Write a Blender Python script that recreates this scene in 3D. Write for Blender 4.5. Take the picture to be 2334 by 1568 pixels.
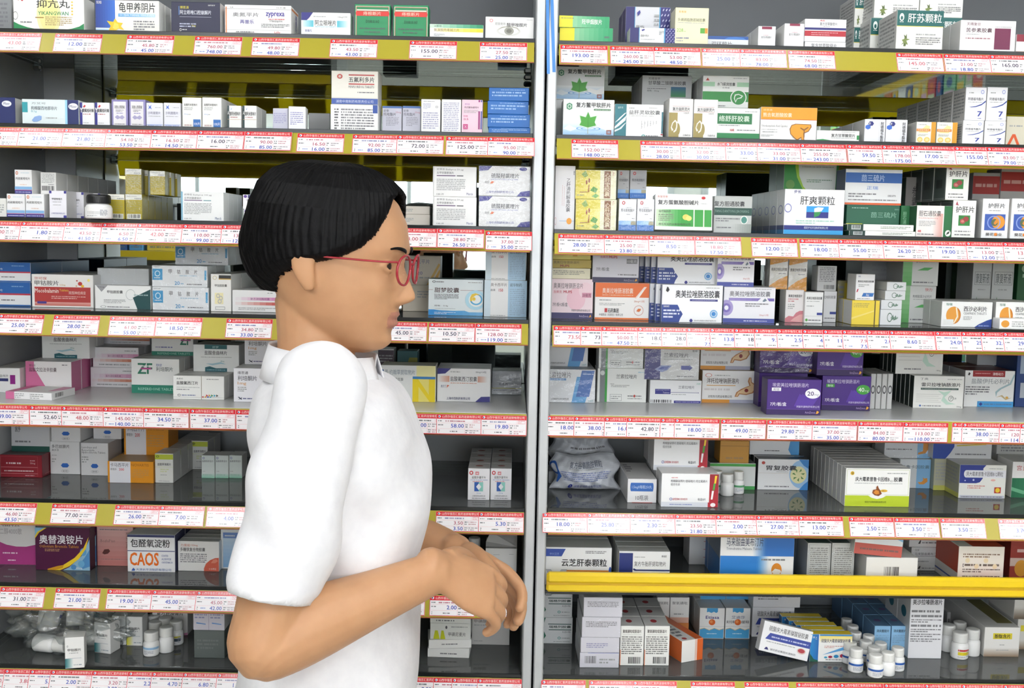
import bpy, bmesh, math, random
from mathutils import Vector, Matrix
sc = bpy.context.scene
for o in list(bpy.data.objects): bpy.data.objects.remove(o)
C = sc.collection

# ------------------------------------------------------------------ camera
FPX, CX, CY = 2424.0, 1167.0, 784.0
PITCH, ROLL = math.radians(5.58), math.radians(1.15)
DIST, EYE = 1.80, 1.45
cp, sp, cr, sr = math.cos(PITCH), math.sin(PITCH), math.cos(ROLL), math.sin(ROLL)
Fw = Vector((0, cp, -sp)); Up0 = Vector((0, sp, cp)); X0 = Vector((1, 0, 0))
Rc = X0 * cr + Up0 * sr
Uc = -X0 * sr + Up0 * cr
CAM = Vector((0, -DIST, EYE))
cd = bpy.data.cameras.new('camera'); cam = bpy.data.objects.new('camera', cd); C.objects.link(cam)
cd.sensor_fit = 'HORIZONTAL'; cd.sensor_width = 36; cd.lens = FPX / 2334 * 36; cd.clip_start = .05; cd.clip_end = 60
m3 = Matrix((Rc, Uc, -Fw)).transposed()
cam.matrix_world = Matrix.Translation(CAM) @ m3.to_4x4()
sc.camera = cam

# ------------------------------------------------------------------ view, world, ceiling lamps
sc.view_settings.view_transform = 'Standard'; sc.view_settings.look = 'None'
sc.view_settings.exposure = 0.38; sc.view_settings.gamma = 1; sc.view_settings.use_curve_mapping = False
sc.cycles.max_bounces = 7; sc.cycles.transparent_max_bounces = 20; sc.cycles.adaptive_threshold = .02
sc.cycles.caustics_reflective = False; sc.cycles.caustics_refractive = False
w = bpy.data.worlds.new('store_air'); sc.world = w; w.use_nodes = True
w.node_tree.nodes['Background'].inputs[0].default_value = (.93, .97, 1, 1)
w.node_tree.nodes['Background'].inputs[1].default_value = 0.55
LAMPS = [(-1.25, -1.0), (.62, -1.0), (2.4, -1.0), (-1.25, -2.5), (.62, -2.5), (2.4, -2.5), (-1.4, -4.6), (.9, -4.6), (-1.9, -6.2), (1.6, -6.2)]  # deep rows are added fill, except the mirrored lamp above the low packets
CEIL = 2.62

# ------------------------------------------------------------------ materials
def lin(h):
    h = h.lstrip('#')
    c = [int(h[i:i+2], 16) / 255 for i in (0, 2, 4)]
    return [x / 12.92 if x <= .04045 else ((x + .055) / 1.055) ** 2.4 for x in c]
NAMES = dict(W='f1f1ee', w='e2e2e0', K='202024', k='55555c', N='20246a', B='2a6fc0', G='1f8a50', R='c92f38', Y='ecc927', O='e58a1c', P='3d1a72', S='bfc2c4', g='8d9092', M='7d1a3c', T='146f78', L='a9d0e8', c='efe9cf', o='d9612a')
def hx(c): return NAMES.get(c, c)
MATS = {}
def mat(c, rough=.42, metal=0.0, spec=.5, tl=0):
    c = hx(c); key = (c, rough, metal, spec, tl)
    if key in MATS: return MATS[key]
    m = bpy.data.materials.new('colour_' + c); m.use_nodes = True
    b = m.node_tree.nodes['Principled BSDF']
    b.inputs['Base Color'].default_value = (*lin(c), 1)
    b.inputs['Roughness'].default_value = rough; b.inputs['Metallic'].default_value = metal
    b.inputs['Specular IOR Level'].default_value = spec
    if tl:
        nt = m.node_tree; t_ = nt.nodes.new('ShaderNodeBsdfTranslucent'); t_.inputs[0].default_value = (*lin(c), 1)
        mx = nt.nodes.new('ShaderNodeMixShader'); mx.inputs[0].default_value = tl
        nt.links.new(b.outputs[0], mx.inputs[1]); nt.links.new(t_.outputs[0], mx.inputs[2])
        nt.links.new(mx.outputs[0], nt.nodes['Material Output'].inputs[0])
    MATS[key] = m; return m
def emit(name, c, s):
    m = bpy.data.materials.new(name); m.use_nodes = True; nt = m.node_tree
    e_ = nt.nodes.new('ShaderNodeEmission'); e_.inputs[0].default_value = (*lin(c), 1); e_.inputs[1].default_value = s
    nt.links.new(e_.outputs[0], nt.nodes['Material Output'].inputs[0]); return m
def clear(name, tint, gl=.08, rough=.03, bump=0, ior=None, scale=60, haze=0):
    """tinted see-through sheet: transparent + glossy"""
    m = bpy.data.materials.new(name); m.use_nodes = True; nt = m.node_tree
    tr = nt.nodes.new('ShaderNodeBsdfTransparent'); tr.inputs[0].default_value = (*tint, 1)
    gs = nt.nodes.new('ShaderNodeBsdfGlossy'); gs.inputs['Roughness'].default_value = rough
    mx = nt.nodes.new('ShaderNodeMixShader')
    if ior:
        fr = nt.nodes.new('ShaderNodeFresnel'); fr.inputs[0].default_value = ior
        nt.links.new(fr.outputs[0], mx.inputs[0])
    else: mx.inputs[0].default_value = gl
    if bump:
        nz = nt.nodes.new('ShaderNodeTexNoise'); nz.inputs['Scale'].default_value = scale; nz.inputs['Detail'].default_value = 4
        tc = nt.nodes.new('ShaderNodeTexCoord'); nt.links.new(tc.outputs['Object'], nz.inputs['Vector'])
        bp = nt.nodes.new('ShaderNodeBump'); bp.inputs['Strength'].default_value = bump; bp.inputs['Distance'].default_value = .01
        nt.links.new(nz.outputs[0], bp.inputs['Height']); nt.links.new(bp.outputs[0], gs.inputs['Normal'])
    base = tr
    if haze:       # pale diffuse share mixed into the see-through part
        df = nt.nodes.new('ShaderNodeBsdfDiffuse'); df.inputs[0].default_value = (.62, .66, .66, 1); hz = nt.nodes.new('ShaderNodeMixShader'); hz.inputs[0].default_value = haze
        nt.links.new(tr.outputs[0], hz.inputs[1]); nt.links.new(df.outputs[0], hz.inputs[2]); base = hz
    nt.links.new(base.outputs[0], mx.inputs[1]); nt.links.new(gs.outputs[0], mx.inputs[2])
    nt.links.new(mx.outputs[0], nt.nodes['Material Output'].inputs[0]); return m
M_GLASS = clear('shelf_glass', (.80, .86, .84), ior=1.6, rough=.02, haze=.16)
M_WRAP = clear('clear_wrap', (.96, .965, .97), gl=.05, rough=.10, bump=.6, scale=38)
M_BAG = clear('plastic_bag', (.86, .88, .88), gl=.16, rough=.2, bump=1.0, scale=30, haze=.12)
M_MIRROR = mat('c4cfcb', .015, 1.0)
def noisy(name, c1, c2, scale, rough, bump=0, metal=0):
    m = bpy.data.materials.new(name); m.use_nodes = True; nt = m.node_tree; b = nt.nodes['Principled BSDF']
    tc = nt.nodes.new('ShaderNodeTexCoord'); nz = nt.nodes.new('ShaderNodeTexNoise'); nz.inputs['Scale'].default_value = scale; nz.inputs['Detail'].default_value = 5
    rp = nt.nodes.new('ShaderNodeValToRGB'); rp.color_ramp.elements[0].color = (*lin(c1), 1); rp.color_ramp.elements[1].color = (*lin(c2), 1)
    rp.color_ramp.elements[0].position = .3; rp.color_ramp.elements[1].position = .7
    nt.links.new(tc.outputs['Object'], nz.inputs['Vector']); nt.links.new(nz.outputs[0], rp.inputs[0]); nt.links.new(rp.outputs[0], b.inputs['Base Color'])
    b.inputs['Roughness'].default_value = rough; b.inputs['Metallic'].default_value = metal
    if bump:
        bp = nt.nodes.new('ShaderNodeBump'); bp.inputs['Strength'].default_value = bump; bp.inputs['Distance'].default_value = .004
        nt.links.new(nz.outputs[0], bp.inputs['Height']); nt.links.new(bp.outputs[0], b.inputs['Normal'])
    return m

# ------------------------------------------------------------------ mesh builder
class MB:
    def __init__(s): s.v = []; s.f = []; s.mi = []; s.ms = []
    def mid(s, m):
        if m not in s.ms: s.ms.append(m)
        return s.ms.index(m)
    def add(s, vs, fs, m):
        n = len(s.v); s.v.extend(vs); k = s.mid(m)
        for q in fs: s.f.append([i + n for i in q]); s.mi.append(k)
    def box(s, x0, x1, y0, y1, z0, z1, m, c=.0006, fm=None):
        """chamfered box; fm maps face (-y 'f', +y 'b', -x 'l', +x 'r', +z 't', -z 'd') to a material"""
        c = min(c, (x1-x0)*.3, (y1-y0)*.3, (z1-z0)*.3); fm = fm or {}
        X, Y, Z = (x0, x1), (y0, y1), (z0, z1); vs = []; idx = {}
        for i in (0, 1):
            for j in (0, 1):
                for k in (0, 1):
                    ax, ay, az = X[i], Y[j], Z[k]; sx, sy, sz = (c, -c)[i], (c, -c)[j], (c, -c)[k]
                    for a, q in ((0, (ax, ay+sy, az+sz)), (1, (ax+sx, ay, az+sz)), (2, (ax+sx, ay+sy, az))):
                        idx[i, j, k, a] = len(vs); vs.append(q)
        I = idx
        F = dict(l=[(0,1,1),(0,1,0),(0,0,0),(0,0,1)], r=[(1,0,1),(1,0,0),(1,1,0),(1,1,1)], f=[(0,0,0),(1,0,0),(1,0,1),(0,0,1)],
                 b=[(1,1,0),(0,1,0),(0,1,1),(1,1,1)], t=[(0,0,1),(1,0,1),(1,1,1),(0,1,1)], d=[(0,1,0),(1,1,0),(1,0,0),(0,0,0)])
        ax = dict(l=0, r=0, f=1, b=1, t=2, d=2)
        n = len(s.v); s.v.extend(vs)
        for k, q in F.items():
            s.f.append([n + I[(*p_, ax[k])] for p_ in q]); s.mi.append(s.mid(fm.get(k, m)))
        km = s.mid(m)
        for j in (0, 1):
            for k in (0, 1):
                s.f.append([n+I[0,j,k,1], n+I[1,j,k,1], n+I[1,j,k,2], n+I[0,j,k,2]]); s.mi.append(km)
                s.f.append([n+I[j,0,k,0], n+I[j,1,k,0], n+I[j,1,k,2], n+I[j,0,k,2]]); s.mi.append(km)
                s.f.append([n+I[j,k,0,0], n+I[j,k,1,0], n+I[j,k,1,1], n+I[j,k,0,1]]); s.mi.append(km)
        for i in (0, 1):
            for j in (0, 1):
                for k in (0, 1): s.f.append([n+I[i,j,k,0], n+I[i,j,k,1], n+I[i,j,k,2]]); s.mi.append(km)
    def lathe(s, prof, m, n=28, cx=0, cy=0, cz=0):
        vs = []; fs = []
        for r_, z in prof:
            for i in range(n):
                a = 2*math.pi*i/n; vs.append((cx + r_*math.cos(a), cy + r_*math.sin(a), cz + z))
        for k in range(len(prof)-1):
            for i in range(n): fs.append([k*n+i, k*n+(i+1)%n, (k+1)*n+(i+1)%n, (k+1)*n+i])
        fs.append(list(range(n))[::-1]); fs.append([(len(prof)-1)*n+i for i in range(n)])
        s.add(vs, fs, m)
    def mesh(s, name, smooth=False, recalc=False):
        me = bpy.data.meshes.new(name); me.from_pydata(s.v, [], s.f)
        for m in s.ms: me.materials.append(m)
        me.polygons.foreach_set('material_index', s.mi)
        if recalc:
            bm = bmesh.new(); bm.from_mesh(me); bmesh.ops.recalc_face_normals(bm, faces=bm.faces); bm.to_mesh(me); bm.free()
        if smooth: me.polygons.foreach_set('use_smooth', [True]*len(me.polygons))
        me.update(); return me
def obj(name, me, parent=None, loc=None, rz=0):
    o = bpy.data.objects.new(name, me); C.objects.link(o)
    if parent: o.parent = parent
    if loc is not None: o.location = loc
    if rz: o.rotation_euler = (0, 0, rz)
    return o
USED = {}
def tag(o, label, cat, group=None):
    o['label'] = label; o['category'] = cat
    if group: o['group'] = group
    return o
def struct(o): o['kind'] = 'structure'; return o
def empty(name, loc=(0, 0, 0), rz=0):
    o = bpy.data.objects.new(name, None); C.objects.link(o); o.location = loc; o.rotation_euler = (0, 0, rz); o.empty_display_size = .05; return o

# ------------------------------------------------------------------ lettering (flat outlines of real glyphs)
GL = {}
def glyphs(s, bold=0.0, sx=1):
    k = (s, bold)
    if k in GL: return GL[k]
    cu = bpy.data.curves.new('lettering', 'FONT'); cu.body = s; cu.resolution_u = 2 if len(s) < 9 else 1
    if '\n' in s: cu.align_x = 'CENTER'; cu.space_line = .95
    ob = bpy.data.objects.new('lettering', cu); me = bpy.data.meshes.new_from_object(ob)
    vs = [(v_.co.x, v_.co.y) for v_ in me.vertices]; fs = [list(p_.vertices) for p_ in me.polygons]
    bpy.data.objects.remove(ob); bpy.data.curves.remove(cu); bpy.data.meshes.remove(me)
    xs = [a for a, _ in vs] or [0, 1]; ys = [b_ for _, b_ in vs] or [0, 1]
    x0, x1, y0, y1 = min(xs), max(xs), min(ys), max(ys)
    if bold:      # heavier strokes: the outline again, nudged up and sideways
        n = len(vs); q = min(bold, .03)*1.5; base = list(fs)
        for j, (du, dv) in enumerate(((q, 0), (0, q*.8), (q, q*.8))):
            vs = vs + [(a+du, b_+dv) for a, b_ in vs[:n]]; fs = fs + [[i+n*(j+1) for i in p_] for p_ in base]
        x1 += q; y1 += q*.8
    nb_ = n if bold else len(vs)
    GL[k] = ([((a-x0)/max(x1-x0, 1e-6), (b_-y0)/max(y1-y0, 1e-6), i//max(nb_, 1)) for i, (a, b_) in enumerate(vs)], fs)
    return GL[k]
# print elements; u,v run 0..1 over the face, v upward
def r(u0, v0, u1, v1, c): return ('r', u0, v0, u1, v1, c)
def t(s, u0, v0, u1, v1, c='K', bold=0): return ('t', s, u0, v0, u1, v1, c, bold)
def vt(s, u0, v0, u1, v1, c='K', bold=0): return ('t', '\n'.join(s), u0, v0, u1, v1, c, bold)
def l(u0, v0, u1, v1, n, c='g'): return ('l', u0, v0, u1, v1, n, c)
def e(u, v_, ru, rv, c): return ('e', u, v_, ru, rv, c)
def p(c, *q): return ('p', c, q)
def b(u0, v0, u1, v1, c='K'): return ('b', u0, v0, u1, v1, c)
def f(u0, v0, u1, v1, th, c): return ('f', u0, v0, u1, v1, th, c)
def o_(u, v_, ru, rv, c, th=.2): return ('o', u, v_, ru, rv, c, th)
def g(u0, v0, u1, v1, c0, c1, ax='u', n=8): return ('g', u0, v0, u1, v1, c0, c1, ax, n)
def mixc(a, b_, k):
    a, b_ = hx(a), hx(b_); q = []
    for i in (0, 2, 4): q.append(int(int(a[i:i+2], 16)*(1-k) + int(b_[i:i+2], 16)*k + .5))
    return '%02x%02x%02x' % tuple(q)
def decals(mb, D, fn, w_, h_, seed=0, rough=.42, e0=.00008, de=.00006):
    """fn(u, v, lift) -> 3D point on the face"""
    rnd = random.Random(seed); lay = 0
    for d in D:
        lay += 1; z = e0 + de*lay; k = d[0]
        Q = lambda pts: [fn(min(max(a, .003), .997), min(max(b_, .004), .996), z) for a, b_ in pts]
        M = lambda c: mat(c, rough)
        def quad(u0, v0, u1, v1, c): mb.add(Q([(u0, v0), (u1, v0), (u1, v1), (u0, v1)]), [[0, 1, 2, 3]], M(c))
        if k == 'r': quad(*d[1:5], d[5])
        elif k == 'g':
            _, u0, v0, u1, v1, c0, c1, ax, n = d
            for i in range(n):
                a, b_ = i/n, (i+1)/n; cc = mixc(c0, c1, (i+.5)/n)
                if ax == 'u': quad(u0+(u1-u0)*a, v0, u0+(u1-u0)*b_, v1, cc)
                else: quad(u0, v0+(v1-v0)*a, u1, v0+(v1-v0)*b_, cc)
        elif k == 't':
            _, s, u0, v0, u1, v1, c, bo = d
            vs, fs = glyphs(s, bo); mb.add([fn(min(max(u0+(u1-u0)*a, .003), .997), min(max(v0+(v1-v0)*b_, .004), .996), z+de*.22*k_) for a, b_, k_ in vs], fs, M(c))
        elif k == 'l':
            _, u0, v0, u1, v1, n, c = d; ph = (v1-v0)/n; th = ph*.5; ch = th*h_/w_
            vs = []; fs = []
            for i in range(n):
                vv = v1 - ph*(i+.75); u = u0; end = u1 if i < n-1 or n == 1 else u0 + (u1-u0)*rnd.uniform(.45, .95)
                while u < end - ch*.5:
                    ln = min(ch*rnd.choice((.85, .9, 1.9, 2.8)), end-u); j = len(vs)
                    vs += [(u, vv), (u+ln, vv), (u+ln, vv+th), (u, vv+th)]; fs.append([j, j+1, j+2, j+3]); u += ln + ch*rnd.choice((.3, .35, .8))
            if vs: mb.add(Q(vs), fs, M(mixc(c, 'W', .25) if c not in ('W', 'w') else c))
        elif k == 'e':
            _, u, vv, ru, rv, c = d; mb.add(Q([(u+ru*math.cos(i*math.pi/14), vv+rv*math.sin(i*math.pi/14)) for i in range(28)]), [list(range(28))], M(c))
        elif k == 'o':
            _, u, vv, ru, rv, c, th = d
            pts = [(u+ru*q*math.cos(i*math.pi/14), vv+rv*q*math.sin(i*math.pi/14)) for q in (1, 1-th) for i in range(28)]
            mb.add(Q(pts), [[i, (i+1) % 28, 28+(i+1) % 28, 28+i] for i in range(28)], M(c))
        elif k == 'p': mb.add(Q(d[2]), [list(range(len(d[2])))], M(d[1]))
        elif k == 'b':
            _, u0, v0, u1, v1, c = d; n = 26; u = u0
            while u < u1:
                wd = (u1-u0)/n*rnd.choice((.5, .5, 1, 1.5)); quad(u, v0 + (v1-v0)*.16, min(u+wd, u1), v1, c); u += wd + (u1-u0)/n*rnd.choice((.5, .8, 1.2))
        elif k == 'f':
            _, u0, v0, u1, v1, th, c = d; tu = th; tv = th*w_/h_
            quad(u0, v0, u1, v0+tv, c); quad(u0, v1-tv, u1, v1, c); quad(u0, v0+tv, u0+tu, v1-tv, c); quad(u1-tu, v0+tv, u1, v1-tv, c)

# ------------------------------------------------------------------ bays and pixel helpers
TH = math.radians(-1.3)          # the second bay turns slightly away
def ray(px, py):
    d = Fw + Rc*((px-CX)/FPX) - Uc*((py-CY)/FPX); return d
def hit(bay, px, py, Y=None, z=None):
    d = ray(px, py); A = CAM.copy()
    if bay == 'R':
        R_ = Matrix.Rotation(-TH_R, 4, 'Z'); A = R_ @ (A - PIV); d = R_.to_3x3() @ d
    k = (Y - A.y)/d.y if Y is not None else (z - A.z)/d.z
    return A + d*k
def world(bay, q):
    q = Vector(q)
    return PIV + Matrix.Rotation(TH_R, 3, 'Z') @ q if bay == 'R' else q
PIV = Vector((0, 0, 0)); TH_R = 0
PIV = hit('L', 1240, 400, Y=0); PIV.z = 0; TH_R = math.radians(1.3)
def RZ(bay): return TH_R if bay == 'R' else 0
MIRR = .385
_sy = dict(L1=(600, 87), L2=(600, 303), L3=(600, 516.5), L4=(600, 727.5), L5=(600, 940.5), L6=(600, 1156.5), L7=(600, 1348.5), L8=(600, 1535),
           R1=(1800, 116), R2=(1800, 329), R3=(1800, 544), R4=(1800, 752.5), R5=(1800, 963), R6=(1800, 1175.5), R7=(1800, 1362), R8=(1800, 1554))
ZS = {k: hit(k[0], *q, Y=0).z + .0075 for k, q in _sy.items()}

# ------------------------------------------------------------------ the two cabinets
M_PANEL = noisy('panel_grey', 'bfc3c6', 'c9ccce', 3, .45)
M_BACK = noisy('back_grey', '606467', '6c7074', 2, .5)
M_DARK = noisy('dark_back', '9aa0a4', 'a6abae', 3, .4)
M_WHITEMETAL = noisy('white_steel_shelf', 'c3c4c5', 'cfd0d0', 5, .28)
M_ALU = noisy('brushed_post', 'b9bcbe', 'c6c9cb', 9, .36, metal=.35)
M_RAIL = mat('d8cb4a', .28, tl=.4); M_RAILB = mat('f2e45a', .3, tl=.92)
M_LIP = mat('9c5a34', .35)
M_BLACK = mat('15191a', .25)
M_CHROME = mat('c8cbce', .18, 1.0)
TILT = math.radians(24)
def cabinet(bay, label):
    root = empty('display_cabinet', (0, 0, 0) if bay == 'L' else tuple(PIV), RZ(bay))
    tag(root, label, 'cabinet')
    if bay == 'L': xa, xb = -.955, hit('L', 1236.5, 400, Y=0).x
    else: xa, xb = .0012, 1.42
    def part(name, bx, m, parent=root, **k):
        mb = MB(); mb.box(*bx, m, **k); return obj(name, mb.mesh(name), parent)
    pw = .0165
    top = ZS[bay+'1'] + .34
    x0, x1 = (xa, xb - pw) if bay == 'L' else (xa + pw, xb)
    # uprights / side panels
    if bay == 'L':
        part('side_panel', (xa-.018, xa, -.02, .40, 0, top), M_PANEL)
        part('upright', (xb-pw, xb, -.004, .045, 0, top), M_ALU, c=.002)
        part('side_panel', (xb-pw-.0004, xb-.0095, .0455, .40, 0, top), M_ALU, c=.001)
        part('panel_joint', (xa, xa+.003, .070, .078, ZS['L8'], top-.02), mat('8a8460', .4))
        part('mirror_frame', (xa, xa+.062, .383, .397, ZS['L5'], ZS['L1']+.07), M_PANEL)
    else:
        part('upright', (xa, xa+pw, -.004, .40, 0, top), M_ALU, c=.002)
        part('side_panel', (xb, xb+.018, -.02, .40, 0, top), M_PANEL)
    part('back_panel', (x0, x1, MIRR, .40, ZS[bay+'1']+.0705, top), M_BACK)
    part('mirror_panel', (x0 + (.062 if bay == 'L' else 0), x1, MIRR, .40, ZS[bay+'5'], ZS[bay+'1']+.07), M_MIRROR)
    part('lower_back_panel', (x0, x1, MIRR, .40, .1, ZS[bay+'5']-.0005), M_DARK)
    part('plinth', (x0, x1, .0, .384, 0, ZS[bay+'8']-.16), M_PANEL)
    part('cabinet_top', (x0, x1, -.004, .40, top-.02, top), M_PANEL)
    for k in range(1, 9):
        S = bay + str(k); z = ZS[S]
        if k == 5:
            sh = part('steel_shelf', (x0+.001, x1-.001, .0, MIRR-.001, z-.012, z), M_WHITEMETAL, c=.001)
        else:
            sh = part('glass_shelf', (x0+.001, x1-.001, .0035, MIRR-.001, z-.006, z), M_GLASS, c=.0008)
            part('edge_strip', (x0+.001, x1-.001, -.0005, .003, z-.0065, z+.0005), M_BLACK, parent=sh, c=.0005)
        for xx in (x0, x1):
            for yy in (.03, .34):
                if k == 5: continue
                mb = MB(); s_ = 1 if xx == x0 else -1
                mb.box(min(xx, xx+s_*.016), max(xx, xx+s_*.016), yy-.006, yy+.006, z-.018, z-.0065, M_CHROME, c=.003)
                obj('shelf_peg', mb.mesh('shelf_peg'), root)
        mb = MB(); L0, L1 = x0+.002, x1-.002
        zt = z - .0068
        if S == 'R7':
            mb.box(L0, L1, -.013, -.001, z+.001, z+.017, mat('e6c414', .3), c=.004)
            mb.box(L0, L1, -.016, -.001, z+.0172, z+.036, mat('e6c414', .3), c=.006)
            mb.box(L0, L1, -.0125, -.001, z+.0135, z+.021, mat('c99f10', .3), c=.001)
        else:
            tl_ = 0 if k == 5 else TILT; Lh = .0375
            dy, dz = -math.sin(tl_), -math.cos(tl_)
            yy0 = -.0015 if k == 5 else -.001
            zt2 = z - .001 if k == 5 else zt
            A = (yy0, zt2); Bq = (yy0+dy*Lh, zt2+dz*Lh); nx, nz = (-math.cos(tl_)*.0012, math.sin(tl_)*.0012)
            prof = [A, Bq, (Bq[0]+nx, Bq[1]+nz), (A[0]+nx, A[1]+nz)]
            vs = [(x, a, b_) for x in (L0, L1) for a, b_ in prof]
            mb.add(vs, [[0, 1, 2, 3], [7, 6, 5, 4], [1, 5, 6, 2], [2, 6, 7, 3], [3, 7, 4, 0]], M_RAIL); mb.add(vs, [[0, 4, 5, 1]], M_RAILB)
            mb.box(L0, L1, Bq[0]-.0034, Bq[0]+.0006, Bq[1]-.0010, Bq[1]+.0006, M_LIP, c=.0008)
        obj('label_rail', mb.mesh('label_rail'), sh)
    return root
cabinet('L', 'grey cabinet whose tilted yellow rails all face the walking person')
cabinet('R', 'grey cabinet with one bare bright yellow guard rail across a low shelf')

# ------------------------------------------------------------------ price tags
TW, THT = .0785, .0345
TAGM = dict(paper='f7f4f7', red='d8303c', pink='eeb4bc')
def price_tag(bay, S, px, prices, label, lift, k):
    z = ZS[S]; tl_ = 0 if S[1] == '5' else TILT
    zt = (z - .001 if S[1] == '5' else z - .0068)
    y0 = -.0015 if S[1] == '5' else -.001
    ym = y0 - math.sin(tl_)*.0186; zm = zt - math.cos(tl_)*.0186
    # pixel row of the tag centre, from the shelf line
    pl = hit(bay, px, 0, Y=ym)
    lo, hi = -400, 2200
    for _ in range(30):
        md = (lo+hi)/2
        if hit(bay, px, md, Y=ym).z > zm: lo = md
        else: hi = md
    x0 = hit(bay, px, lo, Y=ym).x
    mb = MB(); W2, H2 = TW/2, THT/2
    mb.box(-W2, W2, -.0002, .0002, -H2, H2, mat(TAGM['paper'], .16), c=.0001)
    fn = lambda u, v_, zz: (-W2+u*TW, -.0002-zz, -H2+v_*THT)
    D = [r(0, .77, 1, 1, TAGM['red']), r(0, 0, 1, .035, TAGM['red']), r(0, 0, .014, 1, TAGM['red']), r(.986, 0, 1, 1, TAGM['red']),
         t('山西华强百汇医药连锁有限公司', .13, .82, .95, .955, 'f6e4e4'), e(.07, .885, .028, .06, 'f4f0f2'), e(.062, .88, .014, .035, '3b5aa8'),
         r(.03, .565, .97, .575, TAGM['pink']), r(.03, .275, .97, .285, TAGM['pink']), r(.615, .04, .62, .57, TAGM['pink']),
         r(.78, .575, .784, .75, TAGM['pink']), f(.805, .60, .965, .755, .006, 'e79aa5'), l(.82, .62, .95, .74, 2, 'e07f8d'),
         l(.04, .62, .13, .72, 1, 'k'), l(.20, .6, .20+.3+.25*((k*37) % 10)/10, .73, 1, ['k', 'b5677a', '6a6aa0'][k % 3]), l(.04, .42, .15, .52, 1, 'k'), l(.05, .07, .075, .24, 2, 'k'),
         l(.635, .33, .70, .54, 2, 'k'), l(.72, .33, .72+.2*(.5+((k*13) % 7)/14), .54, 2, ['9a8f98', 'c08a94'][k % 2]), l(.635, .05, .70, .25, 2, 'k'), l(.72, .05, .93, .25, 2, ['9a8f98', 'c08a94'][(k+1) % 2])]
    cols = dict(b='3a4fb0', r='c4606c', k='4a3f56')
    P_ = [q for q in prices.split('/') if q]
    wd = lambda s: .062*len(s)-.03
    if len(P_) == 1:
        q = P_[0]; cc = cols.get(q[-1], cols['b']); q = q.rstrip('brk')
        D += [t(q, .60-wd(q), .335, .60, .53, cc, .012), l(.30, .10, .46, .2, 1, 'k')]
    elif len(P_) == 2:
        D += [t(P_[0], .60-wd(P_[0])*.92, .35, .60, .52, 'b05068', .01), t(P_[1], .60-wd(P_[1])*.95, .07, .60, .25, cols['b'], .012), l(.13, .10, .24, .22, 1, '8a9ad0')]
    decals(mb, D, fn, TW, THT, seed=k, rough=.16, e0=.00002, de=.00001)
    o = obj('price_tag', mb.mesh('price_tag'))
    nx, nz = -math.cos(tl_), math.sin(tl_); q = .0012 + .0006 + lift
    o.location = world(bay, (x0 + W2, ym + nx*q, zm + nz*q))
    o.rotation_euler = (-tl_, 0, RZ(bay))
    o.rotation_mode = 'XYZ'
    tag(o, label, 'price tag', 'price tags on the shelf rails')
ORD = 'first second third fourth fifth sixth seventh eighth ninth tenth eleventh twelfth thirteenth fourteenth fifteenth sixteenth'.split()
SHN = {1: 'top', 2: 'second', 3: 'third', 4: 'fourth', 5: 'fifth', 6: 'sixth', 7: 'seventh', 8: 'lowest'}
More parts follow.
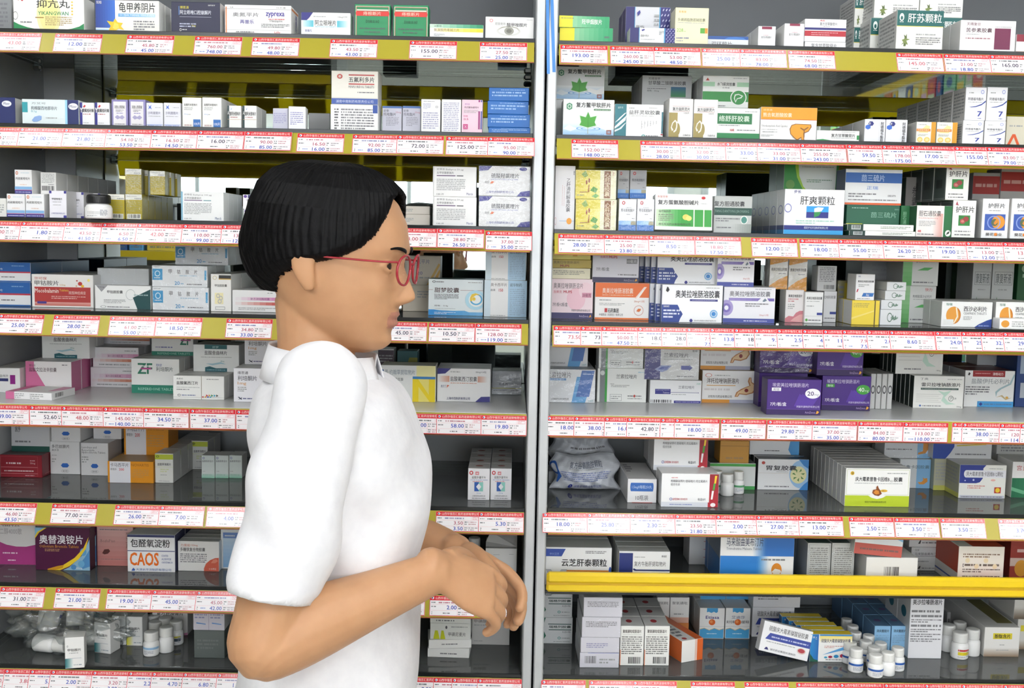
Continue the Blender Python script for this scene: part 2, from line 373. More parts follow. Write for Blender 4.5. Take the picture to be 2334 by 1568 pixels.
TAGS = dict(
 L1='-15:43.00r 124:12.00b 288:45.80/45.00 443:760.00/748.00 574:49.80/48.00 752:43.50/43.00 933:155.00k 1093:27.50/25.00',
 L2='-60:18.00r 42:21.00b 143:21.80b 241:54.10/53.50 345:16.50/14.50 450:16.00k 558:90.00/85.00 677:16.50/16.00 803:92.00/85.00 904:72.00k 1016:125.00k 1111:95.00/90.00',
 L3='-52:5.00r 46:1.80b 146:43.50/41.50 231:6.50/6.50 311:42.00r 415:110.00/99.00 505:135.00/126.00 612:88.00/86.00 720:24.00k 800:36.00k 890:18.00r 997:28.80/26.50 1106:37.00/35.00',
 L4='-6:25.00b 121:28.00b 249:61.00/55.00 355:18.50b 515:34.80/33.00 644:240.00/230.00 760:98.00k 868:45.00k 977:10.50k 1083:128.00/119.00',
 L5='-36:49.00b 68:52.60k 141:48.00r 236:145.00/140.00 328:34.50b 434:37.00b 539:68.00b 640:72.00b 740:56.00b 828:44.00b 910:62.00b 995:58.00b 1096:19.80b',
 L6='-21:46.00/43.50 117:77.00k 261:26.00b 362:7.00b 471:4.00b 580:9.80b 690:6.20b 790:8.40b 993:3.50/3.50 1090:5.30b',
 L7='-1:31.00k 125:21.00b 243:19.00b 345:45.00b 446:45.00/42.00 555:12.00b 660:15.00b 770:6.00b 866:3.00r 979:2.00b 1089:2.80b',
 L8='-40:60.00r 8:3.80r 66:5.30b 114:2.00b 209:3.20/3.00 291:2.20b 345:4.70b 416:6.80b 494:1.50b 600:3.60b 700:5.00b 800:4.40b 922:8.80b 987:3.20r 1029:35.00b 1087:9.00b',
 R1='1277:193.00b 1390:260.00/245.00 1489:53.00/48.50 1599:25.00b 1685:83.00/78.00 1796:74.50/68.00 2043:145.00r 2151:21.00/18.80 2255:165.00k',
 R2='1302:152.00/148.00 1459:30.00/28.00 1550:32.00/30.00 1652:33.00b 1724:33.00/31.00 1822:255.00/243.00 1929:59.50b 2008:178.00/175.00 2072:17.00b 2173:155.00b 2246:83.00/79.00',
 R3='1272:28.00b 1376:25.00/23.80 1477:8.50b 1583:18.80/17.50 1712:12.00b 1822:18.00b 1910:55.00b 2011:26.20b 2112:19.00b 2200:13.00/12.00 2284:13.00r',
 R4='1261:73.50r 1322:73.00k 1370:50.00/47.50 1452:18.00k 1506:28.00k 1563:7.90/7.50 1616:13.80b 1671:18.50k 1717:9.50b 1768:2.50b 1826:4.30b 1873:11.00b 1916:7.90/7.50 1972:2.00b 2023:8.60b 2127:24.00b 2186:25.50b 2230:32.00b 2280:29.00b',
 R5='1245:18.00b 1307:38.00b 1376:16.00b 1427:42.80k 1503:30.00b 1535:18.00b 1641:49.00b 1746:29.80b 1848:37.00/35.00 1952:84.00/80.00 2054:113.00/110.00 2168:68.00b 2190:38.00b 2275:120.00/114.00 2322:64.00b',
 R6='1236:18.00b 1337:25.80b 1435:2.30b 1537:23.50/21.80 1630:2.00b 1722:27.00b 1818:13.00b 1935:2.50b 2038:3.50b 2143:3.50b 2276:3.70b',
 R8='1233:6.50b 1342:10.00b 1441:11.80b 1574:22.00b 1697:9.60b 1815:15.20b 1913:8.00b 2014:7.70b 2106:12.60b 2190:3.90b 2285:4.60b')
kk = 0
for S, row in TAGS.items():
    lift = 0; prev = None
    for i, q in enumerate(row.split()):
        px, pr = q.split(':'); px = float(px); kk += 1
        lift = lift + .0005 if prev is not None and px - prev < 109 else 0
        bay = S[0]; shown = pr.split('/')[0].rstrip('brk'); n_ = len(row.split())
        o_ordinal = ORD[i] if i < len(ORD) else ['seventeenth', 'eighteenth', 'nineteenth'][i-16]
        lab = f"price tag reading {shown}, {o_ordinal} along the {SHN[int(S[1])]} rail of the {'yellow-guard' if bay == 'R' else 'partly hidden'} cabinet"
        price_tag(bay, S, px, pr, lab, lift, kk); prev = px

# ------------------------------------------------------------------ cartons
class Rec: pass
def lift_shaded_grey(q):  # mid greys of sides and tops hold painted shade; this lifts most of it
    h = hx(q); a = [int(h[i:i+2], 16) for i in (0, 2, 4)]
    return mixc(h, 'eaeae8', .72) if max(a)-min(a) < 24 and min(a) > 100 else q
NQ = {}
def c(S, x0, x1, y0, y1, Y, d, col, label, D=(), n=1, side=None, top=None, name='medicine_carton', on=None, rot=0, lean=0, roll=0, wrap=0, sup=0, dx=0, dz=0, TD=(), SD=None, step=0, cat='carton', extra=None):
    bay = S[0]; zb = on.top if on else ZS[S]; xm = (x0+x1)/2
    if Y is None: Y = on.Y if on else hit(bay, xm, y1, z=zb).y
    yb = y1 if y1 is not None else None
    if yb is None:
        lo, hi = -400, 2200
        for _ in range(30):
            md = (lo+hi)/2
            if hit(bay, xm, md, Y=Y).z > zb: lo = md
            else: hi = md
        yb = lo
    if sup:       # this one rests on a further carton of its own size that sits on the shelf
        z1 = hit(bay, xm, yb, Y=Y).z
        under = c(S, x0, x1, yb, None, Y, d, col, sup if isinstance(sup, str) else 'carton hidden below the ' + label, [l(.15, .3, .85, .6, 3)], side=side, top=top, name=name)
        zb = under.top
    ym = (y0+yb)/2
    xa = hit(bay, x0, ym, Y=Y).x; xb = hit(bay, x1, ym, Y=Y).x; zt = hit(bay, xm, y0, Y=Y).z
    up = bay + str(int(S[1])-1)
    if up in ZS: zt = min(zt, ZS[up]-.0135)
    xa = max(xa, -.953 if bay == 'L' else .0195); xb = min(xb, hit('L', 1236.5, 400, Y=0).x-.0175 if bay == 'L' else 1.418)
    d = min(d, MIRR-.003-Y)
    w_, h_ = xb-xa-.0006, max(zt-zb, .006)
    if rot: w_ = w_
    side = lift_shaded_grey(side or col); top = lift_shaded_grey(top or col)
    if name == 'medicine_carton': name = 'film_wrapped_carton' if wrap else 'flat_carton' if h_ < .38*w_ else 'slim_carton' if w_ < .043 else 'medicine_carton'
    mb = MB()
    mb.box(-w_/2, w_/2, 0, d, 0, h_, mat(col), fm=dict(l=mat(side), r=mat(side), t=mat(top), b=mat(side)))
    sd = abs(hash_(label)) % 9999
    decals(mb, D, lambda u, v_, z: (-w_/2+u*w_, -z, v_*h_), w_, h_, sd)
    if TD: decals(mb, TD, lambda u, v_, z: (-w_/2+u*w_, v_*d, h_+z), w_, d, sd+1)
    # tuck-flap seam on the top and print on the sides
    decals(mb, [r(.02, .06, .98, .06+.0006/d, mixc(top, 'k', .35))], lambda u, v_, z: (-w_/2+u*w_, v_*d, h_+z), w_, d, 0)
    if SD is None and hx(side) in (hx('W'), hx('w'), hx('S')) and h_ > .028 and d > .018: SD = [l(.14, .18, .86, .84, max(3, min(9, int(h_/.006))), 'g')]
    if SD:
        decals(mb, SD, lambda u, v_, z: (-w_/2-z, d-u*d, v_*h_), d, h_, sd+2)
        decals(mb, SD, lambda u, v_, z: (w_/2+z, u*d, v_*h_), d, h_, sd+3)
    me = mb.mesh(name)
    rec = Rec(); rec.top = zb+h_+.0003; rec.Y = Y; rec.x = (xa+xb)/2; rec.w = w_; rec.h = h_; rec.d = d
    st = step or d + .0012
    qlab = 'matching carton queued behind the ' + label
    for i in range(n):
        yy = Y + i*st
        if i and yy + d > MIRR - .004: break
        if i == 0: o = obj(name, me)
        else: o = first.copy(); C.objects.link(o)
        o.location = world(bay, ((xa+xb)/2 + dx*i, yy, zb + .0002 + dz*i + (d*math.sin(math.radians(-lean)) if lean < 0 else 0) + (w_/2*math.sin(math.radians(abs(roll))) if roll else 0)))
        o.rotation_euler = (math.radians(lean), math.radians(roll), RZ(bay) + math.radians(rot))
        if i == 0: tag(o, label, cat); first = o
        else: tag(o, qlab, cat, 'cartons queued behind the ' + label)
    rec.o = first
    if wrap:
        wm = MB(); q = .0016; nn = MB()
        wm.box(-w_/2-q, w_/2+q, -q, d+q, .0001, h_+q, M_WRAP, c=.0012)
        obj('clear_wrap', wm.mesh('clear_wrap'), first)
    return rec
def hash_(s):
    k = 7
    for ch in s: k = (k*131 + ord(ch)) % 1000003
    return k

# ================================================================== LEFT BAY
# ---- top shelf
c('L1', -20, 27, -4, 70, .06, .12, 'g', 'grey carton against the side wall, beside the green-footed box', [l(.3, .2, .8, .9, 6, 'k')], side='7a7c7e')
c('L1', 30, 192, -8, None, .012, .045, 'W', 'white carton with a curved green foot and pale yellow disc',
  [e(.5, .45, .17, .62, 'f3ebb0'), e(.5, .45, .13, .48, 'efe59a'), t('抑亢丸', .33, .66, .80, .90, 'K', .01), t('YIKANGWAN', .35, .45, .78, .56, 'G', .01),
   l(.45, .14, .83, .42, 5, 'a0803a'), r(.31, .36, .43, .39, 'a0803a'), p('G', (0, .24), (.08, .16), (.2, .08), (.35, .02), (.5, 0), (0, 0)), p('G', (1, .22), (.93, .13), (.82, .06), (.7, .02), (.6, 0), (1, 0)),
   p('R', (.09, .95), (.07, .85), (.1, .9), (.13, .84), (.16, .9), (.14, 1), (.1, 1)), o_(.03, .42, .035, .12, 'k', .1), l(.1, .2, .26, .27, 1, 'k')] + [e(.835, .84-.09*i, .012, .025, 'e2c23a') for i in range(5)], side='dcdcda')
c('L1', 217, 363, 1, None, .012, .03, 'f0efe9', 'white carton with blue panel and yellow flower',
  [g(0, .12, .31, 1, '17398f', '2f6fd0'), g(0, .02, .31, .12, '7fb6e8', 'W', 'v', 4), t('龟甲养阴片', .37, .62, .94, .93, 'K', .008), g(.36, .48, .94, .58, '5aa4dd', 'c3e0f2'), t('GUIJIA YANG YIN PIAN', .38, .49, .92, .565, 'W'),
   l(.6, .05, .93, .38, 4, 'k'), p('f2c91e', (.2, .02), (.24, .18), (.18, .34), (.28, .31), (.31, .42), (.35, .3), (.43, .28), (.40, .18), (.45, .06), (.36, .1), (.3, 0)), p('f7dc58', (.27, .12), (.3, .3), (.36, .24), (.37, .12), (.31, .07)), t('知柏', .02, .87, .1, .97, 'W')], n=3, side='d8d8d6')
c('L1', 390, 502, 5, None, .012, .03, '15173c', 'dark navy carton with white title and yellow word',
  [t('博思清', .18, .78, .36, .87, 'e4d43a'), t('阿立哌唑口腔崩解片', .18, .60, .82, .74, 'dfe2ee', .006), r(.17, .52, .82, .528, 'c8ccdc'), r(.155, .58, .165, .86, '5f8fd8'), l(.17, .18, .52, .34, 2, '9aa0c0'), t('5mg', .42, .20, .5, .27, 'd4c93a'), o_(.19, .11, .02, .045, 'W', .3), l(.225, .09, .32, .14, 1, 'W'), t('国药准字', .76, .88, .9, .92, 'W')], side='W', top='15173c')
c('L1', 512, 664, 12, None, .012, .06, 'f3f3f1', 'wide white carton with thin orange end stripe, purple lettering',
  [r(.012, 0, .03, .93, 'd8834a'), r(0, .86, 1, .868, 'k'), r(.0, .15, 1, .156, 'g'), t('奥氮平片', .12, .60, .51, .74, '4a4a58'), t('再普乐', .23, .36, .44, .50, '4a3a9a', .008), t('zyprexa', .62, .58, .90, .76, '43309a', .02), l(.66, .50, .9, .56, 1, 'R'), t('Olanzapine', .67, .41, .87, .52, 'k'), l(.55, .24, .98, .38, 3, 'k'), l(.17, .05, .45, .12, 1, 'k'), t('14 片/盒', .78, .89, .92, .95, 'k'), t('礼来', .08, .88, .13, .94, 'k'), t('Lilly', .75, .03, .84, .12, 'R')],
  side='eceae8', SD=[r(.05, .86, .95, .93, 'd8834a'), vt('再普乐', .55, .25, .8, .8, '43309a')])
c('L1', 686, 799, 29, None, .012, .03, 'f3f4f3', 'white carton with navy corner and two aqua blocks, shelf one',
  [p('2b2a80', (0, .6), (0, 1), (.24, 1), (.17, .78), (.09, .61)), g(0, .38, .25, .66, 'f3f4f3', '55bcd0'), g(.73, .38, .97, .66, '55bcd0', 'f3f4f3'), t('阿立哌唑片', .28, .44, .71, .68, 'K', .004), t('ARIPIPRAZOLE TABLETS', .28, .37, .71, .42, '5ab5cc'), l(.25, .79, .5, .86, 1, 'g'), t('10mg×7片', .75, .77, .94, .86, 'k'), t('安律凡', .08, .16, .22, .27, '4a4a9a')])
for q, (a, b_, w_) in enumerate(((808, 890, 'first'), (896, 977, 'second'))):
    c('L1', a, b_, 10+q*2, None, .012, .035, '218c58', w_ + ' of two tall green cartons with a red title bar',
      [f(.03, .0, .97, .94, .012, 'e9dcd0'), f(.05, .02, .95, .92, .008, 'c8402e'), r(.06, .80, .94, .84, 'e9dcd0'), r(.06, .64, .94, .79, 'd8362f'), e(.06, .715, .03, .075, 'd8362f'), e(.94, .715, .03, .075, 'd8362f'), t('痔根断片', .24, .66, .74, .775, 'e8d7c0'), t('【功能主治】', .32, .43, .68, .52, '14382a'), l(.14, .22, .86, .30, 1, '14382a'), l(.28, .11, .72, .19, 1, '14382a')], top='1f7a4e')
c('L1', 979, 1102, 56, None, .012, .03, 'f1f2f3', 'low carton banded green over yellow',
  [g(0, .74, 1, 1, 'd8ead8', '1f8f62'), g(0, .46, 1, .72, 'f1f2f3', 'f0d820'), t('泌斯坦', .08, .8, .22, .93, '2a5a48'), t('氨溴酸肉毒碱兰片', .08, .5, .55, .70, '8a6a20'), l(.08, .14, .28, .34, 3, 'g')], top='c9d6cc')
c('L1', 1106, 1217, 39, None, .012, .03, 'f0f0ef', 'white carton printed with one grey eye',
  [e(.48, .38, .25, .22, 'dcdcd8'), e(.48, .38, .2, .15, 'f6f6f4'), e(.49, .38, .1, .17, '9a9a90'), e(.49, .38, .055, .09, '6f6f66'), p('b5b3aa', (.24, .4), (.34, .56), (.5, .61), (.66, .54), (.72, .36), (.64, .5), (.5, .56), (.35, .51)), t('醋甲唑胺片', .44, .57, .86, .74, 'K', .004), t('尼目克司', .2, .63, .41, .75, '8a8a88'), o_(.12, .83, .035, .075, 'd06a6a', .3), r(.75, 0, .95, .05, 'd8d32a'), l(.85, .86, .97, .9, 1, 'g')])
# ---- second shelf
c('L2', -16, 35, 222, None, .03, .045, '1d2a66', 'navy carton by the side wall with a white oval', [e(.62, .77, .22, .11, 'eef0f6'), t('Pfizer', .48, .73, .76, .82, '1d2a66')], side='d9dcdc')
c('L2', 50, 180, 227, None, .016, .035, 'e3eef0', 'pale aqua carton with teal square and blue tablet',
  [r(0, .48, .10, .88, '2f9aa4'), r(.76, 0, .80, 1, '9cd3ec'), r(.80, 0, 1, 1, '1d2a66'), t('枸橼酸西地那非片', .16, .58, .62, .73, '4a5560'), t('万艾可', .17, .80, .42, .88, '7a848c'), t('0.1g', .16, .47, .26, .56, '5fb3c4'), p('8fb0e2', (.17, .17), (.22, .31), (.30, .36), (.345, .34), (.34, .2), (.27, .12), (.2, .11)), l(.42, .24, .63, .31, 1, 'g'), e(.905, .74, .085, .13, 'eef0f6'), t('Pfizer', .84, .69, .97, .79, '1d2a66')])
for q, (a, b_) in enumerate(((182, 215), (216, 250))):
    c('L2', a, b_, 234, None, .016, .03, 'f0f0f2', ('small white carton with purple left edge, beside pale aqua carton', 'small white carton with purple left edge, beside lavender-framed carton')[q],
      [r(0, 0, .17, 1, '2c2a86'), t('盐酸氟桂利嗪', .02, .58, .97, .74, 'K', .02), t('Y', .0, .56, .2, .78, 'W', .03), l(.22, .46, .75, .54, 1, 'a04848'), p('R', (.22, .8), (.32, .9), (.42, .86), (.32, .78)), l(.22, .1, .6, .15, 1)])
for q, (a, b_) in enumerate(((254, 292), (293.5, 332))):
    c('L2', a, b_, 227, None, .016, .035, '8d86b8', ('first', 'second')[q] + ' of the twin cartons in a lavender frame', [r(.11, .02, .88, .92, 'e9e6ea'), t('消旋山莨菪碱', .18, .66, .8, .78, 'K', .01), l(.26, .54, .74, .63, 2, 'k'), l(.3, .46, .7, .52, 1, '7a74b0'), p('a9a4c8', (.2, .34), (.35, .42), (.5, .36), (.65, .42), (.8, .34), (.65, .26), (.5, .3), (.35, .26)), l(.18, .06, .82, .11, 1, 'k')])
for q, (a, b_) in enumerate(((333, 371.5), (373, 412))):
    c('L2', a, b_, 234.5, None, .016, .035, 'e6e6f0', ('first', 'second')[q] + ' of the twin lilac-white cartons with blue flower mark',
      [p('4a72d0', (.12, .92), (.22, .84), (.32, .92), (.28, .82), (.34, .72), (.22, .78), (.12, .72), (.18, .82)), l(.55, .78, .9, .83, 1), t('沙利度胺片', .1, .52, .86, .64, '4a4a72'), l(.12, .42, .85, .47, 1), r(0, .0, 1, .02, '6a8fd8'), t('常州制药厂有限公司', .1, .035, .9, .08, '4a72d0'), r(0, .095, 1, .108, '6a8fd8')])
for q, (a, b_) in enumerate(((415, 459), (460.5, 505))):
    c('L2', a, b_, 222.5, None, .016, .05, 'f0f0ec', ('first', 'second')[q] + ' of the tall white cartons with a blue corner square',
      [t('盐酸阿米替林片', .10, .72, .8, .80, 'K', .012), l(.10, .58, .56, .69, 3), t('25mg', .1, .42, .3, .47, '7a9ad0'), l(.32, .42, .44, .46, 1), r(.58, .01, .96, .28, '2a6cb8'), t('100片', .62, .08, .94, .19, 'e6eef6'), t('湖南省', .1, .06, .5, .11, 'a86060')], n=2 if q else 1)
for q, (a, b_) in enumerate(((518, 550), (553, 585))):
    c('L2', a, b_, 241, None, .016, .035, 'f0f0ee', ('first', 'second')[q] + ' of the short white cartons edged in dark teal',
      [r(0, 0, .13, 1, '1f3a3c'), t('盐酸阿米替林片', .02, .56, .96, .74, 'K', .016), t('人', .0, .6, .14, .76, 'W', .03), l(.2, .46, .75, .53, 1, 'a04848'), p('5a8fd0', (.18, .92), (.26, .84), (.34, .92), (.28, .8)), r(0, .40, 1, .412, 'c9a878')], n=2 if q else 1)
rr = c('L2', 621, 657, 247, None, .024, .035, 'cfcfe0', 'open lilac carton in shadow beside the white text-covered carton', [l(.06, .3, .9, .8, 6, '8f8fc0')], rot=-6)
c('L2', 657.5, 697, 243, None, .014, .035, 'eeeef4', 'white carton of blue small print with a blue bottom line', [l(.1, .2, .85, .78, 7, '7a7ab4'), r(0, 0, 1, .03, '5a86c8')], rot=5)
c('L2', 703, 752, 258, None, .15, .06, 'b4b6b8', 'low grey carton at the mirror behind the shelf edge', [l(.2, .25, .5, .36, 1, 'k')])
q0 = c('L2', 753, 862, 238.5, None, .014, .05, 'f0f0ef', 'white carton of small print carrying the red-lined carton', [l(.08, .04, .17, .86, 8, 'K'), l(.22, .04, .92, .86, 8, 'k'), r(.89, .68, .99, .99, '2a4c9c')])
c('L2', 755, 862, 162, 237, None, .05, 'ece9e0', 'cream carton with title between red lines, blue foot',
  [r(0, 0, 1, .175, '3d5ba8'), t('湖南中南制药有限责任公司', .10, .04, .9, .13, 'c9d2e8'), t('五氟利多片', .37, .66, .92, .82, 'K', .012), r(.37, .86, .92, .895, 'b83a3a'), r(.37, .59, .92, .625, 'b83a3a'), t('PENFLURIDOL TABLETS', .37, .49, .92, .56, 'k'), l(.56, .33, .92, .39, 1, 'k'), o_(.18, .83, .06, .07, 'c05048', .5), l(.12, .815, .24, .845, 1, 'c05048'), r(0, .19, 1, .2, 'd8d4cc')], on=q0)
for q, (a, b_) in enumerate(((871, 916), (917, 959))):
    c('L2', a, b_, 242, None, .03, .04, 'c4c4d2', ('first', 'second')[q] + ' of the twin grey-lilac cartons with a blue top', [r(0, .92, 1, 1, '3f68a8'), t('妥泰', .06, .78, .34, .87, '4a4a5a'), t('25mg', .68, .72, .96, .8, 'b87088'), t('托吡酯片', .06, .63, .7, .75, '3a3a4a'), l(.2, .25, .85, .6, 6, '7a7a8c'), l(.1, .02, .9, .07, 1, 'k')])
c('L2', 959.5, 1004, 226.5, None, .014, .035, 'ececec', 'white print-covered carton beside the grey-lilac twin', [l(.12, .92, .7, .95, 1, 'k'), l(.1, .7, .5, .88, 5, '8a8ab0'), l(.1, .1, .9, .62, 8, '8a8ab0'), f(.75, .74, .87, .8, .02, 'g')], n=2)
c('L2', 1006, 1051, 227, None, .014, .035, 'f0f0f0', 'white print-covered carton beside the pink carton', [l(.1, .05, .9, .92, 16, '8a8ab0')], n=2)
c('L2', 1052, 1100, 227.5, None, .014, .035, 'e9c9d8', 'pink carton with paired purple and blue bars', [r(0, 0, .02, 1, 'f3e4ea'), t('德巴金', .14, .84, .38, .89, '9a5ab0'), t('丙戊酸钠缓释片', .12, .74, .82, .8, '4a3048'), l(.1, .6, .8, .7, 3), t('0.5', .1, .39, .32, .45, 'c03a78'), l(.1, .48, .3, .54, 1, 'c03a78'), r(.80, .12, .88, .66, '9a3a78'), r(.915, .12, .975, .66, '3a4a98'), r(.80, .93, .88, .99, '9a3a78'), r(.915, .93, .975, .99, '3a4a98'), f(.08, .12, .3, .27, .05, 'c84a88'), o_(.19, .195, .06, .04, 'c84a88', .4)])
pv = None
for q, (y0, y1) in enumerate(((291, 307), (261, 290), (231, 260.5), (200.5, 230))):
    pv = c('L2', 1111 + (2, 0, 0, 3)[q], 1209 - (0, 1, 4, 3)[q], y0, y1 if pv else None, .016, .05, '1a66b4', ('lowest', 'second lowest', 'second highest', 'highest')[q] + ' carton of the solid blue stack', [l(.08, .3, .92, .75, 2, '6f9fd6'), l(.3, .78, .9, .9, 1, '5f93d0')], top='2a70b8', on=pv, rot=(0, 0, 2, -2)[q])
# ---- third shelf
c('L3', -14, 15, 452, None, .02, .04, 'e4e4e0', 'pale carton touching the cabinet side, third shelf', [l(.2, .2, .8, .7, 4)])
def blb(a, b_, y0, lab, on=None, n=1, Y=.018):
    return c('L3', a, b_, y0, None, Y, .04, 'eeeef0', lab, [o_(.14, .86, .07, .07, 'd0784a', .5), l(.36, .85, .85, .89, 1, '9ac4d8'), t('丙硫氧嘧啶片', .06, .58, .9, .69, 'K'), l(.3, .36, .7, .41, 1, 'e0a888'), r(0, .17, 1, .3, '86b4e0'), r(0, .145, 1, .17, 'd07a8a'), r(0, 0, 1, .145, '3a3a8c'), l(.06, .04, .94, .1, 1, 'c0c0dc')], on=on, n=n)
q1 = blb(15, 57, 442, 'blue-banded white carton, bottom of pair nearest side wall')
q2 = blb(58, 101, 442, 'blue-banded white carton beside the purple-cornered carton', n=3)
blb(33, 73, 387, 'blue-banded white carton riding on the two others', on=q1)
c('L3', 92, 128, 393, 440, .03, .045, 'e6e6e4', 'white barcode-ended carton heading the upper grey row', [l(.08, .5, .9, .95, 7), b(.1, .12, .9, .38), l(.5, .42, .9, .47, 1, 'k')], on=q2, n=6)
c('L3', 112, 152, 435, None, .016, .042, 'ecebf2', 'white carton with purple top corners, beside capped jar', [r(0, .9, .14, 1, '3a368e'), r(.86, .9, 1, 1, '3a368e'), r(.82, 0, 1, .1, '3a368e'), t('甲硫咪唑片', .16, .66, .76, .74, 'K', .008), l(.2, .57, .72, .61, 1), l(.22, .46, .7, .5, 1), t('上海医药股份有限公司', .1, .15, .88, .2, '4a4a9a')], n=3, dx=.012)
def oli(a, b_, y0, lab, on=None, n=1, Y=.016, rot=0, roll=0):
    return c('L3', a, b_, y0, None, Y, .032, 'ab9a20', lab, [r(0, .78, 1, 1, 'e6e6dc'), l(.1, .9, .7, .94, 1), t('甲巯咪唑', .55, .80, .96, .86, 'k'), l(.08, .3, .9, .74, 5, '867a18')] + ([] if on else [r(.1, .02, .92, .22, 'e6e6dc'), b(.16, .03, .88, .2)]), on=on, n=n, rot=rot, roll=roll, side='948618', wrap=n > 1)
o1 = oli(246, 284.5, 443, 'olive carton with a barcode, beside the capped jar'); o2 = oli(285.5, 324, 443, 'olive carton with barcode beside white hormone boxes', n=5)
oli(286, 322, 385, 'tilted olive carton on top, its label turned aside', on=o1, rot=9, Y=.03, n=2); oli(342, 376, 390, 'second olive carton on top, close to the bright window', on=o2, Y=.035, rot=5, n=3)
c('L3', 412, 510, 437.5, None, .014, .03, 'eff0f0', 'white carton with blue left edge and purple-teal bars', [r(0, 0, .045, 1, '7fb0c8'), t('优甲乐 Euthyrox 100 µg', .08, .85, .72, .93, '5a5a60'), t('左甲状腺素钠片', .08, .74, .48, .82, '5a5a60'), r(.08, .69, .5, .715, '6a4a78'), r(.53, .69, .71, .715, '4a8a94'), l(.08, .22, .72, .62, 8), t('100 片', .08, .05, .25, .1, 'k'), t('Merck', .8, .05, .95, .14, '5a6a90')], n=4)
z0 = c('L3', 555, 613, 478, None, .014, .03, 'f0eef2', 'lower white carton with purple square and magenta block', [e(.1, .87, .07, .1, '5a3a90'), r(.2, .76, .72, .98, '2c2a68'), t('甲磺酸溴隐亭片', .16, .52, .86, .7, 'k'), r(.44, .05, 1, .34, 'b83a94'), t('30', .66, .1, .8, .28, 'f0c8e4')], n=3)
c('L3', 553, 612, 444, 477, None, .03, 'f0eef2', 'upper white carton with purple square and magenta block', [e(.1, .87, .07, .1, '5a3a90'), r(.2, .76, .72, .98, '2c2a68'), t('甲磺酸溴隐亭片', .16, .52, .86, .7, 'k'), r(.44, .05, 1, .34, 'b83a94'), t('30', .66, .1, .8, .28, 'f0c8e4')], on=z0, n=3)
c('L3', 654, 690, 428, None, .12, .05, 'e4e6ea', 'teal-topped white carton, nearer the magenta-block cartons', [r(0, .82, 1, 1, '2a6a86')])
c('L3', 692, 728, 428, None, .12, .05, 'e4e6ea', 'teal-topped white carton partly behind the dark hair', [r(0, .82, 1, 1, '2a6a86')])
c('L3', 655, 742, 470, None, .02, .05, '8f7a30', 'brown-gold carton mostly behind the dark hair', [l(.1, .2, .9, .8, 5, 'k')])
cb = c('L3', 905, 980, 489, None, .05, .05, 'ddd6cc', 'lower cream carton just past the face', [l(.1, .3, .5, .7, 3)], n=2)
c('L3', 905, 980, 470, 488, None, .05, 'ddd6cc', 'upper cream carton just past the face', [l(.1, .3, .5, .7, 2)], on=cb, n=2)
def eu(y0, lab, on=None):
    return c('L3', 986, 1086, y0, None, .014, .04, 'eeeeee', lab, [r(0, 0, .03, 1, 'd0d0d0'), t('优甲乐 Euthyrox 50 µg', .09, .86, .7, .94, 'k'), t('左甲状腺素钠片', .09, .75, .48, .83, '4a4a50'), r(.09, .68, .52, .71, '5a3a68'), r(.55, .68, .7, .71, '4a4a50'), l(.09, .2, .75, .6, 7), t('100 片', .09, .05, .26, .11, 'k'), t('Merck', .78, .06, .93, .14, '5a5a90')], on=on)
e1 = eu(449, 'lower grey-edged white carton with purple-grey bars'); eu(380, 'upper grey-edged white carton with purple-grey bars', e1)
def wr(y0, lab, on=None):
    return c('L3', 1091, 1209, y0, None, .014, .05, 'e9e9e9', lab, [p('3b3a8e', (0, .82), (0, 1), (.26, 1), (.18, .86)), p('3b3a8e', (1, 0), (1, .2), (.82, .16), (.74, 0)), e(.86, .91, .075, .06, '3b3a8e'), t('硫酸羟氯喹片', .24, .6, .78, .76, '3a3a44', .006), t('HYDROXYCHLOROQUINE', .24, .53, .76, .58, '6a6ab0'), t('纷乐', .12, .42, .2, .5, '7a7a80'), p('e0703a', (.22, .42), (.25, .5), (.3, .48), (.27, .42)), t('上海中西制药有限公司', .14, .1, .68, .18, '3a3a90')], on=on, wrap=1)
w1 = wr(448, 'lower shrink-wrapped white carton with navy corners'); wr(379, 'upper shrink-wrapped white carton with navy corners', w1)
# ---- fourth shelf
def blw(y0, lab, on=None):
    return c('L4', -26, 70, y0, None, .085, .13, 'e9eaee', lab, [r(0, .53, 1, 1, '1f5fa8'), r(0, .46, 1, .53, 'b83048'), r(0, 0, 1, .06, '1f5fa8'), l(.3, .2, .62, .3, 1, 'k'), l(.55, .78, .85, .86, 1, '5a90c8'), t('片', .25, .6, .34, .7, 'W')], side='27598f', top='2f5f90', on=on, n=2)
bb = blw(643, 'lower blue-over-white carton by the side wall'); blw(598, 'upper blue-over-white carton by the side wall', bb)
mb_ = c('L4', 72, 213, 626, 701, .075, .06, 'f3f1ee', 'white carton with large brick-red panel and red dots',
  [r(.045, .16, .955, .62, 'b43a38'), g(.045, .05, .955, .16, 'c86a60', 'e0a8a0', 'v', 4), t('弥可保', .05, .83, .25, .92, 'c04a40'), t('甲钴胺片', .05, .66, .44, .81, 'K'), t('0.5mg', .46, .65, .55, .71, 'd0a030'), t('Mecobalamin', .05, .44, .44, .57, 'efd8d0', .02), t('Tablets', .45, .49, .6, .56, 'e8c040'), t('周围神经病变', .6, .40, .88, .5, 'efd0c8'), l(.32, .25, .88, .36, 2, 'dc9a90'), e(.79, .73, .035, .06, 'c03a34'), e(.83, .66, .025, .04, 'ecc030'), e(.74, .82, .014, .02, 'c03a34'), e(.73, .66, .014, .02, 'd8a070'), e(.93, .84, .02, .04, 'f0e070'), r(.09, .11, .24, .18, '4a3a88')], top='c9c8c6', n=3)
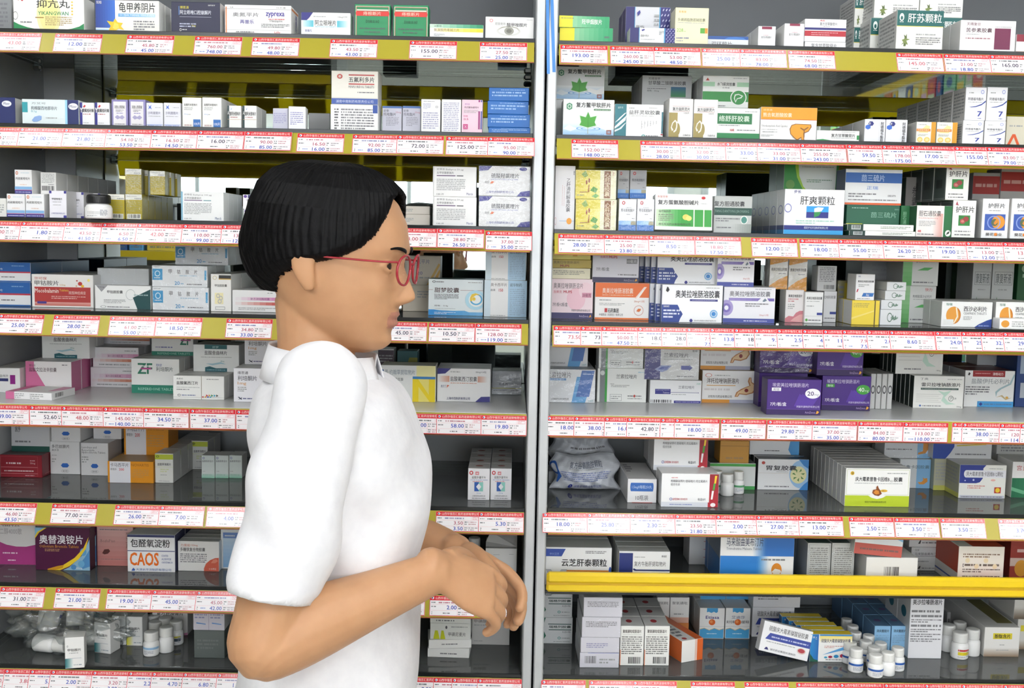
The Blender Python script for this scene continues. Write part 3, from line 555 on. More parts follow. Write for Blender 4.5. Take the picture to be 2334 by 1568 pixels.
mm = c('L4', 216, 344, 651, 703, .06, .03, 'f0f1f0', 'white carton with grey triangle and dark teal wedge', [p('9a9a9e', (.02, 1), (.23, 1), (.12, .72)), t('0.5mg', .05, .88, .17, .95, '4a4a50'), t('甲钴胺胶囊', .22, .66, .5, .79, 'K', .01), o_(.64, .62, .085, .22, '9aa0a0', .06), p('14474a', (.68, .5), (1, .86), (1, 0), (.76, 0)), l(.7, .56, .95, .66, 1, '8fb0b0'), l(.16, .24, .55, .42, 3), l(.22, .06, .62, .13, 1, 'k'), o_(.15, .1, .05, .05, 'g', .2)], n=1)
c('L4', 222, 340, 612, 700, .11, .05, 'dcdfe0', 'translucent-wrapped white carton behind the teal-wedge carton', [l(.1, .2, .9, .5, 3)], n=4, wrap=1)
def jg(x0, x1, y0, lab, on=None, Y=.06, sup=0, y1=None):
    return c('L4', x0, x1, y0, y1, Y, .055, 'eef0f2', lab, [r(.01, .32, .19, .84, '3f9cd0'), o_(.1, .62, .05, .14, 'd4ecf6', .3), l(.04, .38, .16, .46, 1, 'W'), t('甲', .3, .62, .36, .82, 'K'), t('钴', .455, .62, .515, .82, 'K'), t('胺', .61, .62, .67, .82, 'K'), t('片', .765, .62, .82, .82, 'K'), l(.5, .5, .82, .57, 1, '8fc0dc'), t('20', .41, .1, .5, .27, '3f9cd0', .01), l(.52, .12, .58, .2, 1, '3f9cd0'), l(.63, .1, .9, .18, 1, 'k'), r(.95, .35, .985, .8, '4aa4d4'), l(.03, .9, .15, .96, 1)], on=on, sup=sup, wrap=1, n=2)
j1 = jg(347, 476, 655, 'lowest wrapped carton with a sky-blue square', y1=707); j2 = jg(346, 473, 606, 'middle wrapped carton with a sky-blue square', j1)
jg(399, 520, 556, 'topmost wrapped carton with a sky-blue square, set back', j2, Y=.12)
c('L4', 480, 527, 625, 708, .055, .07, 'f1f0ec', 'narrow white carton with black-and-gold top band', [r(.4, .88, 1, .97, '2a2a2c'), r(.4, .855, 1, .88, 'c8a040'), o_(.2, .9, .1, .05, 'c8b878', .2), t('甲钴胺胶囊', .2, .66, .8, .73, 'K', .008), r(.2, .2, .62, .5, 'efe6b8'), o_(.36, .42, .09, .06, 'b8b8b8', .4), o_(.5, .36, .09, .06, 'b8b8b8', .4), o_(.44, .27, .1, .06, 'b8b8b8', .4), f(.22, .05, .7, .13, .02, 'g')], n=3, top='b4b0a4')
c('L4', 529, 648, 662, 709, .055, .04, 'f2f1f1', 'low white carton with pink band above red band', [g(.06, .53, 1, .68, 'f2f1f1', 'd77ab4'), g(.06, .32, 1, .46, 'f2f1f1', 'c0352c'), t('复方消化酶胶囊', .35, .55, .72, .66, '7a3a78'), l(.12, .08, .9, .22, 2), p('b83040', (.84, .78), (.88, .93), (.92, .86), (.96, .9), (.92, .76), (.88, .82)), l(.68, .84, .8, .92, 1)], n=3)
r1 = c('L4', 652, 706, 672, 714, .07, .05, 'd4502a', 'lower orange-red carton beside the face with grey panels', [r(.1, .55, .66, .95, 'c9c4c8'), r(.1, .08, .66, .46, 'c9c4c8')])
c('L4', 650, 705, 652, 671, None, .05, 'd4502a', 'upper orange-red carton beside the face', [t('奈康', .3, .3, .75, .7, 'e8b0a0')], on=r1)
cc_ = c('L4', 918, 1000, 650, None, .16, .05, 'd6cdbc', 'lower cream carton with gold diagonal bars', [p('d6a850', (.75, 0), (1, .6), (1, .3), (.9, 0)), l(.4, .5, .8, .8, 3)])
c('L4', 922, 1004, 583, 649, None, .05, 'd8d0c0', 'upper cream carton with gold diagonal bars', [t('奥氮平片', .2, .72, .7, .88, '7a7a9a'), t('20', .35, .35, .5, .46, '6a6a9a'), l(.3, .2, .7, .3, 1), p('d6a850', (.74, 0), (.98, .55), (1, .45), (.86, 0)), p('dcb86a', (.62, 0), (.95, .75), (1, .7), (.7, 0))], on=cc_)
c('L4', 976, 1102, 637, 721, .07, .07, 'e6eff2', 'pale blue carton with embryo-like yellow and blue circle',
  [g(0, .0, 1, .16, '2a8cd4', '7ab8e4'), p('e6eff2', (0, .18), (.2, .14), (.45, .13), (.66, .14), (.74, .1), (1, .1), (1, .2), (0, .22)), r(0, .7, .08, .708, '9a4a48'), r(.58, .7, 1, .708, '9a4a48'), t('甜梦胶囊', .11, .63, .56, .77, '4a2a2c', .01), l(.11, .44, .55, .6, 5, 'k'), t('规格：0.4g', .11, .24, .36, .29, 'k'), l(.11, .03, .5, .1, 2, 'd0e4f2'), o_(.1, .93, .03, .03, 'k', .4), l(.14, .9, .28, .95, 1, 'k'), l(.72, .9, .97, .94, 1), e(.86, .44, .19, .27, 'b9e2f2'), e(.87, .44, .135, .19, 'f3f6f4'), o_(.87, .46, .115, .16, '5ab0dc', .25), p('ecc83a', (.76, .5), (.79, .6), (.86, .63), (.95, .58), (.87, .58), (.8, .5), (.8, .4), (.76, .42)), e(.83, .47, .03, .05, 'ecc83a'), l(.12, .18, .5, .2, 1)], side='8fb0b6', top='7fa8b2')
def oc(x0, x1, y0, lab, on=None, y1=None):
    return c('L4', x0, x1, y0, y1, .06, .09, 'eeeeee', lab, [r(0, 0, .15, 1, 'cfe0ea'), r(.56, 0, 1, 1, 'aacbe2'), t('奥卡西平片', .15, .83, .53, .92, '6a6064'), t('诺华制药', .60, .83, .88, .92, '3a3a44'), t('曲莱', .15, .7, .26, .76, 'k'), t('150', .34, .69, .44, .77, 'c0404a', .02), l(.6, .04, .95, .78, 14, '7a9ab8'), l(.15, .02, .5, .06, 1)], on=on, side='7fa4b0')
k1 = oc(1103, 1201, 639, 'lower white carton with pale blue printed side panel', y1=726); oc(1106, 1199, 566, 'upper white carton with pale blue printed side panel', k1)
# ---- fifth shelf (white steel)
c('L5', -14, 46, 839, 895, None, .1, 'f0f0f0', 'white carton with purple block beside a navy strip', [r(.62, .35, .82, .72, '8a1a80'), r(0, .46, .55, .58, '2a2f6a'), t('舍曲林片', .1, .62, .56, .74, 'k')], top='c8c8c8')
pk = c('L5', 58, 163, 824, 894, None, .045, 'f1eff0', 'white carton with a pink triangle and pink sides', [p('cf6f9c', (0, 0), (0, 1), (.19, 1), (.19, .78), (.5, 0)), t('博乐欣', .08, .82, .22, .9, '4a3a40'), t('盐酸文拉法辛胶囊', .08, .66, .68, .8, '4a3040', .006), l(.8, .86, .92, .92, 1, 'k')], side='cf6f9c', top='dcd2d6', n=4, SD=[])
c('L5', 8, 122, 894, 911, None, .075, 'f0eff0', 'flat pink-ended carton lying in front of the pink carton', [r(0, 0, .19, 1, 'cf6f9c'), l(.2, .15, .4, .85, 3), l(.53, .1, .82, .85, 3)], top='e6dfe2', TD=[p('cf6f9c', (.0, 0), (.2, 0), (.2, 1), (0, 1)), p('cf7fa4', (.8, .2), (1, .5), (1, 1), (.75, 1))], SD=[b(.15, .2, .5, .85)], rot=-8)
def tl(x0, x1, y0, y1, lab, **k):
    return c('L5', x0, x1, y0, y1, k.pop('Y', None), .035, 'f0f2f1', lab, [r(.25, .84, .74, 1, '1f5f62'), t('舒梦', .42, .87, .56, .95, 'b8dcdc'), t('盐酸舍曲林片', .25, .62, .74, .78, '3a3a40', .006), l(.17, .52, .84, .56, 1), p('a8cfdc', (.28, .3), (.42, .24), (.6, .3), (.72, .28), (.6, .36), (.42, .3)), p('1f6470', (.26, 0), (.26, .16), (.36, .2), (.5, .13), (.74, .14), (.74, 0)), l(.3, .04, .7, .1, 1, '7ab0b8'), t('50mg', .6, .36, .68, .42, '3a9a98')], top='c8cccb', **k)
tl(95, 204, 756, 810, 'teal-banded white carton standing on the pink queue', on=pk, Y=pk.Y+.05, n=2)
def ps(x0, x1, y0, y1, lab, **k):
    return c('L5', x0, x1, y0, y1, k.pop('Y', None), .035, 'f1eff0', lab, [g(.08, .48, 1, .68, 'f1eff0', 'd890b8'), g(.04, .28, 1, .42, 'f1eff0', 'cf6a48'), t('复方消化酶胶囊', .33, .52, .66, .63, '8a3a78'), l(.14, .08, .8, .2, 1), l(.7, .78, .95, .88, 1)], top='c2bdbb', wrap=1, **k)
p1 = ps(206, 312, 838, 883, 'lowest wrapped carton with pink and rust bands', n=3); p2 = ps(211, 316, 792, 837, 'middle wrapped carton with pink and rust bands', on=p1, n=3)
ps(236, 342, 756, 791, 'topmost wrapped carton with pink and rust bands', on=p2, Y=p1.Y+.06)
ZFD = lambda: [r(0, 0, 1, .245, '1f7f68'), t('RISPERIDONE TABLETS', .14, .09, .92, .165, '9fd0c0', .01), t('ZF', .13, .56, .44, .87, '2a7a60', .05), r(.2, .69, .42, .74, 'b04a8a'), r(.16, .775, .4, .8, 'f1f1ef'), t('思利舒', .52, .78, .64, .86, '3a4a9a'), t('利培酮片', .52, .64, .87, .77, '4a5a58')]
zf = c('L5', 299, 409, 818, 897, None, .03, 'f1f1ef', 'white carton with green foot and two-tone letter logo', ZFD(), top='c4cac6', n=4)
c('L5', 345, 441, 752, 806, zf.Y+.055, .03, 'f1f1ef', 'green-footed two-tone logo carton on top, set back', [r(0, 0, 1, .16, '1f7f68'), t('RISPERIDONE TABLETS', .14, .04, .92, .12, '9fd0c0', .01), t('ZF', .68, .42, .94, .8, '2a7a60', .05), r(.7, .58, .93, .63, 'b04a8a'), l(.1, .28, .5, .36, 1, '4a4a9a'), t('每片1mg', .15, .8, .5, .9, 'k')], on=zf, top='c4cac6')
wh = c('L5', 394, 511, 857, 911, None, .03, 'f2f2ef', 'white carton with coloured arrows and brown seam line', [t('奥麦伦', .07, .84, .2, .91, 'k'), t('盐酸氟西汀片', .07, .62, .49, .77, 'K', .012), l(.07, .49, .52, .53, 1), l(.07, .39, .32, .45, 1, 'k'), r(.555, 0, .563, 1, '7a6a4a'), l(.66, .84, .9, .89, 1, 'k'), o_(.12, .18, .03, .05, 'k', .3), l(.17, .14, .44, .22, 1, '5a6a9a'), r(0, .09, 1, .1, 'b0b0b0')] + [p(q, (.65+.05*i, .13), (.69+.05*i, .18), (.65+.05*i, .23)) for i, q in enumerate(('R', 'e0a020', 'G', '2aa0c0', 'K'))] + [p(q, (.60+.05*i, .08), (.56+.05*i, .12), (.6+.05*i, .16)) for i, q in enumerate(('R', 'e0a020', '2a50b0', '2aa0c0'))], top='c6c8c4', n=4)
tl(440, 545, 786, 836, 'teal-banded white carton lying over white arrowed queue', on=wh, Y=wh.Y+.06, n=2)
def lp(x0, x1, y0, y1, lab, **k):
    return c('L5', x0, x1, y0, y1, k.pop('Y', None), .035, 'eeeef4', lab, [r(.72, 0, 1, 1, 'e2a24a'), p('eeeef4', (.72, .25), (.72, .75), (.86, .5)), p('5a9ac8', (.66, .78), (.79, .66), (.92, .78), (.92, .74), (.79, .62), (.66, .74)), p('8a9a6a', (.62, .84), (.79, .58), (.96, .84), (.96, .79), (.79, .53), (.62, .79)), t('维思通', .09, .82, .31, .91, '4a4a5a'), t('利培酮片', .09, .63, .5, .78, '3a3a44'), t('1mg', .09, .49, .27, .60, 'd09030'), l(.09, .3, .28, .46, 3), p('2a2f4a', (.09, .06), (.13, .1), (.09, .15), (.12, .15), (.15, .11), (.18, .15), (.17, .1), (.18, .06), (.14, .09)), l(.2, .07, .58, .14, 1, '5a5a8a')], top='c9c9d2', **k)
l1 = lp(532, 640, 840, 917, 'lower white-orange carton with chevron mark', n=2); lp(557, 660, 764, 820, 'upper white-orange carton with chevron mark', on=l1, Y=l1.Y+.055, n=2)
c('L5', 842, 898, 795, 858, .26, .04, 'dcdad6', 'small pale carton with a plum block behind the shoulder', [r(.35, .35, 1, .95, '4a3a48'), l(.4, .5, .95, .8, 3)], sup='pale carton propping up the plum-block carton')
c('L5', 905, 952, 800, 850, .26, .04, '2f6468', 'teal carton with an olive corner at the mirror', [p('8a8a2a', (.35, 0), (.6, .7), (1, .7), (1, 0))], sup='teal carton propping up the olive-cornered one')
c('L5', 868, 993, 833, 916, None, .0125, 'e6e8e8', 'carton with a large yellow letter on straw panel', [r(.58, 0, 1, .63, 'f0e27a'), r(.65, .7, 1, 1, 'efe9a8'), r(.58, .63, 1, .70, '3a80bc'), p('efd51a', (.58, 0), (.58, .63), (.68, .63), (.88, .2), (.88, .63), (.99, .63), (.99, 0), (.9, 0), (.69, .42), (.69, 0)), t('圣·约翰草提取物片', .07, .74, .62, .88, '7a8a98'), t('路优泰', .25, .57, .41, .66, '5a6268'), r(0, .76, .05, .88, '5f7fb0'), l(.12, .09, .42, .19, 2)], top='c9c8ac', n=4, step=.014, )
c('L5', 996, 1118, 840, 916, None, .012, 'f2f2f2', 'white carton with navy corners and striped copper squares', [p('2f2e80', (0, .82), (0, 1), (.26, 1), (.15, .84)), p('2f2e80', (1, 0), (1, .17), (.83, .16), (.72, 0)), t('盐酸氟西汀胶囊', .245, .61, .745, .76, '4a4a50', .008), g(.02, .59, .23, .77, 'f2f2f2', 'd9a08a'), g(.76, .59, .94, .77, 'd9a08a', 'f2f2f2'), l(.25, .54, .74, .58, 1, 'd07a60'), t('20mg×14粒', .72, .86, .92, .93, 'k'), l(.25, .87, .44, .92, 1), t('奥贝汀', .07, .42, .17, .5, '3a3a70'), p('d8603a', (.18, .4), (.19, .5), (.23, .48), (.2, .45)), t('上海中西制药有限公司', .18, .06, .62, .14, '3a3a70', .01)], top='b9b9bc', n=6, step=.0145)
c('L5', 1121, 1189, 846, 900, None, .05, 'b9bdc0', 'grey film-wrapped carton with a yellow hairline', [t('帕金西汀片', .24, .4, .74, .5, 'k'), l(.55, .58, .8, .7, 2, '7a8aa0'), r(0, .26, 1, .29, 'c9c45a'), l(.06, .15, .9, .21, 1, 'k'), l(.7, .06, .88, .11, 1)], wrap=1)
# ---- sixth shelf
d6 = c('L6', -20, 96, 1037, 1088, None, .12, '8a1626', 'dark red carton of white lettering, sixth shelf', [f(.02, .06, .9, .94, .006, 'b04a52'), l(.15, .56, .5, .7, 1, 'd8b8ba'), t('50mg', .72, .58, .84, .68, 'd8b8ba'), l(.72, .72, .84, .78, 1, 'd8b8ba'), r(.02, .44, .9, .47, 'b86a70'), l(.1, .24, .8, .34, 1, 'd8b8ba'), r(.02, .16, .9, .19, 'b86a70'), l(.6, .06, .82, .12, 1, 'd0a0a4')], side='7a1220', top='6f5a5a', SD=[r(.1, .1, .9, .14, 'b04a52')])
c('L6', 25, 113, 966, 1012, d6.Y+.03, .05, 'cfd0d4', 'pale carton with a dark green foot on red carton', [r(0, 0, 1, .2, '1a5048'), l(.1, .3, .5, .42, 1, 'k'), t('舒', .1, .7, .25, .9, 'k')], on=d6)
def pil(x0, x1, y0, y1, lab, D, **k):
    return c('L6', x0, x1, y0, y1, k.pop('Y', None), .07, 'e9e9ea', lab, D, **k)
PB = lambda v: [p('2f6ac0', (.36, v), (.42, v+.07), (.58, v+.07), (.64, v), (.58, v-.06), (.42, v-.06)), o_(.5, v-.17, .13, .055, 'g', .06), t('美多芭', .42, v-.2, .58, v-.14, 'k')]
h1 = pil(114, 182, 1007, 1081, 'white blue-pill carton beside the dark red carton', [t('多巴丝肼片', .06, .80, .66, .91, 'K', .006), t('美多芭', .06, .71, .3, .77, 'k'), l(.06, .56, .25, .6, 1), l(.06, .35, .2, .5, 2)] + PB(.27))
h2 = pil(184, 247, 1010, 1084, 'white blue-pill carton with English title', [t('Levodopa and', .04, .81, .58, .9, 'k'), t('Benserazide', .04, .75, .5, .81, 'k'), t('Hydrochloride Tablets', .04, .66, .9, .74, 'k'), l(.04, .38, .28, .6, 3)] + PB(.29))
pil(116, 183, 940, 1006, 'blue-pill carton on top, mostly behind the rail', PB(.27), on=h1); pil(212, 277, 940, 1000, 'blue-pill carton on top, turned into the shade', PB(.25), on=h2, Y=h2.Y+.04)
def org(x0, x1, y0, y1, lab, **k):
    return c('L6', x0, x1, y0, y1, k.pop('Y', None), .06, 'df9318', lab, [r(.045, 0, .5, 1, 'e6e6ec'), t('卡马西平片', .06, .74, .46, .92, '5a5a68'), t('得理多', .06, .58, .2, .68, 'k'), t('200', .25, .57, .36, .68, 'c84048', .02), t('NOVARTIS', .52, .78, .9, .9, '9a5a10'), l(.52, .25, .9, .65, 5, 'b87418')], top='a88448', side='c07c18', SD=[], **k)
og = org(245, 350, 1052, 1101, 'orange carton with white title panel, sixth shelf', n=3, ); org(282, 384, 965, 1027, 'orange carton on top with white title panel', on=og, Y=og.Y+.06)
LM = lambda: [r(0, .8, 1, .97, 'b9c43a'), o_(.15, .9, .08, .035, '4a5a20', .4), t('盐酸苯海索片', .14, .59, .88, .68, '3a3a40', .01), r(0, .54, 1, .546, 'b9c43a'), l(.3, .36, .75, .5, 2, 'b9c47a'), l(.3, .25, .65, .3, 1), l(.2, .05, .8, .09, 1)]
c('L6', 353, 395, 1034, 1101, None, .045, 'dedfda', 'lime-banded white carton beside the orange carton', LM(), n=5, top='7f807a', side='77797a', SD=[])
c('L6', 436, 474, 1005, 1070, None, .045, 'dedfda', 'lime-banded white carton nearer the white shirt', LM(), n=3, top='7f807a', side='77797a', SD=[])
for q, (a, b_) in enumerate(((459, 489.5), (490.5, 521), (522, 552))):
    c('L6', a, b_, 1038, 1090, None, .04, 'dfe8e4', ('first', 'second', 'third')[q] + ' of three mint-footed white cartons beside white shirt', [t('盐酸普萘洛尔', .06, .7, .9, .79, '4a4a5a'), o_(.16, .88, .08, .05, '6a6ab0', .4), g(0, 0, 1, .22, '8fcfb4', 'dfe8e4', 'v'), l(.1, .12, .8, .17, 1, '6aa890'), l(.1, .28, .3, .32, 1)])
for q, (a, b_) in enumerate(((1066, 1116.5), (1117.5, 1166))):
    c('L6', a, b_, 1068, 1140, None, .045, 'eeeef2', ('first', 'second')[q] + ' of the twin white cartons with blue-mint diamonds', [o_(.15, .86, .09, .065, 'c84048', .5), f(.34, .8, .5, .9, .03, 'd86a70'), l(.36, .82, .5, .89, 2, 'd86a70'), t('盐酸多塞平片', .18, .68, .82, .76, 'K'), l(.12, .62, .9, .66, 1, '7a8ac0'), l(.22, .57, .7, .61, 1, 'c05060'), r(.3, .28, .5, .57, '2f5fb0'), r(.5, .28, .70, .57, '8fd0c4'), p('eeeef2', (.5, .53), (.62, .425), (.5, .32), (.38, .425)), t('25mg', .4, .2, .6, .24, '5a8ac0'), t('上海新亚药业有限公司', .2, .11, .8, .16, 'k'), l(.2, .04, .84, .08, 1, 'k')], n=4, top='9c9c9e', side='87898b', TD=[e(.5, .5, .18, .1, 'a0504a')], SD=[])
# ---- seventh shelf
c('L7', -34, 82, 1188, 1287, None, .05, 'dedbdc', 'white carton over a plum wave, beside the side wall', [p('a83a80', (0, 0), (0, .6), (.2, .55), (.4, .46), (.6, .42), (.8, .42), (1, .47), (1, .04), (1, 0)), t('福松', .3, .88, .68, .96, '4a4a50'), t('乙二醇4000散', .18, .7, .72, .84, 'a09aa0'), l(.32, .24, .62, .3, 1, 'e6c8da'), l(.42, .08, .58, .13, 1, 'e6c8da')])
mrn = c('L7', 80, 205, 1203, 1300, None, .025, '4a0a38', 'maroon carton with white title and yellow swoosh', [p('8fb8d0', (1, 0), (1, .74), (.86, .36), (.62, .08), (.5, 0)), p('4f8abf', (1, .1), (1, .5), (.9, .3), (.8, .15), (.86, .04)), e(.88, .44, .06, .09, '5a9ac8'), e(.84, .16, .06, .08, '6aa8d0'), e(.7, .08, .05, .06, '4a88c0'), p('ecc92a', (.22, .03), (.5, .12), (.72, .3), (.88, .52), (.985, .8), (.93, .52), (.8, .28), (.62, .1), (.45, 0), (.22, 0)), p('c8901a', (.22, .03), (.4, .1), (.52, .13), (.5, .06), (.35, 0), (.22, 0)), p('7fb4d4', (0, .8), (0, 1), (.2, 1), (.08, .9)), p('e8c82a', (0, .74), (.08, .88), (.22, 1), (.19, 1), (.05, .9), (0, .8)), t('奥替溴铵片', .08, .62, .88, .83, 'eeeaf0', .02), t('Otilonium Bromide Tablets', .08, .53, .8, .6, 'c8883a', .01), l(.18, .44, .46, .51, 2, 'a8683a'), t('40mg', .74, .03, .86, .08, 'e8e8f0')], side='30062a', top='a8a0a8', n=3, step=.03, SD=[])
c('L7', 221, 304, 1194, 1290, None, .04, 'c58a86', 'dusky pink carton with green top strip and brown tablet', [r(0, .95, 1, 1, '3a8a50'), g(0, 0, 1, .94, 'b8706c', 'd8b0ac', 'v'), l(.08, .84, .86, .88, 1, 'k'), vt('薄芝片', .8, .42, .92, .8, '6a4a4a'), t('BozhiPian', .1, .56, .5, .63, '8a6a68'), p('5a2a28', (.14, .3), (.2, .39), (.32, .4), (.36, .35), (.3, .29), (.2, .27)), l(.1, .14, .9, .18, 1, '7a4a48')])
ca = c('L7', 290, 399, 1219, 1304, None, .06, 'eeeef0', 'white carton with fat orange letters, navy edges', [r(0, .93, 1, 1, '3a3f6a'), r(0, .555, 1, .575, '3f4a80'), t('包醛氧淀粉', .07, .66, .9, .88, 'K', .015), t('CAOS', .05, .17, .66, .52, 'e8701c', .06), t('COATED', .72, .42, .86, .47, '4a5a9a', .01), t('ALDEHYDE', .72, .33, .92, .38, '4a5a9a', .01), t('OXYSTARCH', .72, .24, .95, .29, '4a5a9a', .01), p('2f5aa8', (.08, .03), (.12, .11), (.16, .07), (.15, .03)), t('天津太平洋制药有限公司', .18, .035, .92, .1, '4a6aa8')], side='3a3f6a', top='b8b8bc', SD=[], n=2)
c('L7', 313, 398, 1180, 1212, ca.Y+.06, .05, 'd9dad6', 'pale striped carton on top, above the orange letters', [l(.3, .2, .95, .8, 4), r(.1, .1, .14, .9, 'g'), r(.2, .1, .24, .9, 'g')], on=ca)
c('L7', 405, 500, 1234, 1302, None, .022, 'eceae8', 'white carton with salmon ball in its corner', [t('力蜚能', .07, .82, .3, .91, 'c86a50'), t('150mg', .32, .82, .48, .9, 'c86a50'), t('多糖铁复合物胶囊', .06, .66, .66, .79, 'K', .008), l(.06, .28, .7, .6, 5, 'k'), p('cf5f48', (.99, .0), (.99, .46), (.9, .45), (.78, .38), (.68, .26), (.63, .1), (.63, 0)), p('de8a74', (.86, .40), (.93, .42), (.97, .35), (.9, .28), (.8, .28)), t('10粒', .76, .05, .93, .12, 'f0d8d0')], n=8, step=.0235, top='8d8d8a', SD=[])
c('L7', 503, 570, 1207, 1297, None, .04, 'e9ecf0', 'white-framed pale blue carton beside the shirt', [g(.08, .04, .95, .78, '8ab4e0', 'c8ddf0', 'v'), r(.08, .78, .95, .92, '6a8ac8'), l(.14, .81, .5, .87, 1, 'W')])
# ---- lowest shelf, left bay
def sm(x0, x1, y0, y1, lab, colr='1f6a70', **k):
    return c('L8', x0, x1, y0, y1, k.pop('Y', None), .03, 'eeeeec', lab, [g(0, .02, .42, .32, colr, 'eeeeec'), r(0, .32, .85, .33, '9aa0b0'), t('甲钴胺片', .14, .55, .84, .64, 'K', .012), l(.22, .47, .72, .52, 1), o_(.14, .72, .04, .03, 'g', .4), l(.45, .08, .9, .14, 1, '7a8a98')], top='c4c5c2', SD=[], **k)
sm(149, 191, 1453, 1523, 'teal-footed small carton nearest the shelf edge', rot=14)
sm(212, 254, 1420, 1489, 'teal-footed small carton turned at an angle', rot=-14)
sb = sm(180, 212, 1404, 1450, 'teal-footed small carton behind the plastic bag'); sm(182, 213, 1370, 1403, 'teal-footed small carton on top near plastic bag', on=sb)
s2 = sm(216, 246, 1409, 1446, 'lower teal-footed small carton behind the angled one', Y=sb.Y+.01); sm(216, 246, 1368, 1408, 'upper teal-footed small carton behind the angled one', on=s2)
sm(255, 287, 1404, 1470, 'teal-footed small carton beside the yellow-footed one'); sm(288, 325, 1406, 1472, 'small carton with a yellow foot, beside pill bottles', 'd8d030')
c('L8', 347, 428, 1385, 1447, None, .05, 'e8e6e6', 'white carton with a bold title behind pill bottles', [t('复方肝浸膏片', .12, .72, .88, .86, 'K', .015), p('d08ab0', (.7, 0), (1, .1), (1, 0)), l(.1, .2, .5, .4, 2)], n=1)
gb = c('L8', 442, 512, 1437, 1500, None, .06, '5c6462', 'dark grey carton propping up the lilac carton', [l(.1, .3, .8, .7, 3, '444a4a')], top='6a7270')
c('L8', 440, 512, 1394, 1436, None, .05, 'd8d4e0', 'film-wrapped lilac carton with twin panels', [l(.05, .6, .45, .9, 2, '7a7ab0'), l(.55, .6, .95, .9, 2, '7a7ab0'), p('6a9ad8', (.1, .35), (.4, .3), (.4, .35), (.1, .42)), p('6a9ad8', (.6, .35), (.9, .3), (.9, .35), (.6, .42)), r(.49, 0, .505, 1, 'b0a8c0')], on=gb, wrap=1)
f1 = c('L8', 974, 1070, 1478, 1499, None, .055, 'eeeeec', 'flat white carton, lowest of the lime-topped stack', [l(.3, .3, .7, .55, 1, 'k')], rot=-2)
f2 = c('L8', 977, 1075, 1458, 1477, None, .055, 'eeeeec', 'flat white carton lying second in the lime-topped stack', [l(.3, .35, .7, .6, 1, 'k')], on=f1, rot=6)
M1 = lambda: [p('c8d01a', (.08, .02), (.12, .55), (.19, .55), (.24, .02)), p('c8d01a', (.25, .02), (.28, .55), (.33, .55), (.38, .02)), t('甲磺尼麦片', .45, .2, .88, .45, 'K'), l(.52, .72, .92, .85, 1), e(.4, .75, .025, .1, 'k')]
f3 = c('L8', 980, 1073, 1421, 1457, None, .05, 'e4e6e2', 'white carton with two lime towers', M1(), on=f2)
c('L8', 980, 1073, 1395, 1420, None, .05, 'e4e6e2', 'lime-striped carton on top, just under the rail', [r(.3, .55, 1, .95, 'b8c428'), p('c8d01a', (.05, .5), (.1, 1), (.16, 1), (.2, .5)), l(.15, .12, .6, .35, 1, 'k')], on=f3)
c('L8', 1075, 1162, 1400, 1470, None, .06, 'cfcdca', 'plain pale carton behind the hanging hand', [t('甲磺酸', .06, .72, .4, .82, '6a5a58'), l(.06, .6, .5, .68, 1), l(.06, .1, .3, .15, 1)])
c('L8', 905, 932, 1405, 1455, None, .05, 'c8ccca', 'grey-white narrow carton beneath the forearm', [l(.2, .2, .8, .8, 5)])

# ================================================================== RIGHT BAY
GY = lambda: [r(0, 0, .28, 1, 'ece02a'), g(.28, 0, 1, 1, '8fc89a', '1f9a62'), l(.84, .25, .95, .5, 1, '1a4a38')]
gy = c('R1', 1275, 1397, 64, None, .012, .05, '8fc89a', 'low green-yellow carton lying in front, top shelf', GY(), rot=-3, top='b8bcb8')
c('R1', 1270, 1390, 37, 62.5, None, .05, '8fc89a', 'green-yellow titled carton on top of its twin', [r(0, 0, .27, 1, 'ece02a'), g(.27, 0, 1, 1, '8fc89a', '1f9a62'), t('羟甲烟胺片', .45, .3, .85, .75, 'eef4ee', .012), l(.04, .72, .3, .86, 1, '6a6a20')], on=gy, rot=2, top='b8bcb8')
def dots(a):
    D = [r(0, 0, .21, 1, '221e66'), r(.78, 0, 1, 1, '2d2a78'), r(.755, 0, .78, 1, '4a9ac8'), r(.2, 0, .215, 1, '4a9ac8')]
    for i in range(8):
        for j in range(3): D.append(p('c9c9ea', *[(.80+.07*j+du+(.03 if i % 2 else 0), .06+.12*i+dv) for du, dv in ((0, 0), (.03, .04), (.025, .07), (-.005, .03))]))
    return D + [p('3a3a90', (.25, .86), (.31, .92), (.33, .86), (.27, .78)), t('恩替卡韦片', .24, .42, .42, .58, 'K'), l(.24, .25, .55, .32, 1), l(.64, .55, .75, .85, 3)]
c('R1', 1435, 1539, 64, None, .012, .04, 'f0f1f3', 'low white carton between dotted navy ends, in front', dots(0), top='8a88b0')
c('R1', 1425, 1527, 16, None, .075, .05, 'dcdde2', 'tall white carton between dotted purple ends, behind', dots(1), n=2, side='6a5f90', SD=[])
c('R1', 1538, 1615, 18, None, .012, .045, 'ece9c2', 'upright cream carton with green-orange square', [t('易善复', .1, .86, .33, .92, 'e0a83a'), t('多烯磷脂酰胆碱胶囊', .08, .63, .9, .72, '5a5a48'), l(.08, .58, .9, .61, 1), t('228', .06, .35, .25, .44, '7ab83a'), l(.26, .35, .33, .38, 1, '7ab83a'), r(.76, .32, .9, .46, '5aa83a'), r(.9, .32, .98, .46, 'e0902a'), l(.05, .15, .45, .22, 1, '6a6a8a'), l(.05, .09, .25, .13, 1, '6a6a8a')], side='dedbb8')
c('R1', 1612, 1706, 83, None, .03, .05, 'e4e8ec', 'low white carton with a blue arch top', [r(0, .72, 1, 1, '2455a0'), p('3f7ac8', (.4, .72), (.5, .9), (.7, .95), (.88, .88), (.95, .72)), t('双环醇片', .10, .05, .6, .55, 'k')], top='35609f')
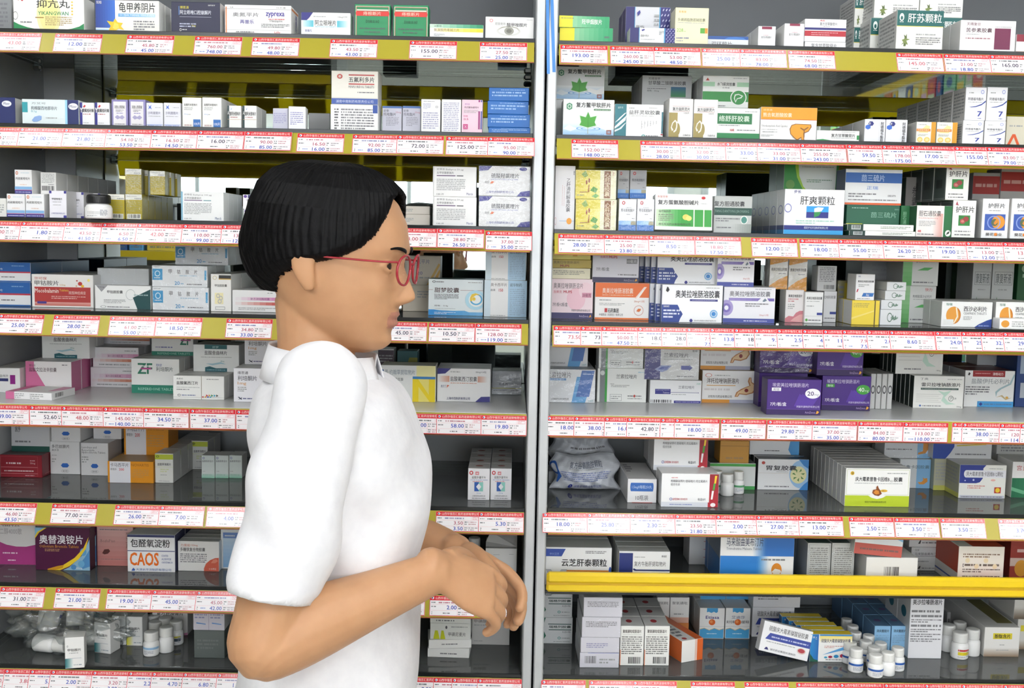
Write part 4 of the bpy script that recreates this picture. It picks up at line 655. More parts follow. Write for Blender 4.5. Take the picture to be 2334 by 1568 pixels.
c('R1', 1727.5, 1768, 60, None, .025, .055, 'eeeef0', 'white carton with maroon tab beside the blue-arch carton', [r(.2, .86, .78, .98, '8a2a48'), t('复方甘草甜素片', .18, .45, .76, .55, 'K'), l(.3, .57, .6, .61, 1, 'b05060')], n=3)
c('R1', 1787, 1833, 54, None, .015, .055, 'eeeef0', 'white maroon-tabbed carton beside the red-striped carton', [r(.26, .9, .78, 1, '8a2a48'), t('复方甘草甜素片', .24, .5, .8, .6, 'K'), l(.38, .62, .66, .66, 1, 'b05060')], n=3)
ag = c('R1', 1833.5, 1928, 96, None, .024, .06, 'eeeef0', 'red-blue striped carton sunk at the shelf edge', [t('复方甘草酸苷片', .16, .2, .78, .8, 'k')])
c('R1', 1833.5, 1929, 44, 95.5, None, .06, 'eeeef0', 'white carton with navy stripe above red band', [r(.0, .24, 1, .48, 'b82a38'), r(0, .52, 1, .62, '2f2f78'), t('复方甘草酸苷片', .36, .72, .78, .86, '5a5a60'), l(.16, .36, .82, .43, 1, 'd88088'), l(.16, .27, .6, .34, 1, 'd88088'), t('美能', .36, .9, .48, .97, 'R'), l(.45, .65, .6, .7, 1)], on=ag, n=3)
def gs(x0, x1, y0, y1, Y, lab, on=None, n=1, d=.085):
    return c('R1', x0, x1, y0, y1, Y, d, 'f0f0ea', lab, [r(.0, .60, 1, 1, '17605e'), r(0, .585, 1, .6, 'e0d040'), e(.10, .82, .05, .1, 'e4ece8'), e(.1, .8, .025, .05, '17605e'), l(.06, .68, .15, .72, 1, 'W'), t('肝苏颗粒', .23, .69, .96, .92, 'f2f4f0', .01), p('5a6a3a', (.16, .08), (.18, .3), (.16, .38), (.2, .34), (.22, .4), (.23, .3), (.21, .08)), p('7a8a4a', (.1, .1), (.17, .16), (.26, .12), (.22, .22), (.3, .26), (.2, .28), (.12, .24), (.16, .18)), l(.42, .36, .85, .42, 1), l(.42, .12, .95, .33, 4, 'k')], on=on, n=n, side='a4a49c', top='c4c6c0', SD=[l(.1, .1, .9, .9, 8, '7a7a7a')])
s0 = gs(1945, 1990, 63, None, .16, 'lower teal-topped herb carton, deepest column'); gs(1948, 1992, -10, 61, None, 'upper teal-topped herb carton, deepest column', s0)
s1 = gs(1983, 2086, 42, None, .105, 'lower teal-topped herb carton, middle column'); gs(1993, 2096, -34, 40.5, None, 'upper teal-topped herb carton, middle column', s1)
s3 = gs(2089, 2191, 40, None, .108, 'lower teal-topped herb carton, last column'); gs(2097, 2196, -36, 38.5, None, 'upper teal-topped herb carton, last column', s3)
gs(2043, 2150, 24, None, .004, 'teal-topped herb carton standing in front alone')
c('R1', 2188, 2315, 47, None, .014, .04, 'f0eff0', 'white carton with solid maroon square', [r(.62, .1, .91, .76, '72204a'), t('天晴复欣', .11, .83, .36, .93, '6a2038'), t('苦参素胶囊', .10, .62, .57, .76, '5a3a48', .01), l(.1, .54, .34, .58, 1), l(.1, .4, .54, .47, 1, '8a4a58'), l(.62, .79, .92, .82, 1, 'k'), t('正大天晴', .55, .0, .74, .035, '8a2a38')], n=2)
c('R1', 2316, 2372, 79, None, .014, .05, 'efeff0', 'small carton maroon above and orange below', [r(0, .62, 1, 1, '8a2038'), r(0, 0, 1, .1, 'd87a30')])
# ---- second shelf
LEAF = lambda: [g(0, .02, 1, .42, '9ac4ea', 'f4f6f6', 'v', 10), p('f4f6f6', (.55, .2), (.7, .36), (.85, .3), (1, .4), (1, .2), (.85, .16), (.7, .24)), p('e4eef6', (0, .18), (.12, .3), (.2, .24), (.3, .2), (.15, .12)), o_(.5, .2, .24, .06, '6aa0d8', .12), o_(.5, .2, .15, .035, '6aa0d8', .2),
   p('d4e4d8', (.48, .68), (.43, .54), (.31, .57), (.34, .38), (.3, .27), (.49, .21), (.68, .27), (.63, .38), (.68, .57), (.55, .54)), p('3f9a2c', (.49, .66), (.445, .51), (.33, .55), (.355, .38), (.325, .29), (.49, .23), (.65, .29), (.62, .38), (.655, .55), (.535, .51)), p('2f7f22', (.49, .66), (.485, .23), (.5, .23)), r(.485, .06, .495, .24, 'a8a878'),
   t('复方鳖甲软肝片', .25, .78, .93, .92, '2a2a2c', .018), r(.6, .7, .93, .745, '2a6a3a'), l(.62, .705, .92, .735, 1, 'b8d0b8'), p('4a8a6a', (.12, .9), (.175, .86), (.175, .74), (.12, .70), (.065, .74), (.065, .86)), o_(.12, .8, .035, .06, 'd8e8d8', .35), l(.45, .03, .82, .06, 1, '6a8ab0'), f(.855, .05, .95, .17, .02, '8a4a40'), l(.86, .06, .95, .16, 3, '8a4a40')]
c('R2', 1283, 1400, 227, None, .012, .05, 'f3f5f4', 'front white carton with a green leaf over water', LEAF(), top='d8dad8')
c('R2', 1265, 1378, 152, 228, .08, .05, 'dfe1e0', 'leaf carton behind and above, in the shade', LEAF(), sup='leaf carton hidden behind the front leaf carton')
c('R2', 1400.5, 1512, 238, None, .013, .035, 'f1f2f1', 'white carton with teal panel and white feather strokes', [r(0, 0, .24, 1, '2a7480'), r(.965, .12, 1, .78, '2a6a78'), r(.955, .07, 1, .11, 'a82a40'), p('e8eef0', (0, .3), (.12, .48), (.22, .62), (.24, .66), (.22, .5), (.1, .34), (0, .24)), p('e8eef0', (0, .42), (.1, .58), (.2, .72), (.24, .74), (.1, .52)), p('d8e4e8', (0, .2), (.1, .26), (.2, .4), (.24, .44), (.14, .24), (0, .14)), t('益肝灵', .06, .86, .17, .92, 'b8d8dc'), t('益肝灵软胶囊', .29, .69, .93, .82, '3a3a40'), t('YI GAN LING RUAN JIAO NANG', .29, .62, .8, .66, 'g'), t('优普佳', .29, .86, .4, .9, 'k'), l(.7, .88, .88, .91, 1), o_(.6, .03, .04, .05, '2a9a98', .4), l(.65, .02, .9, .07, 1, 'k')] + [l(.55+.06*i, .25+.03*i, .57+.06*i, .5, 6, 'k') for i in range(6)])
c('R2', 1463, 1577, 173, 240, .1, .035, 'c9cccc', 'grey-white carton with a blue-green picture square, behind', [g(.58, .28, .88, .62, '2a8a48', '2a6a98', 'v'), t('天晴甘平', .12, .85, .36, .94, 'k'), t('甘草酸二铵肠溶胶囊', .12, .68, .88, .82, '4a4a4c', .008), r(.12, .62, .86, .626, 'g'), l(.1, .53, .48, .58, 1, 'k'), t('规格：50mg', .1, .44, .34, .51, 'k')], sup='carton below the blue-green picture square', n=4, side='aeb2b2')
for q, (a, b_) in enumerate(((1524, 1580), (1580.5, 1636))):
    c('R2', a, b_, 225+q*2, None, .012, .045, 'f1f0ee', ('first', 'second')[q] + ' of the twin white cartons with gold hook panel', [r(0, 0, .36, .64, '9f8f54'), r(.34, .0, .42, .3, '9f8f54'), e(.36, .22, .12, .16, '9f8f54'), p('e8e4da', (.22, .13), (.32, .18), (.36, .28), (.36, .4), (.26, .46), (.14, .38), (.09, .26), (.14, .17), (.2, .2), (.13, .27), (.18, .37), (.27, .42), (.31, .36), (.31, .28), (.27, .2), (.2, .17)), r(.14, .80, .85, .806, 'a04a48'), t('复方益肝灵片', .14, .69, .86, .78, '3a3a40', .012), t('100片', .62, .61, .84, .66, 'k'), r(.14, .67, .86, .676, 'a04a48'), t('汉森药业', .6, .05, .92, .1, 'k')], rot=(3, 1)[q])
nt = c('R2', 1632, 1732, 247, None, .016, .05, 'eceeec', 'white carton with green title band and green foot', [r(0, 0, 1, .2, '1f7f48'), r(0, .49, .82, .83, '1f7040'), t('络舒肝胶囊', .06, .57, .76, .76, 'd8e8d8', .01), l(.06, .42, .55, .47, 1, 'k'), t('HAR', .32, .26, .42, .34, 'b83038', .05), l(.48, .27, .9, .33, 1, 'k'), l(.65, .87, .93, .92, 1)], top='2a6a44')
c('R2', 1601, 1707, 173, 246, .045, .05, 'eef0ee', 'white carton with liver ring on green band', [r(0, .19, 1, .5, '2a8a3e'), r(0, .66, .26, .8, 'a9d4b4'), r(.74, .66, 1, .8, 'a9d4b4'), t('水飞蓟宾胶囊', .31, .68, .7, .79, '2a2a2c', .012), t('水林佳', .42, .6, .58, .65, 'k'), e(.78, .32, .175, .25, 'eef0ee'), e(.78, .32, .155, .22, '2a8a3e'), p('e4ece4', (.68, .3), (.7, .42), (.78, .44), (.88, .38), (.84, .3), (.76, .28), (.72, .16)), p('2a8a3e', (.7, .31), (.72, .39), (.78, .41), (.85, .37), (.82, .33), (.75, .3), (.72, .21)), p('c04838', (.1, .93), (.14, .84), (.06, .84)), l(.65, .9, .95, .94, 1), l(.02, .03, .5, .08, 1, 'k')], sup='carton hidden beneath the liver-ring carton', n=2)
c('R2', 1733, 1862, 245, None, .014, .045, 'f0efee', 'white carton with orange top and liver drawing', [r(0, .63, 1, 1, 'ec9a1e'), r(0, .62, 1, .635, 'b8482a'), t('熊去氧胆酸胶囊', .04, .70, .55, .83, 'f2e4c8', .01), t('优思弗', .04, .88, .2, .94, 'f2d8a8'), t('Ursodeoxycholic Acid Capsules', .02, .38, .48, .47, '5a5a5c'), l(.02, .3, .3, .34, 1), l(.04, .22, .3, .28, 1), l(.02, .1, .24, .17, 2), p('8a5a20', (.535, .2), (.52, .35), (.55, .47), (.62, .51), (.9, .5), (.91, .42), (.86, .28), (.78, .22), (.79, .0), (.74, 0), (.73, .08), (.66, 0), (.6, .08)), p('ec9a20', (.55, .2), (.535, .34), (.56, .45), (.63, .49), (.89, .48), (.89, .42), (.85, .3), (.765, .24), (.775, .02), (.745, .02), (.735, .12), (.66, .04), (.61, .1)), p('8a5a20', (.77, .3), (.7, .38), (.72, .4), (.775, .35), (.84, .42), (.86, .4), (.79, .31), (.79, .1), (.775, .1))], top='d08a24')
c('R2', 1861, 1959, 298, None, .016, .04, 'eeefee', 'low white carton with green hill at its foot', [p('3a9a58', (0, 0), (0, .16), (.15, .22), (.35, .1), (.5, .0)), t('复方甘草酸苷片', .34, .42, .9, .72, '2a2a2c', .02), l(.34, .3, .9, .37, 1, 'k'), r(.94, .2, 1, .6, '2a8a48'), l(.58, .84, .9, .92, 1)])
for q, (a, b_) in enumerate(((1970, 2018), (2018.5, 2068))):
    c('R2', a, b_, 272+q, None, .016, .06, 'e9eaf0', ('first', 'second')[q] + ' of the twin white cartons with blue hexagons', [p('2a2f7a', *[(.3+.14*math.cos(i*math.pi/3), .81+.11*math.sin(i*math.pi/3)) for i in range(6)]), p('3a6ac8', *[(.16+.14*math.cos(i*math.pi/3+.5), .66+.11*math.sin(i*math.pi/3+.5)) for i in range(6)]), t('肝', .2, .76, .29, .86, 'W'), vt('阿德福韦酯胶', .76, .02, .92, .88, '3a3a40', .012), r(.70, .05, .705, .95, 'g')], n=4, side='9a9c9e', top='a8aaac')
for q, (a, b_) in enumerate(((2088, 2133), (2134.5, 2182))):
    c('R2', a, b_, 278+q, None, .014, .05, 'f0eee2', ('first', 'second')[q] + ' of the twin white-gold cartons with citrus slices', [r(.76, 0, 1, 1, 'd89a28'), p('f0dc9a', (.1, .5), (.5, .85), (.7, .8), (.6, .5)), e(.2, .18, .14, .12, 'f0cc6a'), e(.56, .18, .15, .12, 'f0cc6a'), e(.2, .18, .09, .07, 'f4e0a0'), e(.56, .18, .09, .07, 'f4e0a0'), r(0, .56, .72, .68, 'd8883a'), t('阿德福韦酯片', .06, .58, .66, .66, 'f4e0c0'), l(.1, .84, .5, .9, 1), l(.08, .34, .6, .44, 2)], n=5, side='9c9e9c', top='b0aa98')
def sv(x0, x1, y0, y1, lab, on=None):
    return c('R2', x0, x1, y0, y1, .012, .05, 'eff0f4', lab, [t('阿德福韦酯片', .12, .60, .86, .69, '2a2a34', .008), l(.14, .53, .8, .57, 1), p('2f4a9c', (.18, .40), (.5, .43), (.78, .5), (.98, .61), (.98, .56), (.78, .46), (.5, .40), (.3, .39)), t('7', .6, .12, .82, .28, '2f3f9a', .03), l(.62, .04, .8, .08, 1, '2f3f9a'), o_(.8, .86, .08, .06, '8a9ad8', .3), l(.16, .8, .4, .86, 1)], on=on, n=6, side='8f9294', top='a4a6a8', SD=[l(.1, .1, .9, .9, 8, '70747a')])
va = sv(2194, 2242, 275, None, 'first lower carton of the blue-swoosh seven block'); vb = sv(2243.5, 2292, 276, None, 'second lower carton of the blue-swoosh seven block')
sv(2200, 2248, 199, 271, 'first upper carton of the blue-swoosh seven block', va); sv(2249, 2296, 199, 271, 'second upper carton of the blue-swoosh seven block', vb)
c('R2', 2293, 2360, 266, None, .04, .05, 'ddd8c4', 'beige carton with an orange chevron at the frame edge', [p('e05a24', (.02, 0), (.22, .42), (.32, .42), (.52, 0), (.42, 0), (.27, .32), (.12, 0)), l(.1, .64, .6, .74, 1)], n=2)
# ---- third shelf
c('R3', 1257, 1310.5, 378, None, .016, .07, 'dddde0', 'tall grey-white carton with vertical title beside post', [vt('乙肝清热解毒胶囊', .57, .28, .78, .8, '3a3a44'), vt('康臣', .9, .86, .98, .92, '3a3a44')] + [l(.1+.09*i, .35, .12+.09*i, .76-.02*i, 14, 'b86a6a') for i in range(5)] + [r(.25, .135, .98, .14, '5a9ad0'), e(.74, .135, .13, .05, 'e09a3a'), o_(.06, .13, .05, .06, 'c86a5a', .1)])
def yl(y0, lab, on=None):
    return c('R3', 1311.5, 1405, y0, None, .014, .06, 'ece6a0', lab, [g(0, 0, .6, 1, 'd9c62c', 'ece38a'), g(0, .7, .6, 1, 'd4c030', 'e4d860'), r(.6, 0, 1, 1, 'efeccb'), r(.7, .04, .86, .97, '8a5a34'), vt('心肝宝胶囊', .715, .1, .845, .9, 'e8d8b4', .01), p('5a9a3a', (.36, .3), (.44, .44), (.55, .36), (.5, .22)), p('6aa848', (.4, .1), (.5, .2), (.58, .12), (.5, .04)), p('8aa84a', (.14, .85), (.24, .98), (.3, .8), (.22, .74)), p('a8702a', (.1, .25), (.3, .26), (.32, .5), (.34, .5), (.34, .24), (.12, .22)), e(.27, .58, .02, .08, '9a4a2a'), e(.33, .64, .02, .08, '9a4a2a'), l(.04, .1, .22, .17, 1, '6a6a20'), l(.9, .82, .94, .96, 3, 'b86a5a')], on=on, top='c8c06a', wrap=1)
y1_ = yl(455, 'lower yellow carton with brown vertical title'); yl(388, 'upper yellow carton with brown vertical title', y1_)
UD = lambda: [r(0, 0, 1, .19, '2f72c4'), g(0, .19, 1, .32, '8ab8ec', 'b8d4f2'), r(.7, .19, .98, .31, 'b0ac90'), o_(.26, .88, .09, .06, 'c84848', .5), t('熊去氧胆酸片', .12, .60, .88, .70, '3a3a40'), l(.35, .72, .7, .75, 1), l(.45, .5, .65, .54, 1, 'k'), l(.76, .37, .9, .41, 1, 'k'), t('上海医药公司', .12, .06, .86, .13, '8ab0e4')]
for q, (a, b_) in enumerate(((1410, 1450.5), (1451.5, 1491))):
    ud = c('R3', a, b_, 454, None, .012, .045, 'f0f0f4', ('first', 'second')[q] + ' of the lower white cartons footed in blue', UD(), wrap=1)
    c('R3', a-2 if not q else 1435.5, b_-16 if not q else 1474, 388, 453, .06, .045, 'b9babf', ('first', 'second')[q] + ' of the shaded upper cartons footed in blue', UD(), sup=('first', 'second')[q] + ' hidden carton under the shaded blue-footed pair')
c('R3', 1493, 1625, 446, None, .012, .03, 'eff0ee', 'white carton with green panel and two gold tablets', [g(.02, .1, .45, .57, 'd4e4c8', '2f9a3a'), r(.45, .1, .985, .57, '2f9a3a'), r(.67, .08, .69, .57, 'e4ecdc'), r(.84, .08, .86, .57, 'e4ecdc'), e(.54, .36, .06, .08, 'd8cc60'), e(.59, .33, .05, .07, 'e8d878'), t('复方蛋氨酸胆碱片', .05, .70, .76, .83, '26262a', .016), l(.8, .72, .9, .76, 1), t('东宝甘泰', .04, .89, .22, .95, 'c86a60'), e(.84, .90, .035, .04, 'R'), t('治疗脂肪肝', .06, .48, .28, .55, '3a4a3a'), l(.06, .24, .32, .45, 4, '5a6a50'), t('通化东宝药业股份有限公司', .06, .13, .62, .19, '3a3a30')], lean=-6)
c('R3', 1627, 1714, 447, None, .035, .04, 'c2c6c4', 'grey carton with a dark green lettered band', [r(0, .48, 1, .68, '1f4a40'), t('FANG DANTONG JIAONANG', .03, .53, .92, .63, '7a988e', .01), t('复方胆通胶囊', .0, .72, .8, .86, '2e2e32', .012), e(.8, .36, .1, .12, 'e4e8e4'), e(.8, .36, .075, .09, '4a8a80'), l(.05, .3, .68, .42, 2, 'k'), l(.08, .12, .46, .18, 1, 'k'), g(.5, .0, 1, .25, 'c2c6c4', '8a948e')])
GSH = lambda: [r(0, 0, 1, .1, '2f9ad8'), r(0, .1, 1, .2, '1f2a7c'), t('肝爽颗粒', .26, .66, .84, .85, '1f1f24', .006), t('步长', .15, .91, .27, .98, '1f2a7c', .02), r(.37, .37, .74, .63, '2a9ae0'), r(.37, .37, .74, .5, '242a80'), p('eef2f2', (.5, .58), (.56, .61), (.66, .6), (.62, .52), (.5, .48)), p('2a8a4a', (.5, .5), (.62, .51), (.58, .42), (.5, .38)), l(.2, .23, .84, .33, 2, '8ac0b0'), t('保定步长天浩制药有限公司', .34, .125, .74, .18, 'd0d8ee'), o_(.06, .58, .06, .1, '7a80b8', .2)]
gsr = c('R3', 1787, 1924, 432, None, .012, .045, 'f1f2f4', 'white carton with blue leaf square and navy-cyan foot', GSH(), n=5, side='b4b8bc', top='c4c8cc', step=.0465, SD=[r(0, 0, 1, .1, '2f7ab0'), r(0, .1, 1, .2, '2a3270'), o_(.5, .55, .3, .1, '6a70b0', .2)])
c('R3', 1787, 1912, 357, 431, .10, .05, 'dfe8df', 'green carton with a round-cut white panel, behind', [r(0, 0, 1, 1, '2f9a3c'), p('e8eee8', (.3, 1), (.26, .75), (.28, .45), (.36, .15), (.45, 0), (.95, 0), (.96, 1)), p('a8d83a', (.22, 1), (.2, .7), (.24, .4), (.34, .1), (.4, 0), (.45, 0), (.36, .15), (.28, .45), (.26, .75), (.3, 1)), t('复方胆通胶囊', .33, .76, .9, .92, '3a4a3e'), l(.33, .68, .9, .73, 1), e(.12, .2, .08, .13, '6aa84a'), l(.42, .26, .88, .36, 2, '5a8a68'), l(.52, .03, .85, .09, 1, 'k')], on=gsr, n=2, side='1f5a34', SD=[])
gbx = c('R3', 1928, 2050, 468, None, .045, .05, '1f6048', 'dark green carton with a yellow-edged white foot', [p('cfd42a', (0, .4), (.3, .4), (.38, .3), (.42, .18), (1, .18), (1, .1), (0, .1)), p('eef0ea', (0, .36), (.28, .36), (.34, .28), (.38, .1), (0, .06)), t('茴三硫片', .46, .6, .94, .78, '8ab8a4'), l(.1, .88, .4, .93, 1, '8ab8a4'), t('胆维他', .9, .85, .98, .9, '8ab8a4')], top='2a5a48')
c('R3', 1926, 2056, 386, 467, None, .05, 'eef0f2', 'white carton with blue title band and orange foot', [r(0, .62, 1, .9, '2f66b4'), r(0, 0, 1, .06, 'd8602a'), t('茴三硫片', .28, .66, .69, .85, 'b8d0ee', .008), t('正瑞', .38, .43, .58, .53, '3a7ac8'), l(.06, .2, .55, .34, 2, 'k'), l(.06, .11, .92, .17, 1, 'k'), t('国药', .76, .24, .9, .29, 'k')], on=gbx, side='33476a', top='c8ccd0', SD=[])
fa = c('R3', 1935, 2087, 527, None, .012, .028, 'f0f1ec', 'lower flat carton lying before the dark green carton', [r(0, 0, .24, 1, '1a3a34'), r(.06, .15, .2, .85, 'b8c0c0'), b(.075, .2, .19, .82), l(.5, .3, .95, .75, 2, '6a7a6a')], side='1f5a44')
c('R3', 1931, 2083, 512, 526, None, .028, 'f0f1ec', 'upper flat carton lying before the dark green carton', [r(0, 0, .24, 1, '1a3a34'), r(.06, .15, .2, .85, 'b8c0c0'), b(.075, .2, .19, .82), l(.5, .3, .95, .75, 2, '6a7a6a')], on=fa, side='1f5a44')
c('R3', 2052, 2086, 469, None, .046, .05, '226a3c', 'plain green carton standing between green and pinkish cartons', [vt('胆石通', .15, .4, .4, .8, '8ac09a')])
c('R3', 2088.5, 2170, 469, None, .014, .04, 'efe9e6', 'pale pinkish carton with a green end panel', [r(.77, 0, 1, 1, '1f6a3a'), g(.45, 0, .74, .75, 'efe9e6', 'd8a098'), t('胆石通胶囊', .06, .66, .68, .84, '2a2a2c'), t('Danshitong Jiaonang', .06, .57, .6, .63, 'd08080'), l(.07, .34, .55, .52, 4), t('48', .04, .15, .14, .22, 'R', .02), l(.04, .06, .5, .12, 1, 'k'), e(.9, .13, .08, .1, 'e8ece8'), p('2a3a2e', (.85, .08), (.93, .12), (.95, .2), (.88, .16))], top='3a6a4a', side='2a5a3c')
def hg(x0, x1, y0, y1, lab, Y=.012, on=None):
    return c('R3', x0, x1, y0, y1, Y, .05, 'f1f2ee', lab, [t('护肝片', .12, .67, .92, .84, '26262a', .01), r(.26, .32, .76, .6, '2f7f3a'), e(.44, .44, .12, .07, 'a84a4a'), e(.58, .50, .12, .07, '9a3a3a'), e(.44, .44, .07, .035, 'c87a70'), l(.12, .14, .8, .2, 1, 'k'), l(.12, .05, .8, .11, 1, 'k'), p('a84a5a', (.1, .88), (.16, .98), (.2, .9), (.24, .86))], on=on, n=4, side='4f5a56', top='8a928c', SD=[f(.06, .04, .94, .96, .02, '9aa49e'), b(.2, .3, .7, .6)])
ha = hg(2170.5, 2224, 457, None, 'lower white carton with green bean square'); hg(2156, 2209, 377, 456, 'upper white carton with green bean square', on=ha)
SUN = lambda: [t('护肝片', .2, .76, .84, .88, '2a2a30', .012), l(.24, .68, .7, .71, 1, 'k'), r(.1, .2, .88, .61, '3a5aac'), e(.62, .41, .25, .17, 'e0922a'), o_(.45, .4, .25, .17, '8aa0d8', .16), e(.48, .4, .13, .09, '5a6a4a'), p('d8862a', (.5, .45), (.58, .5), (.6, .4), (.5, .34), (.44, .38)), t('葵花药业', .16, .06, .78, .14, '4a4a4a', .02), e(.54, .1, .06, .04, 'e0802a')]
c('R3', 2238, 2299, 453, None, .012, .055, 'eeeff0', 'white carton with blue sun square', SUN(), n=2); c('R3', 2304, 2364, 453, None, .012, .055, 'eeeff0', 'blue sun-square carton at the frame edge', SUN(), n=2)
for q in range(2):
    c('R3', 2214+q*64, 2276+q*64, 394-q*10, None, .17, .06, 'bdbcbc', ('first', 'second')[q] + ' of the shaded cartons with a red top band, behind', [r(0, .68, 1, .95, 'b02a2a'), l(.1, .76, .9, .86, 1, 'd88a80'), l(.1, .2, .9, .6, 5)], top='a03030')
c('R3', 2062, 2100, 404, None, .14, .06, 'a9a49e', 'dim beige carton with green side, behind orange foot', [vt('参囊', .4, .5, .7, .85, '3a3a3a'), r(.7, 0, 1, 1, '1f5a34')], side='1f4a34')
# ---- fourth shelf
pr = c('R4', 1250, 1352, 636, 714, .065, .05, 'e9d4da', 'pale pink carton with navy foot, beside post', [r(0, 0, 1, .155, '2f2a5c'), e(.6, .5, .22, .28, 'e6bcc8'), e(.82, .72, .16, .2, 'eaccd4'), t('奥美拉唑镁肠溶片', .06, .76, .76, .9, '4a4044'), t('洛赛克', .06, .64, .26, .71, 'c04a58'), t('MUPS', .3, .645, .5, .71, 'b83a48', .03), r(.74, .54, .96, .66, 'c98aa0'), t('20毫克', .75, .56, .95, .64, '6a3048'), t('7片/板×2板/盒', .05, .31, .4, .41, '4a4a50'), t('阿斯利康制药有限公司', .5, .185, .94, .245, 'k'), t('AstraZeneca', .68, .05, .9, .1, 'c0b8d8'), p('e0a030', (.91, .04), (.95, .12), (.97, .06))])
pa = c('R4', 1250.5, 1346, 611.5, 635, None, .05, 'e2dcc0', 'cream flat carton under two yellow ones', [l(.05, .35, .85, .8, 3, '6a6a5a')], on=pr)
pb2 = c('R4', 1251, 1348, 592, 611, None, .05, 'b09a3a', 'olive-gold flat carton between cream and yellow ones', [t('奥美拉唑镁肠溶片', .05, .5, .7, .85, '5a4a18'), t('MUPS', .22, .1, .45, .4, '8a3a28', .03)], on=pa, top='a08a38')
c('R4', 1252, 1347, 561, 591, None, .05, 'd8cc6a', 'yellow flat carton on top beside the post', [t('奥美拉唑镁肠溶片', .02, .55, .46, .8, '4a4420'), t('MUPS', .15, .32, .3, .48, '9a4a30', .03), r(.54, .24, .66, .42, 'b8902a'), t('10毫克', .78, .6, .92, .75, '5a5a40')], on=pb2, top='b8ae60')
ob_ = c('R4', 1356, 1480, 645, 718, .065, .045, 'f0eeec', 'white carton with orange top and capsule in lens', [r(0, .61, 1, 1, 'df6a28'), r(0, .0, 1, .055, 'd8702e'), t('奥美拉唑肠溶胶囊', .13, .71, .7, .86, 'f2dccc', .01), l(.13, .64, .7, .69, 1, 'e8a880'), p('ecd8d0', (.73, .58), (.9, .9), (.95, .9), (.79, .58)), p('f6efe8', (.76, .58), (.88, .82), (.9, .8), (.8, .58)), l(.08, .5, .3, .56, 1), l(.08, .38, .55, .46, 2, '9a9a9a'), t('20mg×12粒', .72, .47, .92, .54, 'd08a70'), o_(.81, .26, .09, .14, 'd8a8a0', .12), p('d8702e', (.77, .24), (.8, .31), (.85, .31), (.85, .27), (.82, .22)), t('石药集团', .24, .19, .44, .31, 'K', .02), r(.18, .2, .23, .31, 'b83038'), t('中诺药业（石家庄）有限公司', .08, .1, .52, .17, 'k')], top='d87a3c')
c('R4', 1350.5, 1457, 562, 638, None, .05, 'd4d3dc', 'lilac-grey carton with a grey dose badge', [r(0, 0, 1, .145, '2f2a4c'), t('奥美拉唑镁肠溶片', .16, .78, .78, .92, '5a5a64'), t('洛赛克', .16, .67, .33, .74, 'c04a58'), t('MUPS', .35, .67, .53, .74, 'b83a48', .03), r(.73, .53, .96, .66, '77777c'), t('10毫克', .74, .55, .95, .645, 'd8d8dc'), t('7片/板/盒', .08, .32, .36, .42, '4a4a50'), l(.55, .19, .95, .25, 1, 'k'), t('AstraZeneca', .68, .04, .9, .1, 'a8a0b8'), p('e0a030', (.91, .04), (.95, .12), (.97, .06))], on=ob_, top='b4b4b8')
def om(x0, x1, y0, y1, lab, on=None, Y=.06, n=4):
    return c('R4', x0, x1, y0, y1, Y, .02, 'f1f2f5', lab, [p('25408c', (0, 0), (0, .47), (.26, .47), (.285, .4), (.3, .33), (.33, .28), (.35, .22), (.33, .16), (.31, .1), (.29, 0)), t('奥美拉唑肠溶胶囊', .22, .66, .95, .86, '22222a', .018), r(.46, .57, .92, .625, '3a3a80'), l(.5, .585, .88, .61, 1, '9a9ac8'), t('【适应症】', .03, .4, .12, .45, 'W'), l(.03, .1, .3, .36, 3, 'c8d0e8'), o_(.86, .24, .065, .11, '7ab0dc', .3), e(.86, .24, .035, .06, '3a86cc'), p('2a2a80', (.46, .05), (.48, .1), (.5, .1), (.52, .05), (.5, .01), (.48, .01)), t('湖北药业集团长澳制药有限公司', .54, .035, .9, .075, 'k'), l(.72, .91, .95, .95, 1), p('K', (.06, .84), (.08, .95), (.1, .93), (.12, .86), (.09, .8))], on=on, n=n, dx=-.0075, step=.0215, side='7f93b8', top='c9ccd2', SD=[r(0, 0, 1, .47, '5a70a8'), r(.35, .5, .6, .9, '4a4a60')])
oa = om(1508, 1647, 650, 737, 'lower white carton with wavy navy block', Y=.03); om(1498, 1634, 570, 644, 'upper white carton with wavy navy block', oa)
def pu(x0, x1, y0, y1, lab, on=None, n=2):
    return c('R4', x0, x1, y0, y1, .04, .045, 'e9e9ef', lab, [r(0, 0, 1, .13, '46509c'), o_(.06, .42, .13, .22, 'a094c8', .4), o_(.06, .42, .08, .13, '7a6ab4', .5), g(.1, .62, .98, .70, '9a8ec4', '6a5aa8'), p('e9e9ef', (.72, .7), (.66, .62), (.88, .62), (.84, .7)), p('6a7a8a', (.75, .62), (.8, .7), (.84, .64), (.78, .6)), t('奥美拉唑肠溶胶囊', .11, .74, .9, .89, '4a4a56'), l(.6, .93, .92, .97, 1), l(.42, .45, .88, .57, 2, 'k'), t('20mg×21粒', .7, .2, .88, .26, 'c06a70'), l(.4, .04, .85, .09, 1, 'c8ccea')], on=on, n=n, top='b4b4c0')
ua = pu(1648.5, 1767, 655, 733, 'lower white carton with a violet swirl'); pu(1635, 1720, 572, 647, 'upper white carton with a violet band', on=ua)
st1 = c('R4', 1790, 1832, 661, 727, .08, .04, 'eeeaea', 'white carton with a pink stomach curve', [p('c87a84', (0, 0), (0, .12), (.2, .2), (.45, .18), (.6, .3), (.8, .36), (1, .36), (1, 0)), p('e0a8a8', (.3, .04), (.5, .14), (.8, .24), (1, .26), (1, 0)), t('奥美拉唑肠溶片', .14, .77, .9, .86, 'K', .014), l(.14, .62, .7, .75, 2, 'c06a70'), l(.14, .4, .5, .58, 3)])
